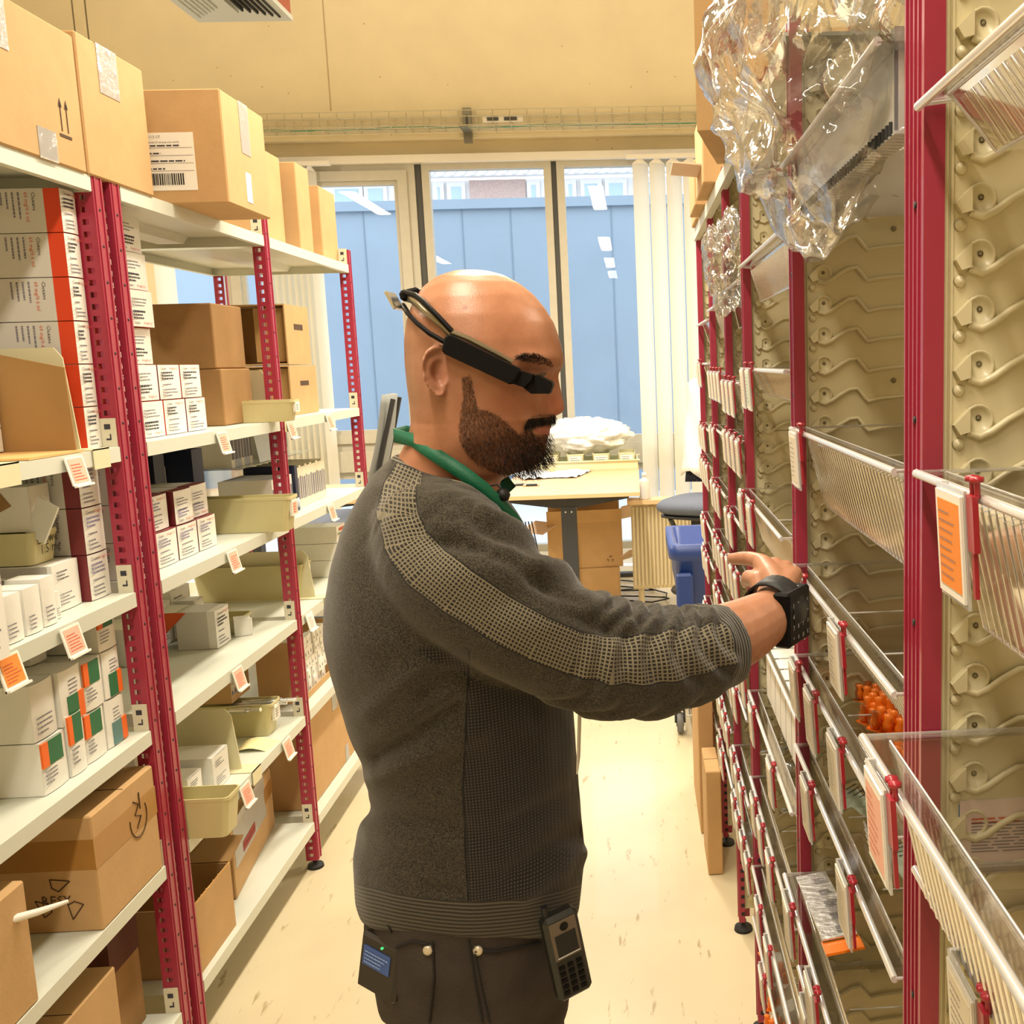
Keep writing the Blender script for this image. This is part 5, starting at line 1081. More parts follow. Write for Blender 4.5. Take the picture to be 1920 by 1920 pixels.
WT=np.array([[oY(900,r,Y0).z,w] for r,w in ((505,0),(507,.016),(511,.027),(520,.041),(535,.053),(560,.0645),(595,.073),(640,.0775),(690,.078),(730,.0755),(770,.072),(805,.0685),(840,.063),(870,.059),(900,.0575),(935,.059),(970,.064))])
def wm(z): t=WT[::-1]; return np.interp(z,t[:,0],t[:,1])
zs_h=np.concatenate([f[0,1]-np.linspace(0,1,14)**2*.02, np.linspace(f[0,1]-.022,W(900,962).z,190)])
def G(x,z,cx,cz,sx,sz): return np.exp(-((x-cx)/sx)**2-((z-cz)/sz)**2)
def nearpt(px,py,w): v=oY(px,py,Y0-w); return v.x,v.z
EYE=nearpt(997,697,.036); CHK=nearpt(955,735,.066); WING=nearpt(1019,766,.014); MOUTH=nearpt(1008,803,.024); TMP=nearpt(960,655,.066); BRW=nearpt(1012,676,.036); JAW=nearpt(880,830,.064)
zn0,zn1=nb[-1,1],nb[0,1]
def headw(x,z,xf,xb):
    base=xf
    if z<zn1 and z>zn0: base=min(xf,itp(nb,z))
    L=base-xb; w_=wm(z)
    frac=np.clip((1.64-z)/.1,0,1); sm=.60-.02*frac
    zc=W(900,800).z; 
    p=2.3
    if z<W(900,690).z: p=2.3-.45*np.clip((W(900,690).z-z)/.09,0,1)
    s=(base-x)/max(L,1e-5)
    a=np.where(s<sm,(sm-s)/sm,(s-sm)/(1-sm)); a=np.clip(a,0,1)
    w=w_*np.sqrt(np.clip(1-a**p,0,1))
    w=np.where(x>base,0,w)
    if z<zn1 and z>zn0-.006:
        t=np.clip((zn1-z)/(zn1-zn0),0,1); hw=.0075+.0075*t**1.5; dn=np.clip((xf-x)/.016,0,1); wn=hw*np.sqrt(1-(1-dn)**2)*(1 if z>zn0 else max(0,1-(zn0-z)/.006)); fade=np.clip(1-(x-base+.0)/-.03,0,1); wn=wn*np.where(x<base-.03,0,1)
        w=(w**4+wn**4)**.25
    return w
def detail(x,z):
    d =-.0075*G(x,z,EYE[0],EYE[1],.014,.011)+.0040*G(x,z,BRW[0],BRW[1]+.003,.020,.006)+.0035*G(x,z,CHK[0],CHK[1],.022,.016)-.003*G(x,z,TMP[0],TMP[1],.02,.02)
    d+= .0065*G(x,z,WING[0],WING[1],.0070,.0065)-.0045*G(x,z,WING[0]-.011,WING[1]-.001,.004,.008)
    d+=-.0030*G(x,z,MOUTH[0],MOUTH[1],.014,.0014)+.0012*G(x,z,MOUTH[0]+.004,MOUTH[1]+.004,.010,.003)+.0016*G(x,z,MOUTH[0]+.004,MOUTH[1]-.005,.009,.0032)-.0022*G(x,z,MOUTH[0]-.014,MOUTH[1],.004,.005)
    d+= .0035*G(x,z,JAW[0],JAW[1],.02,.02)
    return d
NS=72
def head_mesh(mb,m):
    vs=[]; rows=[]
    for z in zs_h:
        xf=np.interp(z,f[::-1,1],f[::-1,0]); xb=np.interp(z,bk[::-1,1],bk[::-1,0])
        if z>f[0,1]-1e-5: xf=xb=f[0,0]
        t=np.linspace(0,1,NS); s=(1-np.cos(np.pi*t))/2; x=xf+(xb-xf)*s; w=headw(x,z,xf,xb); w[0]=0; w[-1]=0
        # close the nose front rounding
        dd=detail(x,z)*np.clip(w/.01,0,1); w=np.maximum(w+dd,0)
        # shear: neck leans slightly
        ring=[(x[i],Y0-w[i],z) for i in range(NS)]+[(x[i],Y0+w[i],z) for i in range(NS-2,0,-1)]
        rows.append(len(ring)); vs+=ring
    n=rows[0]; R=len(zs_h)
    fs=[[j*n+k,(j+1)*n+k,(j+1)*n+(k+1)%n,j*n+(k+1)%n] for j in range(R-1) for k in range(n)]+[list(range(n)),[(R-1)*n+k for k in range(n)][::-1]]
    mb.add(vs,fs,m,True)
def surfw(X,Z):
    xf=np.interp(Z,f[::-1,1],f[::-1,0]); xb=np.interp(Z,bk[::-1,1],bk[::-1,0]); x=np.array([X]); w=headw(x,Z,xf,xb)[0]; return float(max(w+detail(X,Z)*min(1,w/.01),0))
SKIN=None
def skinmat():
    m=bpy.data.materials.new('skin'); m.use_nodes=True; nt=m.node_tree; b=nt.nodes['Principled BSDF']; at=nt.nodes.new('ShaderNodeAttribute'); at.attribute_name='tone'
    tc=nt.nodes.new('ShaderNodeTexCoord'); n=nt.nodes.new('ShaderNodeTexNoise'); n.inputs['Scale'].default_value=55; n.inputs['Detail'].default_value=6; nt.links.new(tc.outputs['Object'],n.inputs[0])
    mx=nt.nodes.new('ShaderNodeMix'); mx.data_type='RGBA'; mx.blend_type='MULTIPLY'; mx.inputs[0].default_value=.5; r=nt.nodes.new('ShaderNodeValToRGB'); r.color_ramp.elements[0].position=.3; r.color_ramp.elements[0].color=(.72,.60,.55,1); r.color_ramp.elements[1].position=.7; r.color_ramp.elements[1].color=(1,1,1,1)
    nt.links.new(n.outputs[0],r.inputs[0]); nt.links.new(at.outputs['Color'],mx.inputs[6]); nt.links.new(r.outputs[0],mx.inputs[7]); nt.links.new(mx.outputs[2],b.inputs['Base Color'])
    n2=nt.nodes.new('ShaderNodeTexNoise'); n2.inputs['Scale'].default_value=420; bp=nt.nodes.new('ShaderNodeBump'); bp.inputs['Strength'].default_value=.18; bp.inputs['Distance'].default_value=.001; nt.links.new(tc.outputs['Object'],n2.inputs[0]); nt.links.new(n2.outputs[0],bp.inputs['Height']); nt.links.new(bp.outputs[0],b.inputs['Normal'])
    rr_=nt.nodes.new('ShaderNodeMapRange'); nt.links.new(at.outputs['Alpha'],rr_.inputs[0]); rr_.inputs['To Min'].default_value=.6; rr_.inputs['To Max'].default_value=.33; nt.links.new(rr_.outputs[0],b.inputs['Roughness'])
    b.inputs['Subsurface Weight'].default_value=.12; b.inputs['Subsurface Radius'].default_value=(.008,.003,.0015); b.inputs['Subsurface Scale'].default_value=1
    return m
SKIN=skinmat(); TMPM=mat('plain_tmp','#888888')
def remesh(o,vox,smooth=3,fac=.5,shrink=0):
    md=o.modifiers.new('r','REMESH'); md.mode='VOXEL'; md.voxel_size=vox; md.use_smooth_shade=True
    if smooth: s=o.modifiers.new('s','SMOOTH'); s.iterations=smooth; s.factor=fac
    dg=bpy.context.evaluated_depsgraph_get(); dg.update(); me=bpy.data.meshes.new_from_object(o.evaluated_get(dg)); o.modifiers.clear(); o.data=me; return o
man=tag(empty('person',(-.22,Y0,0)),'bald bearded man in dark grey jumper wearing smart glasses, reaching towards the right hand trays','person')
pb=Vector((-.22,Y0,0))
mb=MB(); head_mesh(mb,SKIN)
# ear (near side and far side)
EC=nearpt(820,697,.078)
EO=[(838,650),(828,646),(814,647),(802,656),(796,672),(794,690),(797,708),(803,722),(811,735),(820,744),(829,745),(834,736),(836,722),(842,708),(846,690),(846,668)]
eo=[nearpt(a,b_,.08) for a,b_ in EO]
for sgn in (-1,1):
    vs=[]; rings=[(1,.000),(1,.007),(.94,.0125),(.84,.012),(.74,.003),(.60,.0095),(.48,.0085),(.34,-.007),(0.15,-.010)]
    n=len(eo); cx,cz=EC[0]+.002,EC[1]-.004
    for (rr_,hh) in rings:
        for (x,z) in eo:
            back=np.clip((cx+.012-x)/.026,0,1); y=.0705+hh*(.45+.75*back)+.013*back*rr_; X_=cx+(x-cx)*rr_; Z_=cz+(z-cz)*rr_
            if hh==0 and rr_==1: y=.062; X_=cx+(x-cx)*.9; Z_=cz+(z-cz)*.9
            vs.append((X_,Y0+sgn*y,Z_))
    fs=[[j*n+k,j*n+(k+1)%n,(j+1)*n+(k+1)%n,(j+1)*n+k] for j in range(len(rings)-1) for k in range(n)]+[[(len(rings)-1)*n+k for k in range(n)],list(range(n))[::-1]]
    if sgn>0: fs=[q[::-1] for q in fs]
    mb.add(vs,fs,SKIN,True)
# eyelids
for sgn in (-1,1):
    c=(EYE[0]-.002,Y0+sgn*.0240,EYE[1]+.0030); vs=[];N1,N2=10,14
    for i in range(N1+1):
        th=math.pi*i/N1
        for j in range(N2):
            ph=2*math.pi*j/N2; vs.append((c[0]+.0118*math.sin(th)*math.cos(ph),c[1]+.0135*math.sin(th)*math.sin(ph),c[2]+.0118*math.cos(th)))
    mb.add(vs,[[i*N2+j,i*N2+(j+1)%N2,(i+1)*N2+(j+1)%N2,(i+1)*N2+j] for i in range(N1) for j in range(N2)],SKIN,True)
# forearm and hand
def E_(px,py,Y): return oY(px,py,Y)
def blob(pts,rs,n=14): mb.tube(pts,rs,SKIN,n)
elb=E_(1170,1235,1.07)
WR=E_(1458,1133,1.235)
blob([elb,E_(1290,1222,1.11),E_(1350,1205,1.135),E_(1400,1180,1.17),E_(1440,1155,1.20),WR,E_(1462,1112,1.255)],[.040,.046,.043,.038,.032,.028,.027],20)
K=[E_(1428,1054,1.315),E_(1451,1058,1.325),E_(1473,1064,1.322),E_(1491,1074,1.308)]
WC=E_(1462,1106,1.255)
for k_,r0 in zip(K,(.0125,.0125,.012,.011)): blob([WC+(k_-WC)*.0+Vector((0,0,-.004)),WC+(k_-WC)*.5,k_],[.020,.0165,r0],12)
blob([K[0]+Vector((0,0,-.006)),(K[0]+K[3])/2+Vector((0,0,-.006)),K[3]+Vector((0,0,-.004))],[.011,.012,.010],12)
blob([WC+Vector((-.006,-.004,-.010)),WC+Vector((-.014,.03,-.022)),K[0]+Vector((-.002,-.012,-.018))],[.018,.018,.014],12)
# index, straight towards the far trays
tip=E_(1371,1047,1.385); d=tip-K[0]
blob([K[0],K[0]+d*.36+Vector((0,0,.003)),K[0]+d*.66+Vector((0,0,.002)),K[0]+d*.88,tip,tip+d*.04],[.0115,.0098,.0093,.0085,.0074,.004],14)
fd=Vector((-.010,.030,-.006))
for q,(k_,L) in enumerate(zip(K[1:],(.042,.039,.031))):
    a=k_+Vector((-.004,L*.75,-L*.5)); b__=a+Vector((-.012,-.004,-L*.62)); c=b__+Vector((-.010,-.018,-.002)); blob([k_,a,b__,c],[.0108-.0006*q,.0094-.0005*q,.0085-.0005*q,.0072],12)
th0=WC+Vector((-.018,.008,-.014)); th1=E_(1421,1087,1.285); th2=E_(1404,1083,1.315); th3=E_(1398,1093,1.335)
blob([WC+Vector((-.008,0,-.008)),th0,th1,th2,th3],[.016,.0155,.0125,.0108,.0078],12)
# neck down into torso, rest of the body under the clothes
blob([W(850,860),W(835,940),W(840,1050),W(845,1200),W(885,1400),W(890,1600),W(885,1720)],[.054,.065,.11,.112,.095,.09,.08],24)
blob([E_(800,1030,1.30),E_(790,1080,1.10),E_(940,1140,1.05),elb],[.07,.055,.047,.040],16)
fa=[Vector((-.26,1.37,1.30)),Vector((-.275,1.41,1.10)),Vector((-.27,1.42,.98)),Vector((-.25,1.42,.86))]; blob(fa,[.055,.045,.04,.03],14)
HN=Vector((-.25,1.42,.86))
blob([HN,HN+Vector((.02,0,-.04)),HN+Vector((.035,0,-.085))],[.028,.032,.022],12)
for q in range(4): s_=HN+Vector((.02+.010*q,.0,-.085+.006*q)); blob([s_,s_+Vector((.01,-.006,-.035)),s_+Vector((.012,-.016,-.06))],[.009,.008,.006],8)
blob([HN+Vector((.03,-.01,-.03)),HN+Vector((.055,-.02,-.06)),HN+Vector((.055,-.025,-.085))],[.012,.010,.007],8)
for s in (-1,1): blob([Vector((-.22,Y0+s*.06,.88)),Vector((-.215,Y0+s*.088,.5)),Vector((-.235,Y0+s*.096,.12)),Vector((-.20,Y0+s*.098,.055)),Vector((-.12,Y0+s*.10,.05))],[.056,.048,.042,.04,.03],16)
mb.v=[tuple(Vector(v)-pb) for v in mb.v]
body=mb.obj('body',man); remesh(body,.0024,2)
me=body.data; me.materials.clear(); me.materials.append(SKIN)
co_=np.empty(len(me.vertices)*3); me.vertices.foreach_get('co',co_); co_=co_.reshape(-1,3)+np.array(pb)
def inpoly(px,py,P):
    P=np.array(P,float); x1,y1=P[:,0],P[:,1]; x2,y2=np.roll(x1,-1),np.roll(y1,-1); c=np.zeros(len(px),bool)
    for a,b_,c_,d_ in zip(x1,y1,x2,y2):
        if b_==d_: continue
        cond=((b_>py)!=(d_>py))&(px<(c_-a)*(py-b_)/(d_-b_)+a); c^=cond
    return c
Rn=np.array([[RC[i][j] for j in range(3)] for i in range(3)])
def projn(C):
    q=Rn@np.vstack([C[:,0],-(C[:,2]-HC),C[:,1]]); return 1280+1920*q[0]/q[2],960+1920*q[1]/q[2]
# mirror far side to near side so that both cheeks carry the same colouring
Cm=co_.copy(); Cm[:,1]=np.where(Cm[:,1]>Y0,2*Y0-Cm[:,1],Cm[:,1]); PX,PY=projn(Cm)
BEARD=[(866,706),(882,704),(889,735),(894,765),(915,769),(935,779),(955,795),(970,812),(980,810),(986,795),(996,782),(1012,776),(1042,777),(1042,792),(1020,795),(1000,800),(996,808),(1004,815),(1034,813),(1040,835),(1030,868),(1000,890),(960,892),(925,884),(895,868),(872,846),(860,820),(862,780),(868,745)]
ishead=(co_[:,2]>W(900,935).z)&(np.abs(co_[:,1]-Y0)<.13)
tone=np.tile(np.array([.53,.245,.138]),(len(co_),1)); gloss=np.full(len(co_),.55)
def blend(mask,col): 
    global tone
    mask=mask[:,None]; tone=tone*(1-mask)+np.array(col)*mask
hz_=np.where(ishead,1.0,0.0)
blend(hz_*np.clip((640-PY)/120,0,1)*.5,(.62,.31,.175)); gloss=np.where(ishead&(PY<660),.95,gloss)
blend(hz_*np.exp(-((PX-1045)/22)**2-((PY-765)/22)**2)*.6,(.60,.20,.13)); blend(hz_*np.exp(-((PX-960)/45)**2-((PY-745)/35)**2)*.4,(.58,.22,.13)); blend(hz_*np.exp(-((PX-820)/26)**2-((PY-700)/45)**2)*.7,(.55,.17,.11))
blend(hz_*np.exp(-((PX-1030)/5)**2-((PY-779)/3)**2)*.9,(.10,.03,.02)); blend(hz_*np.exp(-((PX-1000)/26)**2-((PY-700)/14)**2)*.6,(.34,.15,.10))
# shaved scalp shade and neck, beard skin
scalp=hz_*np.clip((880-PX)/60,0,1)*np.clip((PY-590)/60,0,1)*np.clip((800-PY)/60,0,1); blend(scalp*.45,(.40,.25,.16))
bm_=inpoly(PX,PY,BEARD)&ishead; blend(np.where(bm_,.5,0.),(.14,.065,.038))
lip=inpoly(PX,PY,[(994,801),(1006,795),(1024,792),(1038,795),(1040,812),(1024,814),(1006,812),(998,806)])&ishead; blend(np.where(lip,.75,0.),(.50,.16,.13))
mole=np.exp(-((PX-872)/3.2)**2-((PY-577)/3.2)**2)*hz_; blend(mole*(co_[:,1]<Y0),(.25,.05,.04))
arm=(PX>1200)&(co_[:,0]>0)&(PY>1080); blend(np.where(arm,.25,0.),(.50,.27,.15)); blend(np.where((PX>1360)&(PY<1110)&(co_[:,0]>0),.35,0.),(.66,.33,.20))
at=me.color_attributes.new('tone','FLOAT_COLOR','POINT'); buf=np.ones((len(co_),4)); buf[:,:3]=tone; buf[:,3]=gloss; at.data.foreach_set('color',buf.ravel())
# eyes
EW=mat('eye_white','#6d5a4c',.2); IR=mat('iris_brown','#2a1a12',.15)
for s in (-1,1):
    m=MB(); c=Vector((EYE[0]+.004,Y0+s*.0285,EYE[1]+.0008))-pb; m.lathe([(0,-.0118),(.006,-.0102),(.0102,-.006),(.0118,0),(.0102,.006),(.006,.0102),(0,.0118)],tuple(c),EW,'x',16); o=m.obj('eye',man); k=MB(); k.lathe([(0,.0122),(.003,.0121),(.0052,.0108)],tuple(c),IR,'x',14); k.obj('iris',o)
# hair strands (beard, eyebrows): thin tapered triangles rooted on the skin
HRB=mat('beard_hair_brown','#6b3f26',.5); HRD=mat('beard_hair_dark','#1d1410',.45); HRG=mat('beard_hair_grey','#6d6660',.5)
def strands(name,poly,n,Lf,dirf,seed,mats_,wid=.00022):
    R=random.Random(seed); xs=[p[0] for p in poly]; ys=[p[1] for p in poly]; m=MB(); cnt=0
    while cnt<n:
        px=R.uniform(min(xs),max(xs)); py=R.uniform(min(ys),max(ys))
        if not inpoly(np.array([px]),np.array([py]),poly)[0]: continue
        w=.055
        for _ in range(4): v=oY(px,py,Y0-w); w=surfw(v.x,v.z)
        if w<=.0015 and R.random()<.5: cnt+=1; continue
        for s in (-1,1):
            if s>0 and R.random()<.45: continue
            p=Vector((v.x,Y0+s*(w-.0008),v.z))-pb; L=Lf(px,py)*R.uniform(.6,1.3); dx,dz=dirf(px,py); out=.35+.3*R.random()
            fx=max(0,(px-985)/50)*.25
            d=Vector((dx+R.gauss(0,.28)+fx,s*out,dz+R.gauss(0,.25))).normalized(); side=d.cross(Vector((R.gauss(0,1),R.gauss(0,1),R.gauss(0,1)))).normalized()*wid
            mid=p+d*L*.5+Vector((0,s*.0004,0)); q=p+d*L+Vector((0,-s*.0014*L/.01,-.12*L))
            k=mats_(px,py,R); b=len(m.v); m.add([p-side,p+side,mid+side*.8,mid-side*.8,q],[[0,1,2,3],[3,2,4]],k)
        cnt+=1
    return m.obj(name,man)
def bl(px,py): return .0036+.0070*np.clip((px-930)/80,0,1)*np.clip((py-800)/60,0,1)+.002*np.clip((py-800)/60,0,1)
def bd(px,py): return (.25+.2*np.clip((px-900)/100,0,1),-.9)
def bmx(px,py,R):
    t=np.clip((px-900)/90,0,1)*np.clip((py-790)/50,0,1); return HRD if R.random()<.25+.7*t else (HRG if R.random()<.10 else HRB)
strands('beard',BEARD,8200,bl,bd,3,bmx)
strands('moustache',[(984,800),(990,786),(1004,779),(1028,777),(1040,780),(1040,791),(1015,791),(998,796)],1700,lambda a,b:.0075,lambda a,b:(-.2,-.85),5,lambda a,b,R:HRD)
m=MB(); m.tube([Vector((oY(a,b_,Y0-w).x,Y0-w,oY(a,b_,Y0-w).z))-pb for a,b_,w in ((981,700,.0475),(990,693,.0465),(1001,691,.0435),(1012,696,.0385))],[.0006,.0014,.0014,.0006],HRD,6); m.obj('eyelashes',man)
strands('eyebrow',[(968,672),(985,664),(1010,664),(1034,676),(1038,688),(1015,682),(990,678)],900,lambda a,b:.007,lambda a,b:(-.55,.15),7,lambda a,b,R:HRD)
strands('arm_hair',[(0,0),(1,0),(1,1)],0,bl,bd,1,bmx) if False else None
m=MB(); R=random.Random(8)
for i in range(1500):
    t=R.random(); a=R.uniform(-.6,2.6); P=[E_(1345,1205,1.135),E_(1400,1180,1.17),E_(1440,1155,1.20)]; c=P[0]+(P[1]-P[0])*min(1,t*2) if t<.5 else P[1]+(P[2]-P[1])*(t*2-1); r_=.043-.011*t
    nrm=Vector((0,-math.cos(a-1.0),math.sin(a-1.0))); ax=(P[2]-P[0]).normalized(); nrm=(nrm-ax*nrm.dot(ax)).normalized(); p=c+nrm*(r_-.001)-pb; d=(ax*-.2+Vector((0,0,-.7))+nrm*.35+Vector((R.gauss(0,.2),R.gauss(0,.2),R.gauss(0,.2)))).normalized(); L=R.uniform(.004,.009); sd=d.cross(nrm).normalized()*.00012
    m.add([p-sd,p+sd,p+d*L],[[0,1,2]],HRB)
m.obj('arm_hair',man)
# ---------------------------------------------------------------- jumper
RG=[((742,848),(934,915),.060),((738,853),(938,922),.0655),((727,864),(946,935),.076),((708,884),(962,962),.105),((685,925),(985,1005),.145),((662,978),(1008,1055),.178),((645,1042),(1030,1112),.190),((635,1105),(1048,1172),.192),((632,1160),(1060,1232),.185),((640,1228),(1068,1300),.172),((660,1298),(1075,1362),.162),((686,1375),(1081,1432),.155),((703,1432),(1085,1482),.150),((705,1478),(1087,1522),.150),((688,1536),(1091,1566),.154),((678,1580),(1094,1602),.157),((680,1628),(1091,1652),.156),((683,1680),(1088,1702),.152),((694,1724),(1072,1748),.146)]
NR=56; jm=MB(); vs=[]
for (bp,fp,hy) in RG:
    B=oY(*bp,Y0); F_=oY(*fp,Y0); c=(B+F_)/2; h=(F_-B)/2
    for k in range(NR):
        a=2*math.pi*k/NR; ca,sa=math.cos(a),math.sin(a); e=.85 if hy>.1 else 1.0
        cc=math.copysign(abs(ca)**e,ca); ss=math.copysign(abs(sa)**e,sa); vs.append(c+h*cc+Vector((0,hy*ss,.072*max(0,-ss)*max(0,(RG.index((bp,fp,hy))-13)/5.))))
jm.add(vs,[[j*NR+k,j*NR+(k+1)%NR,(j+1)*NR+(k+1)%NR,(j+1)*NR+k] for j in range(len(RG)-1) for k in range(NR)]+[list(range(NR))[::-1],[(len(RG)-1)*NR+k for k in range(NR)]],TMPM,True)
SL=[((800,1010),1.14,.070),((835,1040),1.07,.078),((880,1085),1.045,.0755),((940,1130),1.035,.070),((1005,1172),1.04,.066),((1070,1208),1.05,.0635),((1130,1232),1.06,.0640),((1185,1240),1.07,.0615),((1240,1238),1.085,.0580),((1290,1228),1.105,.0545),((1330,1218),1.12,.0520),((1366,1208),1.137,.0500)]
sp=[oY(*p,y) for p,y,r in SL]; sr=[r for p,y,r in SL]
def spl(P,n):
    out=[]
    for i in range(len(P)-1):
        p0,p1,p2,p3=P[max(i-1,0)],P[i],P[i+1],P[min(i+2,len(P)-1)]
        for k in range(n):
            t=k/n; out.append(.5*((2*p1)+(p2-p0)*t+(2*p0-5*p1+4*p2-p3)*t*t+(3*p1-p0-3*p2+p3)*t**3))
    return out+[P[-1]]
spd=spl(sp,6); srd=[float(x) for x in np.interp(np.linspace(0,len(sr)-1,len(spd)),range(len(sr)),sr)]
jm.tube(spd,srd,TMPM,32)
jm.tube([Vector((-.25,1.33,1.33)),Vector((-.265,1.385,1.18)),Vector((-.27,1.415,1.05)),Vector((-.255,1.42,.92))],[.075,.066,.06,.05],TMPM,24)
J=jm.obj('jumper',man); J.location=(0,0,0); J.parent=man; 
remesh(J,.0042,9,.6)
me=J.data; C=np.empty(len(me.vertices)*3); me.vertices.foreach_get('co',C); C=C.reshape(-1,3); Nn=np.empty(len(me.vertices)*3); me.vertices.foreach_get('normal',Nn); Nn=Nn.reshape(-1,3)
SP=np.array([list(p) for p in spd]); SRr=np.array(srd); seg=np.linalg.norm(np.diff(SP,axis=0),axis=1); arc=np.concatenate([[0],np.cumsum(seg)]); TL=arc[-1]
best=np.full(len(C),9.); U=np.zeros(len(C)); V=np.zeros(len(C))
for i in range(len(SP)-1):
    a,b_=SP[i],SP[i+1]; ab=b_-a; t=np.clip(((C-a)@ab)/(ab@ab),0,1); q=a+t[:,None]*ab; r_=SRr[i]+(SRr[i+1]-SRr[i])*t; d=np.linalg.norm(C-q,axis=1)/r_; k=d<best; best=np.where(k,d,best); U=np.where(k,arc[i]+t*seg[i],U)
    tn=ab/np.linalg.norm(ab); up=np.array([0,0,1.])-tn*tn[2]; up/=np.linalg.norm(up); sd=np.cross(tn,up); ang=np.arctan2((C-q)@up,-((C-q)@sd)*np.sign(np.cross(tn,up)[1]+1e-9)*-1); V=np.where(k,ang,V)
tE=Vector(SP[-1]-SP[-4]).normalized(); Ue=TL+(C-SP[-1])@np.array(tE); U=np.where((U>TL-.06)&(best<1.3),Ue,U)
onarm=np.clip((1.22-best)/.14,0,1)*np.clip((U-.03)/.05,0,1)
# folds
def sn(a): return np.sin(a)
disp=np.zeros(len(C)); un=U/TL
wv=1-2*np.abs(((un*6.6+.35*np.sin(V*1.0+un*6)+.25*np.sin(3*V))%1)-.5)*2   # accordion
win=np.clip((un-.50)/.10,0,1)*np.clip((.955-un)/.04,0,1)
disp+=onarm*win*(.0165*(1-np.abs(wv)**1.3)-.0095)*(0.8+.3*np.sin(V+1))
wv2=np.sin(un*34-1.3*np.cos(V-.6)*2.4+V*1.2); win2=np.clip((un-.05)/.12,0,1)*np.clip((.6-un)/.1,0,1)*np.clip(.35+.65*np.sin(V+.2),0,1); disp+=onarm*win2*.0060*np.sign(wv2)*np.abs(wv2)**1.3
disp+=onarm*np.clip((un-.93)/.02,0,1)*-.003
tor=1-onarm; pxj,pyj=projn(C)
def ridge(p0,p1,wd,amp):
    ax,ay=p0; bx_,by_=p1; dx,dy=bx_-ax,by_-ay; L2=dx*dx+dy*dy; t=((pxj-ax)*dx+(pyj-ay)*dy)/L2; tt=np.clip(t,0,1); dd=((pxj-ax-tt*dx)*dy-(pyj-ay-tt*dy)*dx)/math.sqrt(L2); dist=np.hypot(pxj-ax-tt*dx,pyj-ay-tt*dy); e=np.exp(-(dist/wd)**2); return amp*e*(1-.0*t)
near=(C[:,1]<Y0+.02)
for a in (((700,1425),(860,1325),16,-.010),((705,1455),(900,1370),20,.006),((690,1335),(800,1240),20,.004),((700,1560),(930,1610),24,.005),((690,1520),(860,1550),16,-.005),((1085,1560),(960,1640),18,-.006),((1090,1600),(980,1680),16,.005),((880,1240),(800,1300),20,-.008),((900,1260),(1000,1330),16,-.004),((800,1665),(870,1672),10,-.006),((1080,1480),(960,1540),16,-.003)):
    disp+=np.where(near,tor*ridge(a[0],a[1],a[2],a[3]),0)
for a in (((850,945),(1000,1040),14,-.006),((830,985),(960,1030),14,.005),((930,1045),(1030,1095),13,-.006),((820,1015),(900,1030),12,-.006),((1000,1090),(1090,1130),12,-.005),((1060,1150),(1170,1190),13,-.006),((760,950),(800,1010),14,-.004),((900,960),(1010,1060),12,.004)):
    disp+=np.where(near,ridge(a[0],a[1],a[2],a[3]),0)
nz=np.array([mnoise.noise(Vector(v)*14)+.5*mnoise.noise(Vector(v)*30) for v in C]); disp+=nz*.0022
# hem pulled in, cuff band
J.modifiers.new('soften','SMOOTH').iterations=4
C2=C+Nn*disp[:,None]; 
C3=C2-np.array(pb); me.vertices.foreach_set('co',C3.ravel()); me.update()
# pattern attributes
CL=np.array([(772,868),(752,915),(745,965),(760,1015),(800,1062),(860,1110),(930,1155),(1010,1198),(1080,1226),(1150,1238),(1220,1236),(1290,1224),(1352,1208),(1420,1190)],float); HW=np.array([26,33,38,42,46,46,45,43,42,46,48,47,43,43],float)
bd_=np.full(len(C),1e9); sd_=np.zeros(len(C)); pu=np.zeros(len(C)); pv=np.zeros(len(C)); acc=0
for i in range(len(CL)-1):
    a,b_=CL[i],CL[i+1]; ab=b_-a; L=np.linalg.norm(ab); t=np.clip(((pxj-a[0])*ab[0]+(pyj-a[1])*ab[1])/L**2,0,1); qx,qy=a[0]+t*ab[0],a[1]+t*ab[1]; d=np.hypot(pxj-qx,pyj-qy); hw=HW[i]+(HW[i+1]-HW[i])*t; k=d<bd_
    bd_=np.where(k,d,bd_); sd_=np.where(k,hw-d,sd_); pu=np.where(k,acc+t*L,pu); sg=np.sign((pxj-a[0])*ab[1]-(pyj-a[1])*ab[0]); pv=np.where(k,d*sg,pv); acc+=L
strip=np.where((Nn[:,1]<.25)&(C[:,1]<Y0),sd_,-30.); 
side=np.where((C[:,1]<Y0+.05),(pxj-(868+12*np.abs((pyj-1480)/250)))*(1-2*(onarm>.35)),-30.); side=np.where(pyj>1215,side,-30); side=np.clip(side,-30,60)
hemv=pyj-(1662+28*np.clip(1-((pxj-880)/190)**2,-.6,1)); hem=np.where(tor>.5,hemv,-30.)
cuff=(U-(TL-.034))*2000*(onarm>.4)+np.where(onarm>.4,0,-30)
col=-(C[:,2]-0)*0; cp_=np.array([[742,848],[934,915]],float); 
coll=np.where((tor>.3),18-((pyj-848)-(pxj-742)*(67/192.)),-30.); coll=np.clip(coll,-30,30)
for nme,val in (('strip',strip),('side',side),('hem',hem),('cuff',cuff),('coll',coll),('pu',pu*.000575),('pv',pv*.000575),('uu',U)):
    at=me.attributes.new(nme,'FLOAT','POINT'); at.data.foreach_set('value',np.ascontiguousarray(val,dtype=np.float32))
jmat=bpy.data.materials.new('grey_marl_jumper'); jmat.use_nodes=True; nt=jmat.node_tree; b=nt.nodes['Principled BSDF']; N_=nt.nodes.new; LK=nt.links.new
def A(n): a=N_('ShaderNodeAttribute'); a.attribute_name=n; return a.outputs['Fac']
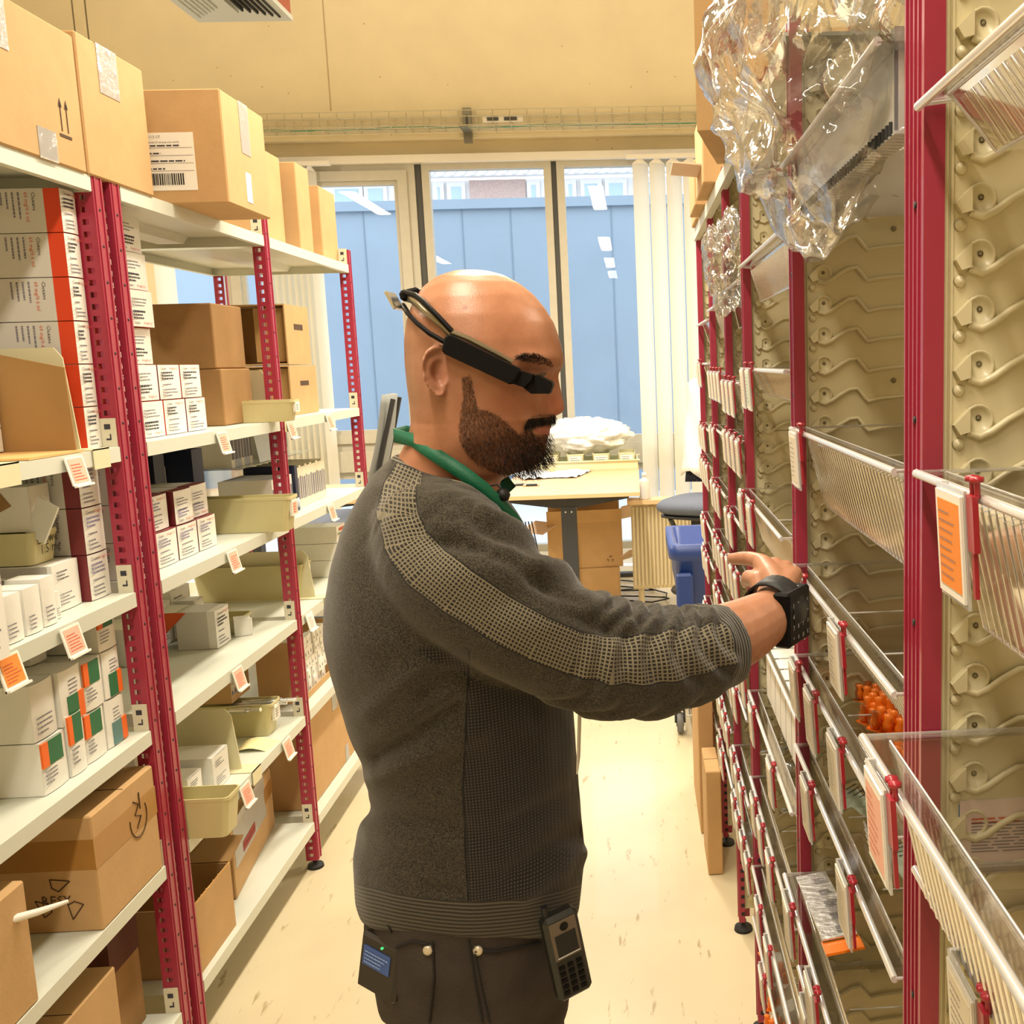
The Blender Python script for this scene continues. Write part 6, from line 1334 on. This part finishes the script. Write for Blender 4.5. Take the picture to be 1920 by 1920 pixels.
def MT(op,*a):
    q=N_('ShaderNodeMath'); q.operation=op
    for i,x in enumerate(a):
        if isinstance(x,(int,float)): q.inputs[i].default_value=x
        else: LK(x,q.inputs[i])
    return q.outputs[0]
def mixc(fac,c1,c2):
    q=N_('ShaderNodeMix'); q.data_type='RGBA'; LK(fac,q.inputs[0])
    for i,c in ((6,c1),(7,c2)):
        if isinstance(c,tuple): q.inputs[i].default_value=c
        else: LK(c,q.inputs[i])
    return q.outputs[2]
tc=N_('ShaderNodeTexCoord'); nz1=N_('ShaderNodeTexNoise'); nz1.inputs['Scale'].default_value=650; nz1.inputs['Detail'].default_value=2; LK(tc.outputs['Object'],nz1.inputs[0]); nz2=N_('ShaderNodeTexNoise'); nz2.inputs['Scale'].default_value=30; LK(tc.outputs['Object'],nz2.inputs[0])
sx=N_('ShaderNodeSeparateXYZ'); LK(tc.outputs['Object'],sx.inputs[0])
rmp=N_('ShaderNodeValToRGB'); rmp.color_ramp.elements[0].position=.36; rmp.color_ramp.elements[0].color=(.018,.0155,.0115,1); rmp.color_ramp.elements[1].position=.66; rmp.color_ramp.elements[1].color=(.078,.068,.048,1); LK(nz1.outputs[0],rmp.inputs[0])
def frac(x,s): return MT('FRACT',MT('MULTIPLY',x,1/s))
def step(x,t=0.0): return MT('GREATER_THAN',x,t)
a_=MT('LESS_THAN',frac(A('pu'),.0042),.66); c_=MT('LESS_THAN',frac(A('pv'),.0042),.66); chk=MT('MULTIPLY',a_,c_)
cst=mixc(chk,(.21,.185,.125,1),(.024,.021,.018,1))
a2=MT('LESS_THAN',frac(sx.outputs[0],.0034),.5); c2_=MT('LESS_THAN',frac(sx.outputs[2],.0034),.55); ck2=MT('MAXIMUM',MT('SUBTRACT',1,a2),MT('SUBTRACT',1,c2_)); csd=mixc(ck2,(.075,.062,.050,1),(.018,.0155,.014,1))
rb1=MT('LESS_THAN',frac(A('hem'),7.0),.5); crb=mixc(rb1,(.10,.088,.066,1),(.028,.025,.021,1))
rb2=MT('LESS_THAN',frac(A('uu'),.0042),.5); crc=mixc(rb2,(.16,.148,.12,1),(.018,.017,.018,1))
rb3=MT('LESS_THAN',frac(A('coll'),6.0),.5); crl=mixc(rb3,(.19,.175,.12,1),(.018,.017,.018,1))
c0=mixc(step(A('side')),rmp.outputs[0],csd); seam=MT('LESS_THAN',MT('ABSOLUTE',A('side')),2.0); c0=mixc(seam,c0,(.012,.011,.010,1)); c0=mixc(step(A('strip')),c0,cst); sm2=MT('LESS_THAN',MT('ABSOLUTE',A('strip')),1.3); c0=mixc(sm2,c0,(.015,.014,.012,1)); c0=mixc(step(A('hem')),c0,crb); c0=mixc(step(A('cuff')),c0,crc); c0=mixc(step(A('coll')),c0,crl)
LK(c0,b.inputs['Base Color']); b.inputs['Roughness'].default_value=.95; b.inputs['Specular IOR Level'].default_value=.15; b.inputs['Sheen Weight'].default_value=.25; b.inputs['Sheen Roughness'].default_value=.5
bp=N_('ShaderNodeBump'); bp.inputs['Strength'].default_value=.5; bp.inputs['Distance'].default_value=.0015; LK(nz1.outputs[0],bp.inputs['Height']); LK(bp.outputs[0],b.inputs['Normal'])
me.materials.clear(); me.materials.append(jmat); me.polygons.foreach_set('use_smooth',[True]*len(me.polygons))
# ---------------------------------------------------------------- jeans, belt, shoes
JN=mat('charcoal_denim','#39312b',.85,var=.25,vscale=22,bump=.4,bscale=500); JS=mat('denim_stitch_dark','#15110f',.8); RIV=mat('pale_rivet','#d8cdb8',.35,.5)
m=MB(); rings=[((700,1700),(1070,1725),.140),((700,1760),(1072,1780),.148),((710,1830),(1070,1850),.152),((735,1900),(1066,1915),.150)]
vs=[]
for (bp_,fp_,hy) in rings:
    B=oY(*bp_,Y0); F_=oY(*fp_,Y0); c=(B+F_)/2; h=(F_-B)/2
    for k in range(40): a=2*math.pi*k/40; vs.append(c+h*math.copysign(abs(math.cos(a))**.85,math.cos(a))+Vector((0,hy*math.copysign(abs(math.sin(a))**.85,math.sin(a)),.09*max(0,-math.sin(a)))))
m.add(vs,[[j*40+k,j*40+(k+1)%40,(j+1)*40+(k+1)%40,(j+1)*40+k] for j in range(3) for k in range(40)]+[list(range(40))[::-1],[120+k for k in range(40)]],TMPM,True)
for s in (-1,1): m.tube([Vector((-.225,Y0+s*.062,.88)),Vector((-.213,Y0+s*.075,.70)),Vector((-.21,Y0+s*.088,.47)),Vector((-.225,Y0+s*.095,.10)),Vector((-.225,Y0+s*.096,.04))],[.085,.088,.068,.060,.062],TMPM,24)
jn=m.obj('jeans',man); remesh(jn,.007,5,.5); mm=jn.data; c=np.empty(len(mm.vertices)*3); mm.vertices.foreach_get('co',c); c=c.reshape(-1,3); nn=np.empty(len(c)*3); mm.vertices.foreach_get('normal',nn); nn=nn.reshape(-1,3)
nzz=np.array([mnoise.noise(Vector((v[0]*9,v[1]*9,v[2]*26))) for v in c]); c=c+nn*(nzz*.004)[:,None]-np.array(pb); mm.vertices.foreach_set('co',c.ravel()); mm.update(); mm.materials.clear(); mm.materials.append(JN); mm.polygons.foreach_set('use_smooth',[True]*len(mm.polygons))
def onj(px,py,off=.002,guess=1.06):
    # point on the visible side of the jeans, found by casting onto the jeans mesh
    o=Vector((0,0,HC)); d=ray(px,py).normalized(); dg=bpy.context.evaluated_depsgraph_get(); 
    hit,loc,nr,idx=jn.ray_cast(o-pb,d)
    return (loc+nr*off) if hit else oY(px,py,guess)-pb
def seamline(name,pts,r,m_): t=MB(); t.tube([onj(*p) for p in pts],r,m_,6); return t.obj(name,man)
seamline('side_seam',[(879,1762),(885,1800),(893,1850),(905,1915)],.0014,JS); seamline('side_seam',[(889,1775),(897,1820),(908,1870),(918,1915)],.0010,JS); seamline('pocket_edge',[(890,1782),(930,1783),(970,1776),(1010,1768)],.0022,JS); seamline('back_seam',[(812,1765),(815,1830),(806,1915)],.0016,JS); seamline('pocket_edge',[(745,1775),(775,1764),(805,1770)],.0016,JS)
for (px,py) in ((896,1781),(803,1780)):
    t=MB(); p=onj(px,py,.001); t.lathe([(0,-.003),(.005,-.003),(.006,0)],tuple(p),RIV,'y',12); t.obj('rivet',man)
SH=mat('black_shoe','#191817',.4)
for s in (-1,1): m=MB(); m.tube([Vector((-.02,s*.096,.045))+Vector((-.04,0,0)),Vector((.03,s*.1,.05)),Vector((.12,s*.105,.040)),Vector((.17,s*.108,.032))],[.045,.047,.042,.030],SH,16); m.obj('shoe',man)
# ---------------------------------------------------------------- worn things
LG=mat('green_lanyard','#0b6446',.5,bump=.2,bscale=600)
def ribbon(pts,hw,m,nrm=None):
    mb=MB(); vs=[]
    for i,(p,n) in enumerate(pts):
        a=pts[max(i-1,0)][0]; b_=pts[min(i+1,len(pts)-1)][0]; t=(b_-a).normalized(); s=t.cross(n).normalized()*hw; vs+=[p-s,p+s,p-s+n*.0012,p+s+n*.0012]
    k=len(pts); fs=[]
    for i in range(k-1): o=4*i; fs+=[[o+2,o+3,o+7,o+6],[o,o+4,o+5,o+1],[o,o+2,o+6,o+4],[o+1,o+5,o+7,o+3]]
    mb.add(vs,fs,m,True); return mb
path=[((778,826),.040),((797,840),.056),((830,862),.066),((870,888),.072),((905,915),.070),((935,945),.060),((960,972),.047),((978,1000),.035),((1000,1040),.026)]
pts=[]
for (p,w) in path[::-1]: v=oY(*p,Y0-w); pts.append((v,Vector((.15 if w<.06 else 0,-1,.25)).normalized()))
vb=oY(762,815,Y0); pts=pts+[(oY(764,816,Y0)+Vector((-.008,-.03,.002)),Vector((-.8,-.5,0))),(vb+Vector((-.012,0,0)),Vector((-1,0,0))),(oY(764,816,Y0)+Vector((-.008,.03,.002)),Vector((-.8,.5,0)))]
for (p,w) in path[1:6]: v=oY(*p,Y0-w); pts.append((Vector((v.x,2*Y0-v.y,v.z)),Vector((0,1,.25)).normalized()))
o=ribbon(pts,.0078,LG).obj('lanyard'); tag(o,'green ribbon lanyard around the man\'s neck','lanyard')
P=oY(1083,1365,1.15); m=MB(); m.box((-.001,-.028,-.045),(.001,.028,.045),PAPW,RYm(.07)); o=m.obj('badge',None,(P.x+.002,P.y,P.z)); tag(o,'white pass card hanging against the front of the man\'s jumper','badge')
m=MB(); P=oY(943,928,Y0-.055); m.lathe([(0,-.008),(.006,-.006),(.0085,0),(.006,.006),(0,.008)],(0,0,0),BLK,'z',14); o=tag(m.obj('lapel_microphone',None,P),'small black foam lapel microphone clipped at the jumper collar','microphone'); k=MB(); k.tube([Vector((0,0,.006)),Vector((-.006,0,.012)),Vector((-.016,.002,.010)),Vector((-.022,.004,.0))],.0012,BLK,6); k.obj('microphone_lead',o)
# smart glasses
BK2=mat('matt_black_plastic','#040406',.55,spec=.18); TI=mat('titanium_band','#a39b86',.3,.85); SILV=mat('polished_steel','#d5d0c2',.2,.9)
gl=tag(empty('smart_glasses',oY(900,660,Y0-.085)),'black smart glasses with titanium head band and small display before the eye','glasses'); gb=gl.location.copy()
def gp(px,py,w): return oY(px,py,Y0-w)-gb
def slab(poly,w0,w1,m,name,bev=True):
    mb=MB(); n=len(poly); cx=sum(p[0] for p in poly)/n; cy=sum(p[1] for p in poly)/n
    def sc(p,k): return (cx+(p[0]-cx)*k,cy+(p[1]-cy)*k)
    def at_(p,w): q=oY(*p,Y0-w0); return Vector((q.x,Y0-w,q.z))-gb
    R_=[[at_(sc(p,.94),w0) for p in poly],[at_(p,w0+.0015) for p in poly],[at_(p,w1-.002) for p in poly],[at_(sc(p,.955),w1) for p in poly]]
    vs=[v for r in R_ for v in r]; mb.add(vs,[[j*n+i,j*n+(i+1)%n,(j+1)*n+(i+1)%n,(j+1)*n+i] for j in range(3) for i in range(n)]+[list(range(n))[::-1],[3*n+i for i in range(n)]],m); return mb.obj(name,gl)
slab([(833,657),(838,634),(845,628),(852,630),(975,690),(979,697),(966,719),(958,720),(838,664)],.078,.0945,BK2,'battery_housing')
slab([(964,719),(976,694),(1003,702),(1000,712),(985,726)],.070,.088,BK2,'hinge')
slab([(984,724),(1000,704),(1012,702),(1038,715),(1040,722),(1034,737),(1000,737)],.050,.078,BK2,'display_pod')
m=MB(); m.tube([gp(848,622,.082),gp(820,592,.080),gp(795,567,.068),gp(778,553,.045),gp(760,548,.018),gp(757,548,-.018),gp(764,552,-.05),gp(785,565,-.078),gp(840,600,-.084)],.0030,BK2,8); m.obj('upper_head_band',gl)
m=MB(); m.tube([gp(838,644,.085),gp(805,625,.082),gp(782,606,.070),gp(765,588,.048),gp(757,575,.02),gp(756,572,-.02),gp(764,584,-.05)],.0028,BK2,8); m.obj('lower_head_band',gl)
pth=[(850,630,.081),(830,608,.080),(805,588,.074),(785,570,.058),(768,558,.030),(760,556,.0)]
q=ribbon([(gp(a,b_,w)+gb,Vector((-.4 if w<.06 else 0,-1,0)).normalized()) for a,b_,w in pth],.0045,TI); q.v=[tuple(Vector(v)-gb) for v in q.v]; q.obj('titanium_strip',gl)
q=ribbon([(gp(a,b_,w)+gb,Vector((0,-1,.1)).normalized()) for a,b_,w in ((845,622,.083),(880,636,.080),(930,662,.076),(960,680,.070))],.003,TI); q.v=[tuple(Vector(v)-gb) for v in q.v]; q.obj('temple_spring',gl)
m=MB(); M=T(gp(752,560,.0))@RYm(-.45); m.box((-.010,-.022,-.010),(-.006,.022,.012),SILV,M,bev=.001); m.obj('rear_clip',gl)
m=MB(); M=T(gp(772,554,.0))@RYm(-.2); m.box((-.010,-.02,-.006),(.013,.02,.006),BK2,M,bev=.003); m.obj('rear_pad',gl)
# wrist keypad
e1=Vector((.515,.857,0)); n_=Vector((.857,-.515,0)); c0_=oY(1480,1115,1.17); c1_=oY(1492,1218,1.17); hh=c0_.z-c1_.z; ctr=c0_+e1*.033-n_*.011-Vector((0,0,hh/2))
M3=Matrix((e1,-n_,Vector((0,0,1)))).transposed().to_4x4()
wk=tag(empty('wrist_keypad',ctr),'black box shaped keypad device strapped to the man\'s wrist','wearable device'); wk.matrix_world=T(ctr)@M3
m=MB(); m.box((-.033,-.011,-hh/2),(.033,.011,hh/2),BK2,bev=.003); m.obj('housing',wk)
m=MB(); cols='1234567890*#<>C'
LGY=mat('pale_key_print','#e6e8ea',.5)
for r_ in range(4):
    for c_i in range(4):
        x=-.022+c_i*.0145; z_=.016-r_*.0135; m.text('147*2580369#<>OK'[c_i*4+r_],.0085,(x-.0020,-.0119,z_-.002),(1,0,0),(0,0,1),LGY)
m.obj('key_print',wk)
for i in range(3): m=MB(); m.lathe([(0,.0006),(.0009,.0006),(.0009,0)],(.006+i*.004,-.003,hh/2),LGY,'z',8); m.obj('indicator_light',wk)
m=MB(); wdir=(WR-E_(1400,1180,1.17)).normalized(); cw=E_(1452,1142,1.215); 
a1=wdir.cross(Vector((0,0,1))).normalized(); a2=a1.cross(wdir).normalized(); ring=[]
for k in range(29): a=2*math.pi*k/28; ring.append((cw+a1*.034*math.cos(a)+a2*.036*math.sin(a),(a1*math.cos(a)+a2*math.sin(a)).normalized()))
vs=[]; 
for (p,n) in ring: vs+=[p-wdir*.016,p+wdir*.016,p+n*.0028-wdir*.016,p+n*.0028+wdir*.016]
iv=wk.matrix_world.inverted(); vs=[iv@v for v in vs]; fs=[]
for i in range(28): o_=4*i; fs+=[[o_+2,o_+3,o_+7,o_+6],[o_,o_+4,o_+5,o_+1],[o_,o_+2,o_+6,o_+4],[o_+1,o_+5,o_+7,o_+3]]
m.add(vs,fs,BLK,True); m.obj('strap',wk)
# belt pack transmitter
P=oY(722,1803,1.085); bpk=tag(empty('belt_transmitter',P,math.radians(-33)),'small black belt pack transmitter with blue display at the back of the man\'s belt','radio transmitter'); bpk.rotation_euler=(math.radians(-6),math.radians(8),math.radians(-33)); bpk.scale=(1.35,1.35,1.2)
m=MB(); m.box((-.022,-.009,-.030),(.022,.010,.026),mat('graphite_plastic','#2b2620',.5),bev=.003); m.obj('housing',bpk)
m=MB(); m.box((-.016,-.0098,-.004),(.014,-.009,.015),mat('blue_display','#32508c',.3,emit=.08)); m.lines((-.014,-.0102,-.002),(1,0,0),(0,0,1),.025,.014,4,mat('display_text','#86a3d8',.4),.9,.4,2); m.obj('display',bpk)
for s in (-.016,.016): m=MB(); m.lathe([(.0035,.026),(.0035,.036),(.0025,.040),(0,.040)],(s,0,0),SILV,'z',12); m.obj('connector',bpk)
m=MB(); m.lathe([(0,-.0105),(.001,-.0105),(.001,-.009)],(.004,0,.020),mat('green_led','#39d06a',.3,emit=2),'y',8); m.obj('indicator_light',bpk)
m=MB(); p0=oY(742,1772,1.08); pth=[p0,oY(730,1740,1.066),oY(722,1705,1.072),oY(712,1672,1.09),oY(700,1645,1.13),oY(687,1622,1.17)]; m.tube([p-p0 for p in pth],.0016,BLK,6); m.tube([oY(707,1668,1.094)-p0,oY(700,1655,1.11)-p0],.0024,PAPW,6); tag(m.obj('cable',None,p0),'thin black cable running from the belt pack up the jumper','cable')
m=MB(); m.tube([Vector((-.016,0,.040)),Vector((-.017,.004,.052)),Vector((-.008,.014,.054)),Vector((-.004,.02,.046))],.0024,BLK,6); m.obj('aerial_lead',bpk)
# cordless phone
P=oY(1058,1782,1.075); ph=tag(empty('cordless_phone',P),'dark cordless phone with grey top and small screen clipped to the man\'s front pocket','phone'); ph.rotation_euler=(0,math.radians(-9),math.radians(28))
PH=mat('dark_phone_plastic','#22231f',.45); PG=mat('grey_phone_top','#6a5f52',.4)
m=MB(); m.box((-.020,-.010,-.056),(.022,.010,.050),PH,bev=.005); m.obj('housing',ph)
m=MB(); m.box((-.015,-.0108,-.002),(.017,-.0100,.044),PG); m.box((-.011,-.0113,.002),(.014,-.0108,.028),BLK); m.box((-.012,-.0112,.001),(.015,-.0109,.0),LGY); m.lathe([(.004,-.0112),(.0052,-.0112)],(.002,0,.036),BLK,'y',12); m.obj('screen_surround',ph)
m=MB()
for r_ in range(5):
    for c_i in range(3): x=-.010+c_i*.0105; z_=-.012-r_*.008; m.box((x-.0035,-.0115,z_-.0022),(x+.0035,-.0100,z_+.0022),BK2)
m.obj('key_pad',ph)
m=MB(); m.tube([(-.012,.0,.05),(-.012,.0,.062)],.004,BLK,8); m.obj('aerial',ph)
bpy.context.view_layer.update()
